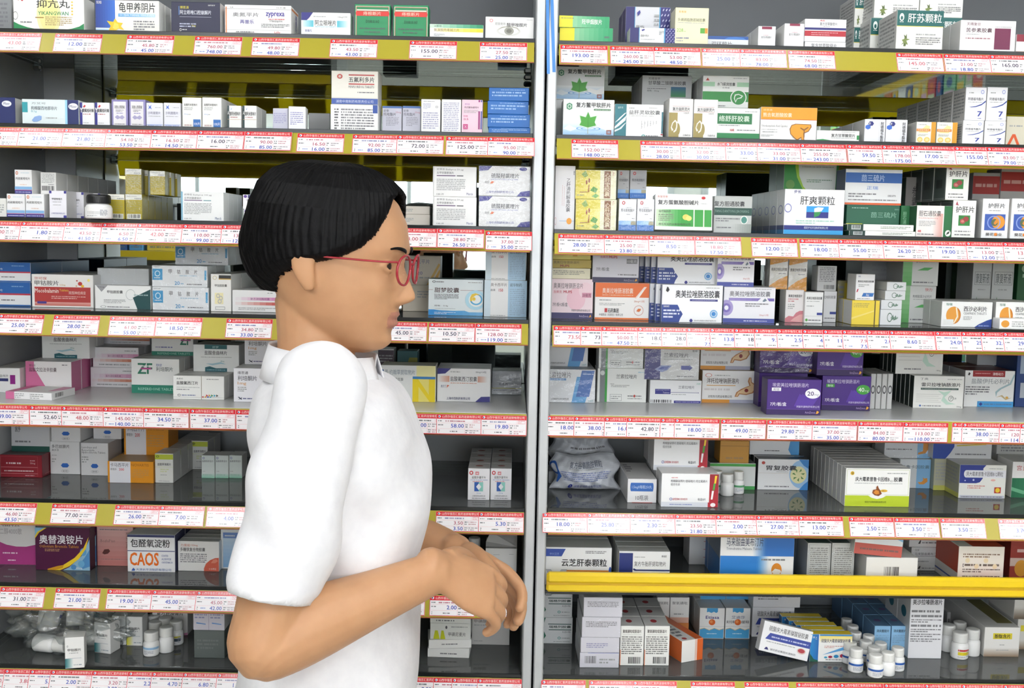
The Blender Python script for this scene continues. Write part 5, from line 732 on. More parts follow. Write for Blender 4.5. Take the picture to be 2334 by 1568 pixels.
st2 = c('R4', 1834, 1876, 666, 727, .07, .04, 'f0f1f1', 'white carton with a green dot mark, front of two', [t('奥美拉唑肠溶胶囊', .08, .76, .94, .85, 'K', .014), l(.1, .68, .8, .72, 1), l(.1, .52, .5, .58, 1), r(.68, .26, .98, .34, '2f3f90'), r(0, .22, 1, .225, 'g'), e(.12, .1, .07, .045, '5aa848'), l(.22, .06, .9, .13, 1, 'k')])
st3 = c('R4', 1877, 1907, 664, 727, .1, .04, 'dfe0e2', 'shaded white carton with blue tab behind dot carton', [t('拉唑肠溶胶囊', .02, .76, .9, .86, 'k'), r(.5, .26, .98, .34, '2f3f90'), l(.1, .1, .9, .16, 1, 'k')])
def gw(x0, x1, lab, on): return c('R4', x0, x1, 585, 656, .09, .035, 'efece4', lab, [p('e09a28', (0, 1), (1, 1), (1, .86), (0, .74)), p('e09a28', (0, 0), (1, 0), (1, .42), (.5, .3), (0, .1)), t('奥美拉唑肠溶胶囊', .08, .56, .94, .66, '4a4038', .01), l(.5, .46, .9, .5, 1, 'k'), l(.66, .92, .92, .96, 1, 'b84838'), l(.1, .06, .9, .1, 1, '9a6a20')], on=on, wrap=1)
gw(1754, 1796, 'first of two film-wrapped white-gold cartons', st1); gw(1797.5, 1840, 'second of two film-wrapped white-gold cartons', st2)
c('R4', 1863, 1907, 606, 662, .1, .035, 'c9cacb', 'grey-white carton of small print with barcodes', [l(.1, .35, .9, .95, 9, 'k'), b(.36, .04, .92, .24)], on=st3)
yw = c('R4', 1941, 2005, 685, 733, .05, .045, 'e9cf42', 'yellow carton split by a dark strap line', [l(.06, .7, .62, .9, 3, '9a8420'), p('f0dc7a', (0, .3), (.8, .6), (.8, .55), (0, .22)), r(.81, 0, .85, 1, '5a4a28')], top='c8b450', side='c0bfb8', n=2)
c('R4', 1950, 1994, 625, 684, None, .045, 'eeeef0', 'white carton with blue parallelogram on yellow carton', [p('2f6fb8', (.34, .14), (.42, .28), (.98, .28), (.92, .14)), t('Aω', .56, .16, .72, .26, 'W'), t('奥美拉唑肠溶胶囊', .1, .68, .94, .76, 'K', .014), l(.14, .5, .7, .62, 2), p('c05060', (.04, .3), (.08, .42), (.16, .44), (.12, .32)), l(.1, .04, .8, .09, 1, 'k'), t('奥克', .12, .88, .24, .94, '3a3a80')], on=yw)
c('R4', 1908, 1934, 640, 727, .12, .05, '8a8458', 'olive-banded pale carton behind yellow strapped carton', [r(.6, .1, .95, .95, 'b8a42a'), l(.1, .2, .5, .9, 6, 'k')], wrap=1)
pv = None
for q, (x0, x1, y0, y1) in enumerate(((2006, 2055, 706, 728), (2008, 2056, 684, 705), (2017, 2064, 663, 683), (2021, 2066, 643, 662))):
    pv = c('R4', x0, x1, y0, y1 if not pv else None, .055 if not pv else None, .05, 'dcdfe2', ('lowest', 'second lowest', 'second highest', 'highest')[q] + ' of the four flat leaf-sketch cartons', [o_(.45, .5, .12, .3, '4a6a5a', .2), p('5a7a6a', (.5, .3), (.6, .7), (.66, .4)), p('5a7a6a', (.62, .3), (.72, .65), (.8, .4)), l(.5, .36, .84, .6, 1, '5a7a6a')], on=pv, top='a8acae', n=2)
def ws(x0, x1, y0, y1, lab, on=None):
    return c('R4', x0, x1, y0, y1, .12, .09, 'd8dad8', lab, [g(0, 0, .26, 1, '5aa85a', 'a8d4a4', 'v'), t('枸橼酸莫沙必利片', .34, .68, .88, .76, 'k'), l(.36, .62, .7, .66, 1), p('5ab060', (.4, .42), (.6, .5), (.85, .5), (.7, .42)), t('快力', .68, .86, .88, .95, 'c84a50'), l(.3, .06, .86, .13, 1, 'k')], on=on, side='8f9394', top='a0a4a4')
wa = ws(2052, 2133, 652, 722, 'lower white carton with green gradient edge'); ws(2058, 2140, 568, 649, 'upper white carton with green gradient edge', wa)
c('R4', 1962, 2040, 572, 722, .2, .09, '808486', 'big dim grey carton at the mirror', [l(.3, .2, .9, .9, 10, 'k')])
def tab(x0, x1, y0, y1, lab, n=2, **k): return c('R4', x0, x1, y0, y1, .04, .05, 'f1f2f1', lab, [e(.24, .46, .14, .34, 'c8781e'), e(.22, .46, .13, .33, 'e09a3a'), p('f4e8cc', (.27, .78), (.3, .76), (.33, .4), (.26, .14), (.24, .15), (.3, .42)), t('西沙必利片', .43, .62, .89, .82, '26262c', .01), t('CISAPRIDE TABLETS', .43, .5, .89, .59, '5a5a60'), t('怡瑞', .08, .84, .2, .94, '2a7a5a'), l(.43, .28, .6, .44, 3), p('2f4a98', (1, 0), (1, .34), (.9, .28), (.74, .12), (.66, 0)), l(.74, .03, .95, .1, 1, '8aa0d8'), r(.04, .08, .24, .3, 'e8eae8')], n=n, top='b8bcba', side='9a9e9e', **k)
ta = tab(2146, 2262, 688, 736, 'white carton with two orange tablets'); tab(2269, 2374, 689, 737, 'orange-tablet carton at the frame edge')
c('R4', 2278, 2372, 727, 745, .012, .026, 'f1f2f1', 'slim carton lying before the edge orange-tablet carton', [e(.14, .5, .1, .34, 'e09a3a'), l(.3, .2, .95, .8, 3)], top='d8dad8')
for q, (a, b_) in enumerate(((2216, 2259), (2260.5, 2310))):
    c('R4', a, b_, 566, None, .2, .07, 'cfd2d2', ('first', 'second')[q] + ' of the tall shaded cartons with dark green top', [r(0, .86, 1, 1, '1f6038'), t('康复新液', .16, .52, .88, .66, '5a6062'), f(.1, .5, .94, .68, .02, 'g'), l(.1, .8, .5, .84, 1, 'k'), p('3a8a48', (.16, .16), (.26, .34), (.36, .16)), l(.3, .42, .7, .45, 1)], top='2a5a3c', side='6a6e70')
c('R4', 2318, 2372, 572, None, .2, .08, '1f5a34', 'dark green carton at the frame edge, fourth shelf', [l(.2, .6, .8, .8, 2, '7aa88a'), e(.35, .75, .2, .06, '9ab8a0')])
# ---- fifth shelf (white steel), right bay
def bs(x0, x1, y0, y1, lab, **k):
    return c('R5', x0, x1, y0, y1, k.pop('Y', None), .05, 'eeeff1', lab, [p('5aa4dc', (.52, 0), (.62, .78), (.7, .78), (.66, .2), (.84, .2), (.8, 0)), p('3f6fb8', (.61, .18), (.72, .97), (.98, .97), (.88, .18)), l(.74, .84, .96, .89, 1, 'b8d0ee'), t('兰索拉唑片', .0, .74, .5, .92, '4a4a54'), r(.0, .665, .4, .73, '6a9ad0'), t('Lansoprazole Tablets', .04, .675, .36, .72, 'W'), t('江苏康缘药业股份有限公司', .1, .08, .46, .14, 'k'), p('a8283a', (.0, .05), (.02, .15), (.06, .15), (.05, .05)), t('14片', .87, .03, .97, .1, '5aa4a8')], top='b4b8ba', n=4, **k)
b5 = bs(1244, 1357, 842, 918, 'lower white carton with two slanted blue blocks', wrap=1); bs(1243, 1341, 764, 815, 'upper white carton with two slanted blue blocks', on=b5, Y=b5.Y+.04)
def gr(x0, x1, y0, y1, lab, **k):
    return c('R5', x0, x1, y0, y1, k.pop('Y', None), .05, 'eef0ed', lab, [r(.05, 0, .16, 1, '7a8082'), r(.155, 0, .2, 1, '2f9a3a'), e(.1, .86, .045, .07, 'd8dcda'), t('兰索拉唑片', .38, .7, .8, .83, '3a3a40'), l(.26, .52, .34, .56, 1), l(.28, .44, .65, .52, 2), f(.26, .04, .5, .24, .006, 'g'), l(.28, .08, .48, .2, 2), l(.62, .16, .92, .22, 1, 'k'), e(.76, .19, .02, .04, 'b83a30'), l(.62, .09, .92, .14, 1, 'g'), l(.82, .87, .95, .92, 1, '9ac8dc')], side='b8bcbc', top='b4b8b6', **k)
g5 = gr(1361, 1474, 840, 917, 'lower white carton with grey and green edge stripes'); gr(1365, 1467, 764, 838, 'upper film-wrapped carton with grey and green stripes', on=g5, wrap=1)
n5 = c('R5', 1481, 1599, 867, 920, None, .05, 'f0f1f3', 'white carton with navy word block and hairline', [r(.1, .4, .4, .62, '2f2f86'), t('Lansoprazole', .12, .54, .38, .61, 'c0c0e0'), t('Tablets', .25, .43, .38, .5, 'c0c0e0'), r(.4, .47, .93, .485, '2f2f86'), e(.94, .478, .008, .018, '2f2f86'), t('兰索拉唑片', .55, .64, .86, .78, '6a6a78'), l(.42, .37, .7, .42, 1), r(.47, .02, .99, .13, '2f2f86'), l(.5, .05, .96, .1, 1, '9a9ad0'), t('7片', .9, .82, .98, .9, '5ab8a0'), b(.02, .01, .42, .16)], top='c4c6c8', n=3)
c('R5', 1469, 1594, 788, 864, n5.Y+.004, .045, 'e2e2e0', 'film-wrapped carton with navy side and blister sketch', [r(0, 0, .29, 1, '34347c'), t('兰索拉唑片', .35, .66, .8, .79, '4a4a54'), l(.35, .58, .88, .62, 1), l(.35, .88, .55, .93, 1), t('新络', .87, .82, .96, .89, '4a4a54'), p('8f9cc8', (.18, .3), (.3, .42), (.5, .42), (.42, .28), (.32, .22)), p('5a6ab0', (.24, .3), (.32, .38), (.46, .4), (.4, .3)), p('5a62a8', (.67, .3), (.67, .42), (.82, .42), (.82, .45), (.88, .36), (.82, .27), (.82, .3)), l(.6, .08, .9, .13, 1, 'k')], on=n5, wrap=1, n=2)
ST = lambda s: [r(0, 0, .5, .11, 'd8922c'), r(.5, 0, 1, .11, 'a9abc0'), t('泮托拉唑钠肠溶片', .08, .60, .66, .77, '4a3a34', .012), r(.08, .53, .6, .555, 'd8a868'), t('沈阳东元药业有限公司', .11, .16, .54, .24, '3a3a3a', .01), o_(.11, .85, .06, .06, 'd07a70', .2), l(.22, .82, .5, .88, 1), l(.04, .36, .5, .48, 1, 'd0c8c8'), p('b87a4a', (.84, .8), (.82, .68), (.85, .55), (.7, .44), (.62, .34), (.59, .2), (.65, .2), (.68, .28), (.8, .26), (.92, .32), (.98, .46), (.95, .6), (.89, .66), (.88, .8)), p('e8c89a', (.855, .79), (.845, .68), (.87, .55), (.75, .45), (.65, .35), (.615, .22), (.64, .22), (.67, .31), (.8, .29), (.9, .34), (.955, .46), (.93, .58), (.875, .65), (.87, .79)), e(.8, .4, .035, .055, '8a2a2a')]
s5 = c('R5', 1600, 1727, 845, 919, None, .05, 'f0efee', 'lower white carton with a tan stomach drawing', ST(0), top='d0b890', side='c8a878', n=3)
c('R5', 1597, 1712, 763, 839, s5.Y+.01, .05, 'eae9e8', 'upper white carton with a tan stomach drawing', ST(0), on=s5, top='d0b890', side='c8a878')
def nx(x0, x1, y0, y1, lab, mg, **k):
    ov = 'f0f0f4' if mg == '20' else '3f9a3a'; oc_ = '3d2a6a' if mg == '20' else 'f0f4ee'
    return c('R5', x0, x1, y0, y1, k.pop('Y', None), .04, '43207c', lab, [r(0, 0, 1, .155, '2e1656'), r(0, .155, 1, .165, '6a4aa0')] + [p('54329a', (.5+.04*i, .25), (.6+.05*i, .6), (.7+.05*i, .5), (.58+.05*i, .22)) for i in range(6)] + [t('埃索美拉唑镁肠溶片', .09, .78, .76, .90, 'cfc4e6'), r(.08, .67, .25, .765, ov), t('耐信', .11, .685, .22, .75, oc_), e(.84, .61, .14, .14, ov), t(mg, .74, .55, .86, .67, oc_, .01), t('mg', .87, .53, .95, .6, '9a9ab0' if mg == '20' else 'c8e0c4'), t('7片/板/盒', .06, .25, .36, .36, 'eeeaf6', .012), t('阿斯利康制药有限公司', .55, .205, .97, .27, 'd8cfee'), t('AstraZeneca', .71, .05, .9, .11, 'b8a4d4'), p('e8a83a', (.91, .04), (.93, .13), (.97, .1), (.95, .05))], side='321a5c', top='3c2a5c' if mg == '20' else '3f7a3a', SD=[], **k)
nx(1748, 1872, 865, 946, 'purple white-dosed carton in front, standing alone', '20')
n2 = nx(1729, 1840, 851, 928, 'purple white-dosed carton just behind the front one', '20'); nx(1732, 1856, 768, 850, 'film-wrapped purple carton with white dose oval', '20', on=n2, wrap=1)
n4 = nx(1873, 1985, 857, 936, 'lower purple carton with a green dose oval', '40', n=2); nx(1863, 1969, 768, 850, 'upper purple carton with a green dose oval', '40', on=n4, n=2)
for q in range(4):
    c('R5', 1984+q*13, 1996+q*13, 852, 911-q*.5, .12, .09, 'c9cac9', ORD[q] + ' of four thin white cartons shelved spine out', [o_(.5, .55, .4, .12, '4a4a50', .35), r(.0, 0, .04, 1, 'g')], top='a0a2a0')
rb = c('R5', 2082, 2197, 857, 931, None, .02, 'f2f2ee', 'lower white carton with a dotted chart, circled number', [t('丁奥', .12, .87, .28, .94, 'k'), t('雷贝拉唑钠肠溶片', .15, .67, .93, .79, '2a2a2c', .016), r(.14, .57, .89, .63, '2f4a44'), l(.16, .585, .87, .615, 1, 'a8b8b0'), p('c4e0d0', (.48, .55), (.6, .5), (.75, .55), (.62, .34), (.7, .2), (.85, .14), (.66, .12), (.56, .24), (.6, .4)), o_(.75, .31, .05, .085, '4a5a50', .15), t('7', .735, .275, .765, .345, '4a5a50'), t('片', .82, .28, .86, .34, 'k'), l(.18, .05, .56, .1, 1, 'k'), e(.14, .08, .02, .03, '4a6ab0'), t('10mg', .87, .03, .96, .08, 'k'), l(.66, .88, .95, .92, 1)] + [r(.05, .19+.06*i, .55-.05*(i % 2), .2+.06*i, 'c8c8c4') for i in range(5)], side='26302c', top='8a908c', n=5, SD=[])
c('R5', 2043, 2151, 764, 842, rb.Y+.02, .02, 'ecece8', 'upper white carton with a dotted chart, circled number', [p('c4e0d0', (.48, .75), (.6, .7), (.75, .75), (.62, .54), (.7, .3), (.85, .2), (.66, .2), (.56, .34), (.6, .5)), o_(.75, .54, .05, .085, '4a5a50', .15), t('7', .735, .5, .765, .58, '4a5a50'), t('片', .82, .5, .86, .58, 'k'), l(.18, .1, .56, .16, 1, 'k'), t('10mg', .87, .07, .96, .12, 'k')] + [r(.05, .35+.09*i, .55-.05*(i % 2), .362+.09*i, 'c8c8c4') for i in range(5)], on=rb, side='26302c', top='8a908c', n=4, SD=[])
it = c('R5', 2198, 2312, 845, 928, None, .07, 'f1f2f2', 'white carton with dark red top band and blue foot', [r(.15, .83, .8, 1, '9a2228'), l(.2, .9, .5, .94, 1, 'd08080'), t('清畅动力', .55, .87, .76, .95, 'f0d8d8', .02), t('盐酸伊托必利片', .13, .64, .9, .78, '8a9098'), l(.02, .32, .5, .58, 4, 'k'), p('a8c4cc', (.98, .92), (.9, .66), (.7, .52), (.62, .42), (.64, .28), (.66, .4), (.74, .5), (.93, .63), (1, .88)), p('c8b48a', (.64, .27), (.74, .3), (.84, .2), (.96, .27), (.84, .24), (.76, .34)), e(.86, .27, .03, .03, 'd8a850'), r(.27, 0, 1, .16, '4aa0dc'), l(.4, .05, .96, .11, 1, '2a5a98'), p('2a3a8a', (.3, .08), (.34, .13), (.38, .08), (.34, .03)), p('2a2a30', (.05, .88), (.07, .95), (.1, .92), (.08, .86))], top='7a3a3c', side='b4b6b8', n=2)
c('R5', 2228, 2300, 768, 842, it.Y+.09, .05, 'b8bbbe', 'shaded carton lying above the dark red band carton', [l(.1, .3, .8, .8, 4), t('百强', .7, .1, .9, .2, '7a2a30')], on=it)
c('R5', 2316, 2370, 790, 928, None, .09, '24417c', 'dark blue carton with pale barcode side, frame edge', [r(.15, .55, .9, .95, '9fb0c8'), r(.2, .15, .6, .4, 'b8c0cc')], side='1f3a74')
# ---- sixth shelf, right bay
d = c('R6', 1430, 1497, 1092, 1146, None, .14, 'e6e6e8', 'long white carton with a blue label, ten bottle pack', [r(.12, .48, .86, .84, '2f66b4'), e(.12, .66, .03, .18, '2f66b4'), e(.86, .66, .03, .18, '2f66b4'), t('1.5mgX每瓶250丸', .15, .57, .83, .74, 'c8dcf2'), t('10瓶装', .28, .1, .72, .32, '4a4a50'), r(.16, .0, .86, .02, 'c04848')], top='8f9296', side='8a8d90', TD=[l(.1, .4, .35, .9, 4, 'k')], SD=[])
def lz(x0, x1, y0, y1, lab, **k):
    return c('R6', x0, x1, y0, y1, k.pop('Y', None), .06, 'eeeff0', lab, [r(0, 0, .82, .15, 'd4d8e0'), l(.15, .05, .55, .1, 1, '5a6ab0'), g(.84, .15, 1, 1, 'b02030', '8a1424', 'v'), r(.82, 0, 1, .15, 'b02030'), e(.91, .075, .045, .06, 'f0e8e8'), p('eec428', (.93, .95), (.97, .95), (.95, .72), (.92, .72)), p('4a9a38', (.91, .72), (.945, .72), (.93, .52), (.895, .52)), p('f0eeee', (.885, .5), (.92, .5), (.9, .24), (.87, .24)), t('枸橼酸铋钾片/替硝唑片/克拉霉素片', .16, .74, .80, .82, '5a5a60'), t('组合包装', .16, .64, .32, .72, '5a5a60'), l(.17, .86, .28, .9, 1, 'c85a60'), o_(.17, .24, .024, .04, '2f4aa0', .3), t('LIVZON', .2, .21, .32, .27, 'b83a48', .03), t('丽珠医药', .335, .21, .46, .27, 'b83a48'), t('每盒8片', .64, .2, .78, .28, 'k')], side='94989c', top='b8babc', **k)
z6 = lz(1507, 1638, 1080, 1156, 'front white carton with coloured tablets on red edge')
z7 = lz(1495, 1615, 1073, 1138, 'white red-edged carton hidden behind the front one', n=2); lz(1490, 1614, 993, 1068, 'upper white carton with coloured tablets on red edge', on=z7, n=2)
wgc = c('R6', 1617, 1722, 1056, 1116, None, .06, 'e0e4e2', 'white carton with green stripes behind pill bottles', [r(0, .88, 1, .98, '4aa84a'), r(0, 0, 1, .14, '3a9a4a')], top='5a6058')
ox = c('R6', 1641, 1708, 1005, 1046, None, .05, 'c08a2c', 'amber carton sitting in shade above pill bottles', [l(.2, .15, .8, .3, 1, '8a5a18'), r(0, .75, 1, .78, '9a6a1c')], on=wgc)
HF = lambda: [e(.86, .52, .24, .46, '9fc8ea'), p('3a86cc', (1, 1), (.8, 1), (.9, .8), (1, .7)), p('3a86cc', (1, 0), (.82, 0), (.92, .2), (1, .3)), e(.8, .5, .16, .28, 'e8e4b0'), t('胃复胶囊', .16, .64, .76, .8, '22222a', .02), r(0, .545, .6, .55, 'b8a890'), l(.36, .58, .6, .61, 1), l(.14, .08, .62, .15, 1, 'k'), e(.1, .88, .035, .05, 'b84a40')] + [p('5a8a4a', (.8+.1*math.cos(i*.9), .5+.17*math.sin(i*.9)), (.8+.13*math.cos(i*.9+.3), .5+.22*math.sin(i*.9+.3)), (.8+.05*math.cos(i*.9+.5), .5+.09*math.sin(i*.9+.5))) for i in range(7)]
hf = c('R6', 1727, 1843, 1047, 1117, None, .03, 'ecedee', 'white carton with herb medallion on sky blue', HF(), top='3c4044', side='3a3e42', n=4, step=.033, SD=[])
c('R6', 1709, 1823, 978, 1029, hf.Y+.04, .03, 'e2e4e6', 'herb medallion carton on top under the rail', [p('4a9ad8', (1, 0), (1, .8), (.82, .6), (.78, .2), (.84, 0)), l(.3, .12, .6, .2, 1, 'k')], on=hf, n=2)
qd = c('R6', 1926, 2074, 1068, 1155, None, .022, 'f3f3f1', 'white carton with thin frame and lime green foot', [p('b8cc2a', (0, 0), (0, .29), (.36, .29), (.42, .23), (.5, .2), (.58, .23), (.64, .29), (1, .29), (1, 0)), f(.02, .31, .98, .97, .004, 'a8b86a'), e(.5, .285, .12, .07, 'f3f3f1'), t('庆大霉素普鲁卡因维B', .15, .66, .68, .78, '22222a', .014), t('12', .69, .65, .725, .7, 'k'), t('胶囊', .745, .66, .88, .78, '22222a', .014), l(.14, .595, .88, .625, 1), e(.1, .87, .03, .05, 'd8b02a'), t('Q', .085, .84, .115, .9, 'K', .03), l(.64, .86, .95, .9, 1), p('8a4a1c', (.5, .56), (.52, .48), (.55, .42), (.57, .34), (.52, .28), (.46, .3), (.42, .36), (.43, .44), (.48, .46), (.48, .52)), p('d8882c', (.47, .44), (.52, .42), (.53, .34), (.48, .32), (.44, .37)), e(.6, .42, .055, .035, 'e0b83a'), t('维B12', .57, .4, .64, .44, '8a2a20'), t('保定步长制药股份有限公司', .31, .1, .64, .15, '4a5a18')], side='8f9498', top='8a8d90', n=9, step=.0232, SD=[])
kb = c('R6', 2050, 2121, 1047, 1113, None, .05, 'dfe3e6', 'lower white carton with orange stomach on blue panel', [r(.55, 0, 1, 1, '86b8e0'), p('d8903a', (.76, .4), (.8, .34), (.9, .36), (.92, .24), (.8, .14), (.66, .14), (.6, .22), (.72, .22), (.78, .28)), t('普鲁卡因胶囊', .05, .68, .95, .8, '4a5a68'), t('盒', .08, .1, .2, .18, 'k')], n=3)
c('R6', 2016, 2124, 985, 1046, kb.Y+.008, .05, 'dcdfe2', 'upper white carton with orange stomach on blue panel', [r(.7, 0, 1, 1, '86b8e0'), p('d8903a', (.82, .62), (.84, .7), (.92, .66), (.95, .4), (.88, .2), (.72, .14), (.72, .22), (.82, .28)), l(.04, .3, .6, .38, 1, 'k')], on=kb, wrap=1)
qk = c('R6', 2186, 2293, 1060, 1136, None, .1, 'ecece6', 'white carton with midnight blue panel, title in oval', [p('2a3a8c', (0, .45), (0, 1), (.56, 1), (.5, .9), (.5, .6), (.44, .48), (.36, .45)), r(.14, .62, .99, .84, 'e8e8ee'), e(.14, .73, .05, .11, 'e8e8ee'), t('庆大霉素普鲁卡因维B12颗粒', .14, .66, .93, .8, '3a3a44'), l(.62, .87, .92, .91, 1), l(.18, .28, .56, .4, 2, 'c86a60'), f(.76, .16, .9, .34, .03, 'b83a30'), e(.83, .25, .05, .07, 'e8c83a'), r(.02, .0, .98, .09, 'c4c8d4'), l(.05, .02, .95, .07, 1, '4a4a5a'), e(.3, .55, .02, .03, 'c8d0f0'), e(.12, .53, .015, .02, 'c8d0f0'), e(.72, .55, .05, .03, 'e8b0a8')], side='a8a890', top='8f9092', n=2, SD=[r(0, 0, 1, .14, 'c4c460'), l(.1, .25, .9, .9, 6, '7a7a7a')])
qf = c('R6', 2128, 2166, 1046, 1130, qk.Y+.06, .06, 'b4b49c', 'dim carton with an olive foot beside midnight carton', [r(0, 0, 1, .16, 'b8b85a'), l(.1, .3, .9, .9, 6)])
c('R6', 2127, 2262, 978, 1043, None, .06, 'd4d6d8', 'white carton with deep blue curved end, under rail', [p('2a4aa0', (0, 0), (0, 1), (.36, 1), (.36, .4), (.3, .2), (.22, 0)), e(.18, .7, .08, .12, '22384a'), l(.38, .12, .92, .2, 1, 'k'), p('c8b84a', (.4, .42), (.9, .48), (.9, .52), (.4, .46))], on=qf)
c('R6', 2306, 2376, 1053, 1135, None, .06, 'ecebea', 'white carton over green swirls at the frame edge', [g(0, 0, 1, .55, '1f6a48', '3a8a60'), p('6ab088', (0, .2), (.4, .1), (1, .3), (1, .36), (.4, .2), (0, .3)), t('宫炎', .14, .76, .5, .9, 'b83a48')], top='a4a6a4')
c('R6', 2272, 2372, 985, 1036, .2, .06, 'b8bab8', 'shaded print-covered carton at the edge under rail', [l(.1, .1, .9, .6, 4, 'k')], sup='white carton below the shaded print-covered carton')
# ---- seventh shelf, right bay (behind the guard rail)
c('R7', 1236, 1394, 1248, None, .03, .06, 'eef0f2', 'white carton with grey letter, orange and blue stripes', [p('2a4aa0', (0, .76), (0, .96), (.3, .96), (.24, .76)), t('中兴汉方', .06, .79, .2, .86, '8aa0d8'), r(.3, .3, 1, .4, 'c87828'), t('YUNZHI GANTAI KELI', .35, .32, .76, .37, '6a4a18'), g(.24, 0, 1, .28, '3a8ad8', '1f3f98'), p('b8bcc4', (0, .42), (.08, .42), (.16, .22), (.24, .42), (.33, .42), (.2, 0), (.12, 0)), t('云芝肝泰颗粒', .24, .5, .93, .7, '1f1f24', .02), l(.6, .84, .92, .92, 2, 'k'), e(.98, .4, .02, .1, '2a4aa0')], top='9fa2a2', n=2, wrap=0)
c('R7', 1410, 1527, 1257, None, .025, .03, 'eef0f2', 'white carton with navy end and curved navy rule', [r(0, .0, .27, .95, '1f2f74'), p('1f2f74', (.27, .5), (.31, .45), (1, .45), (1, .49), (.34, .49), (.3, .52)), t('复方牛胎肝提取物片', .3, .58, .92, .72, '3a3a40'), l(.3, .82, .52, .86, 1), t('康福星', .83, .84, .93, .9, 'k'), t('24片/盒', .75, .28, .88, .34, 'k')], top='8d8f8e', side='77797b', n=7, step=.0315, SD=[])
c('R7', 1571, 1618, 1205, None, .16, .06, 'd4d5d6', 'pale carton with short red ticks beside the shelf gap', [r(.7, .2+.22*i, 1, .215+.22*i, 'b85a5a') for i in range(4)])
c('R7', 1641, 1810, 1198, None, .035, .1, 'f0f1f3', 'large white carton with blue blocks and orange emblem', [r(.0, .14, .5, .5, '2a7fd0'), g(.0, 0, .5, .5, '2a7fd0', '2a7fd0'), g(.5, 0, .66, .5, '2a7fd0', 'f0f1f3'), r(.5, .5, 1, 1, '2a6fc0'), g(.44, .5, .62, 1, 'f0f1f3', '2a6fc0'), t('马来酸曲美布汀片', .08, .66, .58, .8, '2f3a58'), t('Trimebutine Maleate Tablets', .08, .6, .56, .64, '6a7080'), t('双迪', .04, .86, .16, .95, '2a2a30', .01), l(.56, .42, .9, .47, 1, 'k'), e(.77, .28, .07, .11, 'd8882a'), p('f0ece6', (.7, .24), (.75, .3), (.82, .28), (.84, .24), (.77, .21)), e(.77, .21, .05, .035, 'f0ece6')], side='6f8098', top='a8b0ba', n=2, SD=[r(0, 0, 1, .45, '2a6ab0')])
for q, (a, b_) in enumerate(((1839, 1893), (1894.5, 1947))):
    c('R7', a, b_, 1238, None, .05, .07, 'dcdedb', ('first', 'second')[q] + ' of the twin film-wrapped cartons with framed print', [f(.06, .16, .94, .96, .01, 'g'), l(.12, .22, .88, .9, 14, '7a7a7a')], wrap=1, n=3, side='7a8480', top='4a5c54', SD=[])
wb = c('R7', 1973, 2091, 1271, None, .022, .16, 'eeeeec', 'long white carton with barcode facing out', [b(.35, .34, .64, .72)], top='a9a5a5', side='9a9c9e', TD=[r(0, .2, .2, 1, 'b88a88')], SD=[])
c('R7', 1948, 2056, 1206, 1246, None, .1, 'e8eef2', 'tilted white-blue carton with a red foot on top', [r(0, 0, 1, .4, 'c05a50'), l(.12, .14, .92, .27, 1, '5a2a28'), p('8ac0e4', (.1, .9), (.4, .6), (.7, .75), (1, .55), (1, 1), (.1, 1)), l(.78, .62, .92, .72, 1, '3a5a98')], on=wb, rot=-4, roll=4)
wc = c('R7', 2076, 2157, 1248, 1301, None, .06, 'dfdfde', 'lower film-wrapped white carton behind barcode carton', [t('元亨', .1, .84, .22, .92, 'k'), t('马来酸曲美布汀片', .1, .66, .8, .78, '4a4a50'), r(.1, .62, .82, .635, 'k'), l(.14, .35, .5, .45, 1), p('3a3a3a', (.2, .08), (.25, .2), (.28, .2), (.26, .08)), l(.32, .08, .82, .15, 1, 'k')], wrap=1)
c('R7', 2073, 2158, 1195, 1245, None, .06, 'dfdfde', 'upper film-wrapped white carton behind barcode carton', [l(.14, .4, .8, .55, 2), p('3a3a3a', (.24, .15), (.29, .3), (.32, .3), (.3, .15)), l(.35, .15, .8, .25, 1, 'k')], on=wc)
c('R7', 2183, 2288, 1246, None, .045, .13, 'f1ece2', 'cream print carton with orange-red sides', [l(.1, .72, .9, .84, 2, '6a4a30'), t('【', .1, .5, .13, .58, 'k'), l(.14, .5, .9, .6, 1, '4a3a30'), l(.1, .36, .92, .47, 2, '4a3a30'), l(.1, .14, .92, .3, 3, '4a3a30')] + [e(.2+.2*i, .66-.14*(i % 2), .05, .06, 'efe0bc') for i in range(4)], side='b8452a', top='b8472c', TD=[r(0, 0, .3, 1, 'e0dcd6')], n=2, SD=[r(0, 0, 1, .35, 'd8d4d0'), r(0, .12, 1, .16, '4a5a9a')])
c('R7', 2180, 2306, 1331, None, .012, .03, 'd4432c', 'flat orange-red carton lying behind the guard rail', [r(.28, 0, .4, 1, 'ece8e4')], top='d4482e', TD=[p('ece8e4', (.16, 0), (.28, 0), (.4, 1), (.28, 1))])
c('R7', 2302, 2378, 1225, None, .1, .12, 'a04038', 'brick-red carton with yellow disc at the frame edge', [r(0, .3, 1, .5, 'd8c0b4'), e(.35, .25, .2, .2, 'd89a3a'), l(.2, .6, .9, .75, 1, 'd8a8a0')], side='8a342e')
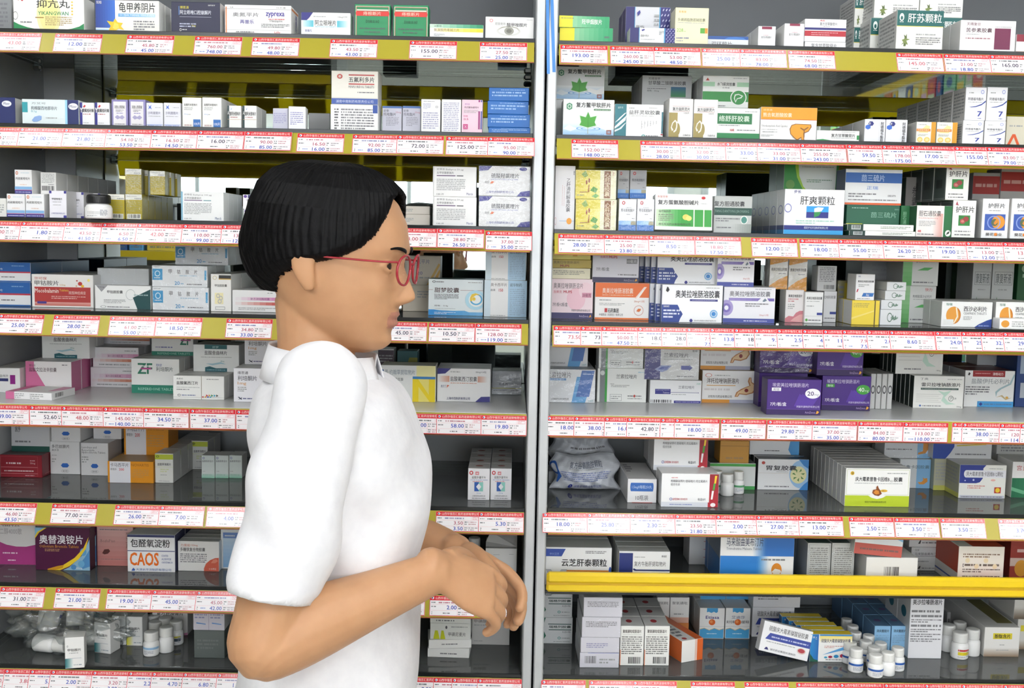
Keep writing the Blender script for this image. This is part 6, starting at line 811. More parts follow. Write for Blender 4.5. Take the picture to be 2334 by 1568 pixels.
# ---- lowest shelf, right bay
def ge(y0, y1, lab, on=None):
    return c('R8', 1233, 1305, y0, y1, None, .05, 'e2e4e4', lab, [p('1f6a50', (0, 0), (0, 1), (.14, 1), (.04, .6), (.16, .3), (.06, .12), (.1, 0)), r(.22, .74, .96, .77, '2a5a50'), t('瑞格列胶囊', .25, .6, .95, .7, '2a3a38', .02), r(.24, .52, .96, .55, '2a5a50'), t('0.25×90', .68, .42, .94, .49, 'k'), o_(.58, .22, .05, .05, '4a9a90', .4), l(.66, .18, .92, .25, 1), l(.4, .06, .92, .11, 1)], on=on, n=3, top='b4b6b6')
ga = ge(1408, 1467, 'lower white carton with a green zigzag edge'); ge(1349, 1406, 'upper white carton with a green zigzag edge', ga)
pv = None
for q, (x0, x1, y0, y1, D) in enumerate(((1321, 1411, 1488, 1522, [b(.13, .2, .42, .78), l(.5, .25, .9, .65, 2), r(.2, .97, 1, 1, '5a6ac0')]), (1323, 1412, 1453.5, 1487, [l(.15, .3, .7, .65, 3, '7a7ab0')]), (1326, 1415, 1407, 1453, [l(.1, .5, .9, .8, 4, 'k')]), (1330, 1419, 1362, 1406, [l(.1, .5, .9, .8, 4, 'k')]))):
    pv = c('R8', x0, x1, y0, y1 if not pv else None, None, .1, 'dfdde6', ('lowest', 'second lowest', 'second highest', 'highest')[q] + ' lilac-white carton of the wrapped four-high stack', D, on=pv, wrap=1, side='9a9aa0', top='b0b0b6', SD=[])
for q, (a, b_) in enumerate(((1413, 1467.5), (1468.5, 1526))):
    c('R8', a, b_, 1427, 1517, None, .05, 'eeeeea', ('first', 'second')[q] + ' of the twin print cartons with barcodes, bottom shelf', [t('聚氧磺吡啶肠溶片', .1, .82, .88, .91, '3a2a24', .016), r(.1, .78, .88, .784, 'k'), l(.06, .28, .92, .75, 9, '4a4a48'), b(.36, .02, .88, .22), r(.0, 0, .03, .4, 'd8703a')], top='a9aaa8', n=3, TD=[e(.42, .5, .13, .16, 'a83a40')], side='8f908e', SD=[])
wm_ = c('R8', 1500, 1570, 1420, 1447, None, .06, 'e08a48', 'orange carton lying at the back, beneath salmon pair', [l(.3, .3, .7, .7, 1, 'b8602a')], top='d87a3a')
for q, (a, b_) in enumerate(((1497, 1526), (1527, 1571))):
    c('R8', a, b_, 1362, 1419, None, .05, 'e8e8e6', ('first', 'second')[q] + ' of the white cartons with a salmon foot, behind', [t('聚氧磺吡', .1, .72, .9, .84, 'k'), r(0, 0, 1, .22, 'e8b8a4'), l(.2, .3, .7, .4, 1)], on=wm_)
c('R8', 1549, 1607, 1458, 1507, None, .13, 'f1efec', 'white-ended orange carton lying askew', [r(.72, 0, 1, 1, 'd8642a'), r(.62, 0, .7, 1, 'e8c4b4')], side='c8622c', top='d8d0cc', rot=24, TD=[r(.64, 0, 1, 1, 'd8642a'), e(.25, .08, .1, .04, 'b04040'), l(.1, .15, .5, .6, 4, 'k')], SD=[])
ET = lambda s, q: [p('3f9ad0', (.28, 1), (.28, .86), (.36, .88), (.46, .84), (.56, .88), (.66, .84), (.72, .88), (.72, 1)), e(.5, .54, .13, .1, 'e06a28'), e(.47, .56, .06, .05, 'f09a58'), t(s, .24, .65, .78, .75, '3a3a80' if q == 0 else '4a5a8a', .02 if q == 0 else 0), p('4aa4d8', (.02, .02), (.02, .3), (.2, .34), (.4, .27), (.6, .34), (.8, .28), (.97, .33), (.97, .02)), p('d8c08a', (.02, .3), (.02, .32), (.2, .36), (.4, .29), (.6, .36), (.8, .3), (.97, .35), (.97, .33), (.8, .28), (.6, .34), (.4, .27), (.2, .34)), l(.3, .14, .7, .2, 1, 'b8dcf0'), r(.0, .40, 1, .405, 'g')] + ([t('美沙拉嗪', .04, .5, .36, .6, '3a3a44'), t('缓释', .64, .5, .96, .6, '3a3a44')] if q else [])
for q, (a, b_) in enumerate(((1594, 1651.5), (1653, 1710))):
    et = c('R8', a, b_, 1386, 1456, None, .05, 'f0f0ee', ('first', 'second')[q] + ' of the twin white cartons with an orange ball', ET(('Etiasa', '艾迪莎')[q], q), top='a8aaaa', n=3, side='8a8c8c', SD=[])
    c('R8', a+2, b_+3, 1330, 1385, et.Y+.05, .05, 'e4e4e2', ('first', 'second')[q] + ' orange-ball carton of the row on top', [p('4aa4d8', (0, .0), (0, .4), (1, .4), (1, 0))], on=et)
GB = lambda: [p('35469c', (.08, .42), (.16, .64), (1, .64), (1, .42)), t('硫酸庆大霉素碳酸铋胶囊', .12, .70, .92, .88, '3a3a40'), l(.2, .48, .95, .57, 1, 'b0b8e0'), l(.12, .32, .7, .38, 1), e(.84, .28, .09, .1, 'e0c8c0'), e(.84, .29, .07, .07, 'b8404a'), t('湖北药业集团长澳制药', .22, .08, .74, .15, 'k'), p('2a2a70', (.1, .08), (.13, .16), (.16, .16), (.19, .08))]
gk = c('R8', 1714, 1810, 1385, 1452, None, .04, 'e0e0e4', 'white carton with navy slanted band standing behind', GB())
c('R8', 1717, 1825, 1330, 1384, None, .04, 'd8d8dc', 'white carton with grey print and barcode under rail', [l(.1, .3, .6, .8, 5, 'k'), b(.7, .35, .95, .85)], on=gk)
c('R8', 1727, 1843, 1446, 1512, None, .022, 'f2f2f4', 'white navy-banded carton tipped over, leaning in front', GB(), roll=13, lean=-10, top='b0b0b8')
c('R8', 1846, 1942, 1446, 1509, None, .02, 'f2f2f0', 'white-blue carton with capsule row and yellow top', [g(0, 0, .2, 1, '2a8ac8', '2a6ab4'), p('1f5a48', (0, 0), (.2, 0), (.2, .06), (.1, .1), (0, .3)), r(.22, .94, 1, 1, '3f86c0'), g(.22, .7, 1, .94, 'f2f2f0', 'f0dc70', 'v'), t('硫酸庆大霉素碳酸铋胶囊', .26, .70, .96, .84, '2a2a60', .012), t('甲', .06, .84, .1, .92, 'W'), t('乙', .12, .82, .16, .9, 'W'), l(.34, .5, .8, .6, 2, 'b86a60'), p('5aa0d8', (.3, .26), (.98, .66), (.98, .5)), e(.38, .17, .04, .035, '3a9ac0'), e(.49, .19, .05, .045, 'a83050'), e(.63, .21, .06, .06, '2a8ac0'), e(.78, .23, .06, .07, 'a82a4a'), l(.38, .06, .92, .12, 1, 'k')], top='ecd23a', side='3a78b4', n=5, step=.0225, dx=-.007, SD=[])
for q, (a, b_) in enumerate(((1992, 2029.5), (2030.5, 2068))):
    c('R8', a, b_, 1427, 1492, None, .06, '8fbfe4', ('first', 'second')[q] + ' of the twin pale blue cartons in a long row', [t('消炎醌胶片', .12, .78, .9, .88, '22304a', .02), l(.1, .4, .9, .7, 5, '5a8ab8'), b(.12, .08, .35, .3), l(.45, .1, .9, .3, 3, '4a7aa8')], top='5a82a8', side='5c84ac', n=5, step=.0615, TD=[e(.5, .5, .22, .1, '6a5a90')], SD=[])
c('R8', 2073, 2150, 1340, 1501, None, .06, 'e8e8ec', 'tall white carton covered in print under bold title', [t('美沙拉嗪肠溶片', .06, .76, .94, .84, '22222a', .02), t('惠迪', .06, .89, .2, .93, 'k')] + [l(.04, .64-.068*i, .94, .7-.068*i, 1 if i in (0, 1, 3) else 2, '5a5a60') for i in range(7)], side='8f9496', top='a8aaac', SD=[e(.5, .6, .2, .08, '2a6a7a')], n=2)
cf = c('R8', 2243, 2324, 1430, 1497, None, .22, 'e9e7e3', 'long white carton with bronze foot and yellow title', [g(0, 0, 1, .3, '8a7560', 'e9e7e3', 'v'), r(.24, .6, .78, .8, 'dccc3a'), t('酚酞含片', .29, .63, .73, .77, '2a2a24', .02), l(.44, .38, .58, .43, 1), l(.35, .2, .7, .25, 1)], top='a4a29e', side='97958f', TD=[r(.5, .1, .95, .9, '6a6428')], SD=[])
dd = c('R8', 2318, 2390, 1412, 1480, None, .12, 'd8d6d0', 'lower bronze-footed carton cut by the frame edge', [r(.1, .6, .8, .8, 'dccc3a'), g(0, 0, 1, .3, '8a7560', 'd8d6d0', 'v')], top='9a9892')
c('R8', 2312, 2384, 1345, 1411, None, .12, 'd8d6d0', 'upper bronze-footed carton cut by the frame edge', [g(0, 0, 1, .4, '6a5a48', 'd8d6d0', 'v')], on=dd, top='8a8882')
c('R8', 2158, 2186, 1396, 1432, None, .06, 'dcdcde', 'small white barcode carton behind three pill bottles', [b(.1, .1, .9, .6)])

# ================================================================== bottles, jar, pouches, bag, open box
M_PLASTIC = mat('f0f0ef', .32)
M_CAP = mat('e9e9e6', .3)
def bottle(S, px, yt, yb, wpx, label, col=None, lab2=None, cap=None, wide=1.0, loc=None, rx=0, rz=0, size=None, name='pill_bottle'):
    bay = S[0]; z = ZS[S]
    if loc is None:
        q = hit(bay, px, yb-2, z=z); Y = q.y; x = q.x
        R_ = (hit(bay, px+wpx/2, yb, Y=Y).x - hit(bay, px-wpx/2, yb, Y=Y).x)/2
        Y += R_
        H = hit(bay, px, yt+3, Y=Y).z - z
    else: R_, H = size
    root = empty(name, world(bay, (x, Y, z+.0003)) if loc is None else loc, RZ(bay)+rz)
    root.rotation_euler.x = rx
    tag(root, label, 'bottle', None)
    hb = H*.60
    mb = MB(); mb.lathe([(R_*.93, 0), (R_, R_*.1), (R_, hb-R_*.3), (R_*.9, hb-R_*.08), (R_*.74, hb), (R_*.72, hb+H*.05)], M_PLASTIC)
    obj('bottle_body', mb.mesh('bottle_body', True), root)
    mb = MB(); cm = cap or M_CAP; k0 = hb+H*.035
    pr = [(R_*.86, k0), (R_*.88, k0+.001)]
    mb.lathe(pr + [(R_*.88, H-R_*.14), (R_*.84, H-R_*.04), (R_*.74, H), (R_*.3, H-.0004)], cm, n=36)
    for i in range(36):
        a = 2*math.pi*i/36; u, v_ = math.cos(a), math.sin(a); q = .0022*R_/.015
        x_, y_ = R_*.885*u, R_*.885*v_
        mb.add([(x_-v_*q*.35, y_+u*q*.35, k0+.001), (x_+v_*q*.35, y_-u*q*.35, k0+.001), (x_+v_*q*.35+u*.0003, y_-u*q*.35+v_*.0003, H-R_*.2), (x_-v_*q*.35+u*.0003, y_+u*q*.35+v_*.0003, H-R_*.2)], [[0, 1, 2, 3]], cm)
    obj('bottle_cap', mb.mesh('bottle_cap', True), root)
    if col:
        mb = MB(); a0, a1 = -math.pi*.95, -.05*math.pi; n = 20; z0, z1 = hb*.1, hb*.76
        def cyl(u, v_, zz):
            a = a0+(a1-a0)*u; rr_ = R_+.0002+zz; return (rr_*math.cos(a), rr_*math.sin(a), z0+(z1-z0)*v_)
        vs = []; fs = []
        for i in range(n+1): vs += [cyl(i/n, 0, 0), cyl(i/n, 1, 0)]
        for i in range(n): fs.append([2*i, 2*i+2, 2*i+3, 2*i+1])
        mb.add(vs, fs, mat('f2f2f2', .4))
        D = []
        for i in range(10): D.append(r(i/10, .62, (i+1)/10, .86, col)) if lab2 is None else None
        if lab2 is not None:
            for i in range(3, 8): D.append(r(i/10, .68, (i+1)/10, .86, col)); D.append(r(i/10, .3, (i+1)/10, .62, lab2))
        D += [l(.28, .1, .7, .55, 5, '7a8090')] if lab2 is None else [l(.66, .15, .85, .8, 5, '7a8090'), l(.3, .08, .6, .2, 2, 'k')]
        decals(mb, D, cyl, .05, .03, hash_(label) % 999)
        obj('bottle_label', mb.mesh('bottle_label'), root)
    return root
# pill bottles on the lowest shelves
for px, yt, yb, wp, lab, col, l2 in (
    (339, 1436, 1500, 35, 'white pill bottle nearest the shelf edge, pale blue label', '9ac0e0', None),
    (374, 1425, 1492, 34, 'plain white pill bottle beside the pale-blue-labelled one', None, None),
    (397, 1411, 1474, 33, 'white pill bottle with a yellow stripe, nearest dark carton', 'd8d040', '3a4a5a'),
    (349, 1413, 1468, 33, 'white pill bottle in the middle of the left-shelf cluster', None, None),
    (372, 1404, 1462, 32, 'white pill bottle at the back of left-shelf cluster', None, None),
    (345, 1398, 1455, 32, 'white pill bottle behind the cluster beside small cartons', None, None)):
    bottle('L8', px, yt, yb, wp, lab, col, l2)
for i, (px, yt, yb, wp, col, lab) in enumerate((
    (1955, 1474, 1537, 33, '2a5aa8', 'blue-banded pill bottle standing foremost beside the capsule-row carton'),
    (2000, 1488, 1549, 34, '2a5aa8', 'blue-banded pill bottle nearest the shelf edge of all'),
    (2028, 1483, 1545, 33, None, 'plain pill bottle beside the bottle nearest the edge'),
    (2050, 1472, 1534, 31, '2a5aa8', 'blue-banded pill bottle standing apart beside pale blue cartons'),
    (1941, 1460, 1518, 34, '2a5aa8', 'blue-banded pill bottle tucked against the capsule-row carton'),
    (1996, 1471, 1528, 32, '2a5aa8', 'pill bottle squeezed between the front four bottles'),
    (1977, 1457, 1512, 32, '2a5aa8', 'pill bottle in the second rank of the crowd'),
    (2011, 1461, 1516, 30, None, 'pill bottle in the second rank near pale blue cartons'),
    (1983, 1444, 1500, 29, None, 'pill bottle at the foot of the pale blue cartons'),
    (1953, 1437, 1494, 30, None, 'pill bottle in the third rank behind capsule-row carton'),
    (1946, 1422, 1480, 29, None, 'pill bottle in the fourth rank beside the yellow tops'),
    (1932, 1407, 1462, 27, None, 'rearmost pill bottle beside the yellow-topped cartons'))):
    bottle('R8', px, yt, yb, wp, lab, col)
bottle('R8', 2194, 1437, 1507, 38, 'pill bottle with red stripe over a yellow block', 'c83a3a', 'e0cc2a')
bottle('R8', 2222, 1430, 1500, 34, 'plain pill bottle touching the bronze-footed carton')
bottle('R8', 2166, 1420, 1490, 34, 'plain pill bottle against the tall printed carton'); bottle('R8', 2192, 1414, 1478, 32, 'plain pill bottle at the back of three beside tall carton')
bottle('R6', 1660, 1077, 1134, 30, 'plain white pill bottle in front on the sixth shelf')
bottle('R6', 1685, 1071, 1129, 26, 'pill bottle with a green-printed label, sixth shelf', '5aa070')
bottle('R6', 1636, 1070, 1128, 27, 'pill bottle half hidden behind the red-edged carton', '5aa070')
bottle('R6', 1659, 1060, 1112, 28, 'pill bottle at the back of the sixth shelf cluster')
bottle('L7', 1052, 1230, 1304, 34, 'translucent-white pill bottle behind the wrist, seventh shelf')
bottle('L7', 1080, 1222, 1292, 30, 'pill bottle between the wrist and the torn-open box')
# capped jar
jr = bottle('L3', 214, 441, 500, 60, 'squat white jar with a black screw cap', 'f2f2f2', 'd8d8d8', cap=mat('17181a', .4), name='pill_jar')
# foil pouches
M_POUCH = noisy('pouch_film', 'c9cdd4', 'd6dae0', 6, .28, bump=.5)
def pouch(S, x0, x1, y0, y1, label, D, on=None, Y=None):
    bay = S[0]; zb = on if on else ZS[S]; xm = (x0+x1)/2
    if Y is None: Y = hit(bay, xm, y1, z=zb).y
    xa, xb = hit(bay, x0, y1, Y=Y).x, hit(bay, x1, y1, Y=Y).x; zt = hit(bay, xm, y0, Y=Y+.02).z
    if bay == 'R': xa = max(xa, .036)
    W_, H_ = xb-xa, zt-zb; nx_, nz_ = 40, 24; rnd = random.Random(hash_(label))
    ph = [rnd.uniform(0, 6) for _ in range(6)]
    def surf(u, v_, s):
        bulge = (math.sin(math.pi*min(max(u, 0), 1))**.5) * (math.sin(math.pi*min(max(v_, 0), 1))**.55)
        wr_ = .0022*(math.sin(u*23+v_*9+ph[0])*math.sin(v_*17+ph[1]) + .6*math.sin(u*41-v_*13+ph[2]))*min(1, 6*min(u, 1-u)+.3)
        edge = .006*math.sin(v_*9+ph[3])*(u-.5)*2
        return ((u-.5)*W_+edge, .035 - s*(.033*bulge+.0015) - (wr_ if s > 0 else -wr_)*.8 + .02*v_, H_*v_ + .003*math.sin(u*7+ph[4])*v_)
    mb = MB(); vs = []; fs = []
    for s in (1, -1):
        n0 = len(vs)
        for j in range(nz_+1):
            for i in range(nx_+1): vs.append(surf(i/nx_, j/nz_, s))
        for j in range(nz_):
            for i in range(nx_):
                a = n0+j*(nx_+1)+i; q = [a, a+1, a+nx_+2, a+nx_+1]; fs.append(q if s > 0 else q[::-1])
    mb.add(vs, fs, M_POUCH)
    def fn(u, v_, z): x_, y_, z_ = surf(u, v_, 1); return (x_, y_-z-.0012, z_)
    D2 = []
    decals(mb, D, fn, W_, H_, 5)
    o = obj('medicine_pouch', mb.mesh('medicine_pouch'), None, world(bay, ((xa+xb)/2, Y, zb+.0003)), RZ(bay)); tag(o, label, 'pouch')
    return zt, Y
zt_, Yp = pouch('R6', 1240, 1412, 1042, 1124, 'wrinkled white pouch with blue print, beside the post', [t('复方谷氨酰胺颗粒', .27, .68, .73, .86, '5a6478'), l(.27, .63, .73, .67, 1), l(.13, .3, .86, .58, 5, '5a6aa8'), o_(.05, .62, .06, .18, '2a5aa8', .35), p('2a5aa8', (.08, .5), (.11, .6), (.1, .4), (.05, .22), (.03, .22)), e(.26, .15, .03, .07, '2a3a9a'), t('湖南亚瑞药业有限公司', .32, .1, .73, .19, '3a4aa0')])
pouch('R6', 1241, 1398, 988, 1062, 'shaded pouch slumped on the pouch beside the post', [l(.3, .5, .9, .6, 1, 'k')], on=ZS['R6']+.035, Y=Yp+.07)
c('R6', 1250, 1390, 1075, None, Yp+.075, .06, 'b8bcc0', 'low pale carton beneath the slumped pouch', [l(.2, .3, .8, .6, 2)])
# torn-open white box
bx = c('L7', 1106, 1178, 1250, 1317, None, .07, 'dededc', 'torn-open white box standing beside the post, seventh shelf', [r(.25, .78, .45, .79, 'g'), r(.75, .8, .9, .81, 'g')], top='6a6668')
mb = MB(); w_, h_ = bx.w, bx.h
mb.add([(-w_/2, .01, h_), (w_/2, .01, h_), (w_/2, .055, h_+.034), (-w_/2+.014, .06, h_+.036), (-w_/2+.008, .03, h_+.022), (-w_/2, .022, h_+.006)], [[0, 1, 2, 3, 4, 5]], mat('c8c8c6'))
fl = obj('box_flap', mb.mesh('box_flap'), bx.o)
md = fl.modifiers.new('thick', 'SOLIDIFY'); md.thickness = .0008
# plastic bag of bottles
bagq = hit('L8', 90, 1500, z=ZS['L8'])
bagq.x += .022
bag = empty('plastic_bag', (bagq.x, bagq.y+.06, ZS['L8'])); tag(bag, 'crumpled clear plastic bag of white bottles by side wall', 'plastic bag')
def bagmesh():
    bm = bmesh.new(); bmesh.ops.create_icosphere(bm, subdivisions=5, radius=1)
    rnd = random.Random(4); ph = [rnd.uniform(0, 6) for _ in range(9)]
    for v_ in bm.verts:
        x, y, z = v_.co
        k = 1 + .16*math.sin(4*x+5*z+ph[0])*math.sin(5*y+ph[1]) + .1*math.sin(11*x-7*z+ph[2]) + .06*math.sin(19*z+13*y+ph[3]) + .05*math.sin(27*x+ph[4]+9*y)
        tail = max(0, x-.35)
        v_.co = (x*.098*k + .03*tail, y*.06*k*(1-.5*tail), max(.0004, .054 + z*.064*k*(1-.75*tail) - .03*tail*1.2))
    me = bpy.data.meshes.new('bag_film'); bm.to_mesh(me); bm.free(); me.materials.append(M_BAG)
    for q in me.polygons: q.use_smooth = True
    return me
obj('bag_film', bagmesh(), bag)
for i, (dx_, dy_, dz_, rx_, rz_, lab) in enumerate(((-.040, -.03, .0172, 1.55, 1.35, 'white bottle lying in the bag nearest side wall'), (.004, -.014, .0172, 1.55, 1.8, 'white bottle lying lowest in the bag, blue-lined'), (-.034, .006, .034, .5, 2.6, 'white bottle leaning in the middle of the bag'), (.012, .012, .034, .42, 3.4, 'white bottle leaning toward the bag tail'), (-.046, .022, .022, .12, 2.2, 'white bottle standing at the back of the bag'))):
    bottle('L8', 0, 0, 0, 0, lab, '3a4aa8' if i in (1, 2, 3) else None, loc=(bagq.x+dx_, bagq.y+.06+dy_, ZS['L8']+dz_), rx=rx_, rz=rz_, size=(.0155, .062))
# blue straps hanging down the post
for i, (xa, xb, yb, lab) in enumerate(((1246.5, 1250, 168, 'blue strap hanging on the white post, longer one'), (1252, 1263, 164, 'blue strap hanging on the white post, slanting one'))):
    a = hit('L', xa-2, -260, Y=-.006); q = hit('L', xb, yb, Y=-.006); mb = MB(); hw = .0026
    n = 12
    for s in (0, 1):
        pass
    pts = [a.lerp(q, k/n) for k in range(n+1)]
    vs = []
    for k, pt in enumerate(pts):
        yy = -.0045 - .0014*math.sin(k*.9+i)
        vs += [(pt.x-hw, yy, pt.z), (pt.x+hw, yy, pt.z), (pt.x+hw, yy-.001, pt.z), (pt.x-hw, yy-.001, pt.z)]
    fs = [[0, 1, 2, 3], [4*n+3, 4*n+2, 4*n+1, 4*n]]
    for k in range(n):
        for j in range(4): fs.append([4*k+j, 4*k+(j+1) % 4, 4*k+4+(j+1) % 4, 4*k+4+j])
    mb.add(vs, fs, mat('3c88d6', .35)); o = obj('plastic_strap', mb.mesh('plastic_strap', recalc=True)); tag(o, lab, 'strap')

# ================================================================== the person
def PP(px, py, Y): return hit('L', px, py, Y=Y)
def tube(mb, pts, m, n=16, flat=None, up=Vector((0, 1, 0))):
    """closed loft through (point, radius[, radius along up])"""
    vs = []; fs = []; N = len(pts)
    for k, q in enumerate(pts):
        a = pts[max(k-1, 0)][0]; c_ = pts[min(k+1, N-1)][0]; d = (c_-a).normalized()
        s = d.cross(up)
        s = s.normalized() if s.length > 1e-4 else Vector((1, 0, 0)); u = s.cross(d).normalized()
        r1 = q[1]; r2 = q[2] if len(q) > 2 else r1
        for i in range(n):
            A = 2*math.pi*i/n; vs.append(tuple(q[0] + s*(r1*math.cos(A)) + u*(r2*math.sin(A))))
    for k in range(N-1):
        for i in range(n): fs.append([k*n+i, k*n+(i+1) % n, (k+1)*n+(i+1) % n, (k+1)*n+i])
    for k, e_ in ((0, -1), (N-1, 1)):
        q = pts[k]; a = pts[1 if k == 0 else N-2][0]; d = (q[0]-a).normalized(); rr_ = min(q[1], q[2] if len(q) > 2 else q[1])
        j = len(vs); vs.append(tuple(q[0] + d*rr_*.75))
        # a half ring keeps the ends round
        base = j+1
        for i in range(n):
            w0 = Vector(vs[k*n+i]); vs.append(tuple(q[0] + (w0-q[0])*.72 + d*rr_*.5))
        for i in range(n):
            i2 = (i+1) % n
            A = [k*n+i, k*n+i2, base+i2, base+i]; B_ = [base+i, base+i2, j]
            if e_ < 0: A = A[::-1]; B_ = B_[::-1]
            fs.append(A); fs.append(B_)
    mb.add(vs, fs, m)
def smoothpath(pts, n=6):
    """Catmull-Rom through (point, r...)"""
    pts = [q if len(q) > 2 else (q[0], q[1], q[1]) for q in pts]
    out = []; N = len(pts)
    for k in range(N-1):
        q = [pts[max(k-1, 0)], pts[k], pts[k+1], pts[min(k+2, N-1)]]
        for i in range(n):
            s = i/n
            def cr_(a, b_, c_, d): return (b_*2 + (c_-a)*s + (a*2-b_*5+c_*4-d)*s*s + (b_*3-a-c_*3+d)*s*s*s)*.5
            out.append(tuple(cr_(*[x[j] for x in q]) for j in range(len(pts[0]))))
    out.append(tuple(pts[-1])); return out
def remesh(mb, name, vox, mats, sm=4, fac=.5):
    me = mb.mesh(name+'_rough', recalc=True); o = bpy.data.objects.new(name+'_rough', me); C.objects.link(o)
    md = o.modifiers.new('r', 'REMESH'); md.mode = 'VOXEL'; md.voxel_size = vox; md.use_smooth_shade = True
    md = o.modifiers.new('s', 'SMOOTH'); md.iterations = sm; md.factor = fac
    bpy.context.view_layer.update()
    dg = bpy.context.evaluated_depsgraph_get()
    out = bpy.data.meshes.new_from_object(o.evaluated_get(dg)); out.name = name
    bpy.data.objects.remove(o); bpy.data.meshes.remove(me)
    out.materials.clear()
    for m in mats: out.materials.append(m)
    for q in out.polygons: q.use_smooth = True; q.material_index = 0
    return out
def skinmat():
    m = noisy('skin', 'b98a64', 'c2936c', 30, .5, bump=.12)
    b_ = m.node_tree.nodes['Principled BSDF']; b_.inputs['Subsurface Weight'].default_value = .12; b_.inputs['Subsurface Radius'].default_value = (.012, .005, .003); b_.inputs['Subsurface Scale'].default_value = .6
    return m
M_SKIN = skinmat(); M_LIPS = mat('ab7460', .45)
M_HAIR = noisy('black_hair', '040405', '09080a', 90, .5, bump=.25)
M_HAIR.node_tree.nodes['Principled BSDF'].inputs['Specular IOR Level'].default_value = .14
M_SHIRT = noisy('white_cotton', 'e4e4e8', 'ebebee', 60, .8, bump=.18)
HD = PP(772, 592, -.40); TLT = math.radians(5); YAW = math.radians(-8)
HM = Matrix.Translation(HD) @ Matrix.Rotation(YAW, 4, 'Z') @ Matrix.Rotation(TLT, 4, 'Y')
TAB = [(-.117, .050, .012, .020), (-.110, .068, -.012, .032), (-.098, .077, -.034, .044), (-.085, .080, -.048, .053), (-.070, .083, -.062, .060), (-.050, .084, -.078, .066), (-.030, .085, -.092, .070), (-.010, .084, -.101, .0725), (.0, .083, -.104, .073), (.014, .089, -.107, .0735), (.030, .090, -.108, .074), (.055, .085, -.107, .073), (.080, .071, -.098, .065), (.098, .050, -.080, .051), (.108, .030, -.058, .034), (.114, .004, -.032, .012)]
def row(z):
    for a, c_ in zip(TAB, TAB[1:]):
        if a[0] <= z <= c_[0]:
            s = (z-a[0])/(c_[0]-a[0]); return [a[i]+(c_[i]-a[i])*s for i in (1, 2, 3)]
    return TAB[-1][1:] if z > 0 else TAB[0][1:]
def headpt(az, z, off=0.0, face=True):
    xf, xb, w_ = row(z); mid_ = (xf+xb)*.5*.35
    cs, sn = math.cos(az), math.sin(az)
    x = mid_ + ((xf-mid_) if cs > 0 else (mid_-xb))*math.copysign(abs(cs)**.88, cs); y = w_*math.copysign(abs(sn)**.92, sn)
    if face and cs > 0:
        G_ = lambda a, s: math.exp(-(a/s)**2)
        nz = 0
        if -.052 < z < .012: nz = (.012-z)/.05*.024 if z > -.038 else max(0, .024*(1-((-.038-z)/.014)**1.6))
        x += nz*G_(y, .0105 if z > -.02 else .0125)
        x += .0045*G_(abs(y)-.012, .007)*G_(z+.044, .007)          # nostrils
        x -= .0075*G_(abs(y)-.031, .016)*G_(z+.001, .012)            # eye sockets
        x += .004*G_(abs(y)-.030, .022)*G_(z-.021, .007)             # brow ridge
        x += .004*G_(abs(y)-.043, .018)*G_(z+.026, .014)             # cheekbones
        x += .0052*G_(y, .019)*G_(z+.063, .0045) + .0058*G_(y, .017)*G_(z+.0745, .0048)   # lips
        x -= .0042*G_(y, .022)*G_(z+.0688, .0022)
        x -= .003*G_(y, .02)*G_(z+.086, .006)
        x += .005*G_(y, .016)*G_(z+.102, .009)
    rr_ = math.hypot(x-mid_, y) or 1e-6
    return Vector((x+(x-mid_)/rr_*off, y+y/rr_*off, z))
sk = MB()
NA, NZ = 120, 110; vs = []; fs = []
zz = [-.117 + .231*(.5-.5*math.cos(math.pi*k/NZ))*1.0 for k in range(NZ+1)]
for z in zz:
    for i in range(NA): vs.append(tuple(HM @ headpt(2*math.pi*i/NA, z)))
for k in range(NZ):
    for i in range(NA): fs.append([k*NA+i, k*NA+(i+1) % NA, (k+1)*NA+(i+1) % NA, (k+1)*NA+i])
fs.append(list(range(NA))[::-1]); fs.append([NZ*NA+i for i in range(NA)])
sk.add(vs, fs, M_SKIN)
for s in (-1, 1):   # ears
    cpt = Vector((-.014, s*.073, -.010))
    tube(sk, smoothpath([(HM @ (cpt + Vector((-.002, s*.006, .031))), .009, .0045), (HM @ (cpt + Vector((-.006, s*.009, .022))), .0145, .005), (HM @ (cpt + Vector((-.006, s*.009, .004))), .0155, .005), (HM @ (cpt + Vector((-.001, s*.006, -.014))), .0115, .005), (HM @ (cpt + Vector((.003, s*.003, -.026))), .0075, .0045)], 4), M_SKIN, 12, up=Vector((0, 1, 0)))
    ec = Vector((.0665, s*.0295, -.0005))
    for E_, rl in ((34, .0032), (-24, .0028)):      # eyelids
        pts = []
        for k in range(11):
            a = math.radians(-58 + 13.6*k); ev = math.radians(E_*math.cos(math.radians((-58+13.6*k-10)/72*90)))
            pts.append((HM @ (ec + Vector((math.cos(ev)*math.cos(a), s*math.cos(ev)*math.sin(a), math.sin(ev)))*.0128), rl))
        tube(sk, pts, M_SKIN, 10, up=Vector((0, 0, 1)))
nk = HM @ Vector((-.028, 0, -.055)); nb = PP(722, 880, -.41)
tube(sk, smoothpath([(nk, .052), (nk.lerp(nb, .55), .050), (nb, .058), (nb+Vector((.015, 0, -.05)), .062, .09), (nb+Vector((.03, 0, -.25)), .068, .09), (nb+Vector((.03, 0, -.48)), .068, .09)], 5), M_SKIN, 20, up=Vector((0, 1, 0)))
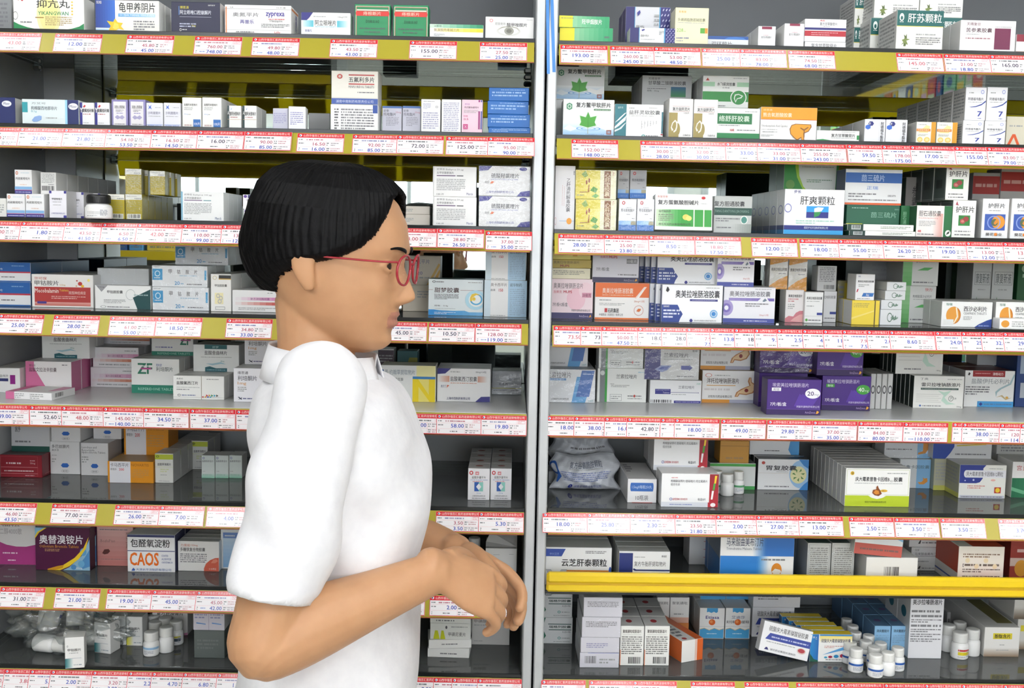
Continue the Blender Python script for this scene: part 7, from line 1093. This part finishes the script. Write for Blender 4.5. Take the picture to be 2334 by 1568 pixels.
def hand(W, dirv, palm_n, side, curl, sc_=1.0):
    """W wrist, dirv along the hand, palm_n out of the palm, side: +1 puts the thumb along dirv x palm_n"""
    d = dirv.normalized(); n_ = (palm_n - d*palm_n.dot(d)).normalized(); s = d.cross(n_)*side
    P = lambda a, b_, c_: W + (d*a + s*b_ + n_*c_)*sc_
    tube(sk, smoothpath([(P(-.02, 0, 0), .024*sc_, .020*sc_), (P(.012, 0, 0), .029*sc_, .016*sc_), (P(.045, 0, 0), .038*sc_, .0150*sc_), (P(.078, 0, 0), .038*sc_, .0125*sc_)], 5), M_SKIN, 16, up=n_)
    for b_, ln, r_, cu in ((.029, .068, .0082, curl), (.010, .077, .0086, curl*1.05), (-.009, .072, .0082, curl*1.1), (-.0275, .056, .0073, curl*1.2)):
        q = P(.078, b_, 0); ang = 0; pts = [(P(.055, b_*.92, 0), r_*sc_*1.1), (q, r_*sc_*1.12)]
        for seg, f_ in ((.46, .35), (.30, .55), (.24, .4)):
            ang += cu*f_; q = q + (d*math.cos(ang) + n_*math.sin(ang) + s*(b_*1.4))*ln*seg*sc_; pts.append((q, pts[-1][1]*.93))
        tube(sk, smoothpath(pts, 4), M_SKIN, 12, up=s)
    pts = [(P(.012, .022, .003), .014*sc_), (P(.036, .042, .014), .0125*sc_), (P(.062, .054, .026), .0098*sc_), (P(.086, .056, .036), .0080*sc_)]
    tube(sk, smoothpath(pts, 4), M_SKIN, 12, up=n_)
# near arm (towards the camera) and far arm
S1, E1, W1 = PP(722, 930, -.555), PP(596, 1470, -.615), PP(1003, 1300, -.50)
tube(sk, smoothpath([(S1, .050), (S1.lerp(E1, .5), .045), (S1.lerp(E1, .85), .040), (E1, .039), (E1.lerp(W1, .10)+Vector((0, 0, -.004)), .041), (E1.lerp(W1, .3), .042), (E1.lerp(W1, .65), .033), (W1, .0255, .021)], 6), M_SKIN, 20)
hd1 = (PP(1190, 1460, -.44) - W1).normalized(); hd0 = (W1-E1).normalized()
hand(W1, (hd1*.75+hd0*.25), Vector((-.25, .55, -.6)), 1, 1.0, 1.02)
S2, E2, W2_ = PP(770, 930, -.255), PP(925, 1235, -.215), PP(1052, 1262, -.30)
tube(sk, smoothpath([(S2, .050), (S2.lerp(E2, .5), .045), (S2.lerp(E2, .85), .040), (E2, .039), (E2.lerp(W2_, .3), .040), (E2.lerp(W2_, .65), .033), (W2_, .0255, .021)], 6), M_SKIN, 20)
hand(W2_, (PP(1150, 1330, -.33) - W2_), Vector((-.4, -.6, -.4)), -1, .9, .98)
body = remesh(sk, 'person', .0028, [M_SKIN, M_LIPS], 3, .45)
HI = HM.inverted()
for q in body.polygons:
    a = HI @ q.center
    if a.x > .074 and abs(a.y) < .0235-.35*abs(a.z+.0685) and -.0805 < a.z < -.0585: q.material_index = 1
person = obj('person', body)
tag(person, 'person in white short-sleeved shirt and red glasses walking past the shelves', 'person')
# eyes, brows
for s in (-1, 1):
    mb = MB(); cpt = Vector((.0665, s*.0295, -.0005)); n = 24
    for nm, m in (('w', mat('e8e4e0', .2)),):
        vs = []; fs = []
        for j in range(13):
            th = math.pi*j/12
            for i in range(n):
                A = 2*math.pi*i/n; dv = Vector((math.cos(th), math.sin(th)*math.cos(A), math.sin(th)*math.sin(A))); vs.append(tuple(HM @ (cpt + dv*.0125)))
        f1_ = [[j*n+i, j*n+(i+1) % n, (j+1)*n+(i+1) % n, (j+1)*n+i] for j in range(12) for i in range(n)]
        mb.add(vs, [q for k, q in enumerate(f1_) if k >= n*3], m); mb.add(vs, [q for k, q in enumerate(f1_) if k < n*3], mat('2a1a12', .15))
    obj('eye', mb.mesh('eye', True), person)
    mb = MB(); pts = []
    for k in range(7):
        y = s*(.014+.006*k); z = .0205+.004*math.sin(k/6*2.4)
        hp = headpt(math.atan2(y, .08), z); pts.append((HM @ Vector((hp.x+.002, y, z)), .0012, .0030-.0003*k))
    tube(mb, pts, M_HAIR, 8, up=Vector((0, 0, 1))); obj('eyebrow', mb.mesh('eyebrow', True, True), person)
# hair: thick short bob, open at the face
def lim(z):
    for (za, a), (zb_, b_) in zip(LT, LT[1:]):
        if zb_ <= z <= za: return b_ + (a-b_)*(z-zb_)/(za-zb_)
    return 0 if z > LT[0][0] else LT[-1][1]
LT = [(.088, 0), (.074, 22), (.055, 36), (.035, 47), (.015, 60), (.002, 74), (-.010, 96), (-.022, 112), (-.035, 128), (-.06, 150)]
mb = MB(); NA2, NZ2 = 320, 170; vs = []; idx = {}; fs = []
rnd = random.Random(3); jit = [rnd.uniform(-1, 1) for _ in range(NA2)]
for k in range(NZ2+1):
    z = .1135 - .163*k/NZ2
    for i in range(NA2):
        az = -math.pi + 2*math.pi*i/NA2; back = max(0, -math.cos(az))
        st = .0010*math.sin(az*83+3*math.sin(z*40)) + .0009*math.sin(az*131+9*z) + .0005*jit[i]
        off = .0125 + .016*back*math.exp(-((z+.005)/.055)**2) + .003*math.sin(az*3+z*30) + st
        if z < -.035: off -= .010*min(1, (-.035-z)/.035)*(.4+.6*back)
        ed = max(0, min(1, (math.degrees(abs(az)) - lim(z))/16)); off *= .12 + .88*ed**.6
        q = headpt(az, max(z, -.06), off, face=False); q.z = z + (.012 if z > .09 else .012*(z+.07)/.16); vs.append(tuple(HM @ q)); idx[k, i] = len(vs)-1
for k in range(NZ2):
    for i in range(NA2):
        az = abs(-math.pi + 2*math.pi*(i+.5)/NA2); z = .1135 - .163*(k+.5)/NZ2
        if math.degrees(az) > lim(z) + 1.0*jit[i]: fs.append([idx[k, i], idx[k+1, i], idx[k+1, (i+1) % NA2], idx[k, (i+1) % NA2]])
fs.append([idx[0, i] for i in range(NA2)])
mb.add(vs, fs, M_HAIR)
hm = mb.mesh('hair', True, True); hair = obj('hair', hm, person)
md = hair.modifiers.new('thick', 'SOLIDIFY'); md.thickness = .009; md.offset = -1
# glasses
gl = empty('glasses'); gl.parent = person
M_RIM = mat('a02834', .25)
M_LENS = clear('lens', (.97, .97, .97), gl=.06, rough=.01)
fr = MB()
for s in (-1, 1):
    pts = []
    for k in range(29):
        a = 2*math.pi*k/28; pts.append((HM @ Vector((.0985-.010*abs(math.sin(a)*.0)-.18*max(0, abs(s*.032+.025*math.cos(a))-.03), s*.032+.0245*math.cos(a), .0-.002+.0185*math.sin(a)*(1 if math.sin(a) > 0 else 1.05))), .0014, .0017))
    tube(fr, pts, M_RIM, 8, up=Vector((1, 0, 0)))
    ln = MB(); ln.add([tuple(q[0]) for q in pts[:-1]], [list(range(28))], M_LENS); obj('lens', ln.mesh('lens'), gl)
    tm = MB(); tube(tm, smoothpath([(HM @ Vector((.0935, s*.0565, .008)), .0014, .0022), (HM @ Vector((.07, s*.074, .007)), .0013, .0022), (HM @ Vector((.02, s*.0815, .006)), .0013, .0022), (HM @ Vector((-.02, s*.0825, .004)), .0013, .002), (HM @ Vector((-.034, s*.080, -.012)), .0013, .002)], 5), M_RIM, 8); obj('temple', tm.mesh('temple', True, True), gl)
tube(fr, [(HM @ Vector((.0985, -.009, .004)), .0014), (HM @ Vector((.1005, 0, .006)), .0014), (HM @ Vector((.0985, .009, .004)), .0014)], M_RIM, 8)
obj('frame', fr.mesh('frame', True, True), gl)
# shirt with short sleeves
sh = MB()
def ring(py, pxc, hx_, hy_, Y=-.405): q = PP(pxc, py, Y); return (Vector((q.x, Y, q.z)), hx_, hy_)
rows_ = [ring(846, 738, .064, .068), ring(866, 742, .076, .110), ring(905, 758, .090, .148), ring(1000, 778, .106, .150), ring(1110, 780, .110, .140), ring(1250, 770, .110, .134), ring(1400, 755, .112, .140), ring(1550, 745, .118, .155), ring(1700, 742, .124, .165), ring(1800, 740, .128, .17)]
def loftz(mb, rows, m, n=64, wob=.0):
    vs = []; fs = []
    for k, (cpt, hx_, hy_) in enumerate(rows):
        for i in range(n):
            a = 2*math.pi*i/n; q = 1 + wob*(math.sin(5*a+k*1.1)+.6*math.sin(9*a-k*.7))
            vs.append((cpt.x+hx_*q*math.copysign(abs(math.cos(a))**.85, math.cos(a)), cpt.y+hy_*q*math.copysign(abs(math.sin(a))**.85, math.sin(a)), cpt.z))
    for k in range(len(rows)-1):
        for i in range(n): fs.append([k*n+i, (k+1)*n+i, (k+1)*n+(i+1) % n, k*n+(i+1) % n])
    fs.append(list(range(n))); fs.append([(len(rows)-1)*n+i for i in range(n)][::-1])
    mb.add(vs, fs, m)
loftz(sh, smoothpath(rows_, 5), M_SHIRT, 72, .012)
A1 = S1 + Vector((.0, .035, .025)); H1 = S1.lerp(E1, .76)
tube(sh, smoothpath([(A1, .050), (S1+Vector((0, 0, .003)), .053), (S1.lerp(E1, .3), .053), (S1.lerp(E1, .55), .056), (H1, .058)], 5), M_SHIRT, 26)
A2 = S2 + Vector((0, -.035, .025)); H2_ = S2.lerp(E2, .80)
tube(sh, smoothpath([(A2, .052), (S2+Vector((0, 0, .005)), .056), (S2.lerp(E2, .3), .055), (S2.lerp(E2, .55), .056), (H2_, .058)], 5), M_SHIRT, 26)
sme = remesh(sh, 'shirt', .0055, [M_SHIRT], 5, .5)
# soft folds, pulled from the armpits and the bent elbow; open the sleeve hems, neck and hem
bm = bmesh.new(); bm.from_mesh(sme); bm.normal_update()
dl = []
hem1 = (E1-S1).normalized(); hem2 = (E2-S2).normalized()
for v_ in bm.verts:
    x, y, z = v_.co; a = (v_.co-S1).length
    v_.co += v_.normal*(.0042*math.sin(30*z+18*x+4*math.sin(9*y)) + .0022*math.sin(44*x-31*z+7*y) + .004*math.exp(-((a-.16)/.10)**2)*math.sin(60*(z*.8+x)))
rad = lambda q, a, d: ((q-a) - d*(q-a).dot(d)).length
for fc in bm.faces:
    cc = fc.calc_center_median()
    if ((cc-H1).dot(hem1) > .010 and rad(cc, H1, hem1) < .060 and (cc-H1).length < .085) or ((cc-H2_).dot(hem2) > .010 and rad(cc, H2_, hem2) < .060 and (cc-H2_).length < .085) or cc.z > rows_[0][0].z + .012 and abs(cc.y+.405) < .08: dl.append(fc)
bmesh.ops.delete(bm, geom=dl, context='FACES')
for v_ in bm.verts:
    if any(e_.is_boundary for e_ in v_.link_edges):
        for a, d_ in ((H1, hem1), (H2_, hem2)):
            k = (v_.co-a).dot(d_)
            if (v_.co-a).length < .10 and abs(k-.010) < .012: v_.co -= d_*(k-.010)
bm.to_mesh(sme); bm.free()
so = obj('shirt', sme, person); md = so.modifiers.new('cloth', 'SOLIDIFY'); md.thickness = .003; md.offset = 1
cl = MB(); cb_ = rows_[0][0]; n = 40
for s in (0,):
    vs = []; fs = []
    for k, (rr_, dz_) in enumerate(((.066, .006), (.069, .026), (.071, .030), (.079, .004), (.083, -.014))):
        for i in range(n+1):
            a = .30 + (2*math.pi-.6)*i/n; vs.append((cb_.x+rr_*1.0*math.cos(a), cb_.y+rr_*1.06*math.sin(a), cb_.z+dz_+.008*(-math.cos(a))))
    for k in range(4):
        for i in range(n): fs.append([k*(n+1)+i, k*(n+1)+i+1, (k+1)*(n+1)+i+1, (k+1)*(n+1)+i])
    cl.add(vs, fs, M_SHIRT)
co = obj('collar', cl.mesh('collar', True, True), person); md = co.modifiers.new('cloth', 'SOLIDIFY'); md.thickness = .002
# trousers and shoes carry the figure to the floor
tr = MB(); hip = rows_[-1][0]; M_TROU = noisy('dark_trousers', '24262c', '2c2e35', 40, .8)
for s, fx in ((-1, .16), (1, -.14)):
    tube(tr, smoothpath([(hip+Vector((0, s*.07, .10)), .105, .10), (hip+Vector((fx*.25, s*.09, -.10)), .09), (hip+Vector((fx*.7, s*.09, -.32)), .065), (Vector((hip.x+fx, hip.y+s*.09, .09)), .052)], 6), M_TROU, 22)
to = obj('trousers', remesh(tr, 'trousers', .007, [M_TROU], 3), person)
for s, fx in ((-1, .16), (1, -.14)):
    sb_ = MB(); bx_, by_ = hip.x+fx, hip.y+s*.09
    tube(sb_, smoothpath([(Vector((bx_-.06, by_, .042)), .036, .036), (Vector((bx_+.02, by_, .045)), .040, .042), (Vector((bx_+.10, by_, .034)), .044, .031), (Vector((bx_+.165, by_, .026)), .034, .020)], 5), mat('18181a', .4), 18)
    me = sb_.mesh('shoe', True, True)
    for v_ in me.vertices: v_.co.z = max(v_.co.z, .0015)
    obj('shoe', me, person)

# ================================================================== the store around (seen in the back mirrors, and carrying the lamps)
def plane_box(name, bx, m):
    mb = MB(); mb.box(*bx, m, c=.0005); return struct(obj(name, mb.mesh(name)))
plane_box('floor', (-4.4, 4.4, -7.2, .9, -.06, 0), noisy('floor_tile', 'b8b4ac', 'c2beb6', 2, .25))
plane_box('ceiling', (-4.4, 4.4, -7.2, .9, CEIL, CEIL+.06), mat('ecece8', .8))
plane_box('wall_back', (-4.4, 4.4, .78, .9, 0, CEIL), mat('c9c9c6', .7))
plane_box('wall_left', (-4.4, -4.3, -7.2, .78, 0, CEIL), mat('cfcfca', .7))
plane_box('wall_right', (4.3, 4.4, -7.2, .78, 0, CEIL), mat('cfcfca', .7))
plane_box('wall_front', (-4.3, 4.3, -7.2, -7.1, 0, CEIL), mat('d4d4d0', .7))
for i in range(4):
    x = -3.6 + i*1.9; wn = empty('window_%d' % (i+1), (x+.75, -7.09, 1.75)); struct(wn)
    mb = MB(); mb.box(-.78, .78, 0, .02, -.62, .62, emit('daylight_%d' % i, 'f4f8ff', 6.0)); q = obj('window_pane', mb.mesh('window_pane'), wn)
    mb = MB()
    for bx_ in ((-.82, -.76, -.01, .05, -.66, .66), (.76, .82, -.01, .05, -.66, .66), (-.76, .76, -.01, .05, .60, .66), (-.76, .76, -.01, .05, -.66, -.60), (-.02, .02, -.01, .045, -.6, .6)): mb.box(*bx_, mat('b4b8ba', .4))
    obj('window_frame', mb.mesh('window_frame'), wn)
M_NEAR, M_FAR = emit('lamp_glow_near', 'fbfdff', 13.0), emit('lamp_glow_far', 'fbfdff', 34.0)
for i, (x, y) in enumerate(LAMPS):
    lp_ = empty('ceiling_light', (x, y, CEIL)); where = ('nearest the partly hidden cabinet', 'nearest the post with blue straps', 'nearest the yellow-guard cabinet end', 'second from the partly hidden cabinet', 'second from the post with blue straps', 'second from the yellow-guard cabinet end', 'above the low bright packets', 'added as fill in mid store beyond the camera', 'added as fill by the windows beside tall side shelving', 'added as fill by the windows opposite yellow-guard cabinet')[i]
    tag(lp_, 'white twin-tube ceiling light ' + where, 'ceiling light')
    mb = MB(); mb.box(-.16, .16, -.64, .64, -.05, -.0005, mat('e4e4e2', .4)); obj('lamp_housing', mb.mesh('lamp_housing'), lp_)
    for s_ in (-.075, .075):
        mb = MB(); n = 12; L_ = .6
        vs = [(s_+.021*math.cos(2*math.pi*k/n), yy, -.073+.021*math.sin(2*math.pi*k/n)) for yy in (-L_, L_) for k in range(n)]
        mb.add(vs, [[k, (k+1) % n, n+(k+1) % n, n+k] for k in range(n)] + [list(range(n))[::-1], list(range(n, 2*n))], M_NEAR if i < 3 else M_FAR); obj('lamp_tube', mb.mesh('lamp_tube'), lp_)
def gondola(x, y, rz, wd, tiers, label, plabel, seed):
    root = empty('store_shelving', (x, y, 0), rz); tag(root, label, 'shelving')
    mb = MB(); mb.box(-wd/2, wd/2, .30, .33, 0, tiers[-1]+.28, mat('9a9c9a', .5)); obj('back_board', mb.mesh('back_board'), root)
    for s in (-1, 1):
        mb = MB(); mb.box(s*wd/2-.015, s*wd/2+.015, 0, .33, 0, tiers[-1]+.28, mat('b4b6b6', .4)); obj('side_panel', mb.mesh('side_panel'), root)
    rnd = random.Random(seed); pk_ = ['c8d8b0', '6ab04a', 'e8e4d8', 'd87a3a', '5a9ad0', 'e8c84a', 'c84a5a', 'f0f0ee', '8ac8a0', 'd8b0c8', '2f5a9a', 'f0f0ee']
    for z in tiers:
        mb = MB(); mb.box(-wd/2+.016, wd/2-.016, 0, .299, z-.02, z, mat('c8cac8', .4)); b_ = obj('shelf_board', mb.mesh('shelf_board'), root)
        mb = MB(); mb.box(-wd/2+.016, wd/2-.016, -.006, -.0005, z-.045, z, mat('d8b820', .35)); obj('label_rail', mb.mesh('label_rail'), b_)
        u = -wd/2+.04
        while u < wd/2-.18:
            ww = rnd.uniform(.07, .15); hh = rnd.uniform(.12, .22); cc = rnd.choice(pk_)
            mb = MB(); mb.box(-ww/2, ww/2, 0, .12, 0, hh, mat(cc), c=.003)
            decals(mb, [r(.08, .55, .92, .85, rnd.choice(pk_)), e(.5, .3, .25, .16, rnd.choice(pk_)), l(.1, .06, .9, .14, 1, 'k')], lambda a, q, zz_: (-ww/2+a*ww, -zz_-.0004, q*hh), ww, hh, 3)
            o = obj('product_packet', mb.mesh('product_packet'), None, Matrix.Translation((x, y, 0)) @ Matrix.Rotation(rz, 4, 'Z') @ Vector((u+ww/2, .03, z+.0005)), rz); tag(o, plabel, 'packet', plabel)
            u += ww + rnd.uniform(.005, .03)
gondola(-1.75, -2.75, math.pi, 1.7, (.62, 1.0, 1.36), 'low shelving of bright packets mirrored between the cartons', 'bright packet on the low shelving mirrored behind cartons', 5)
gondola(-3.0, -4.6, math.pi/2, 2.6, (.7, 1.1, 1.5, 1.9, 2.25), 'tall side shelving mirrored obliquely behind the cartons', 'small packet on tall side shelving in the mirror', 6)
gondola(2.6, -4.3, -math.pi/2, 2.6, (.7, 1.1, 1.5, 1.9, 2.25), 'tall shelving mirrored behind the yellow-guard cabinet cartons', 'small packet on the shelving opposite the yellow-guard cabinet', 7)
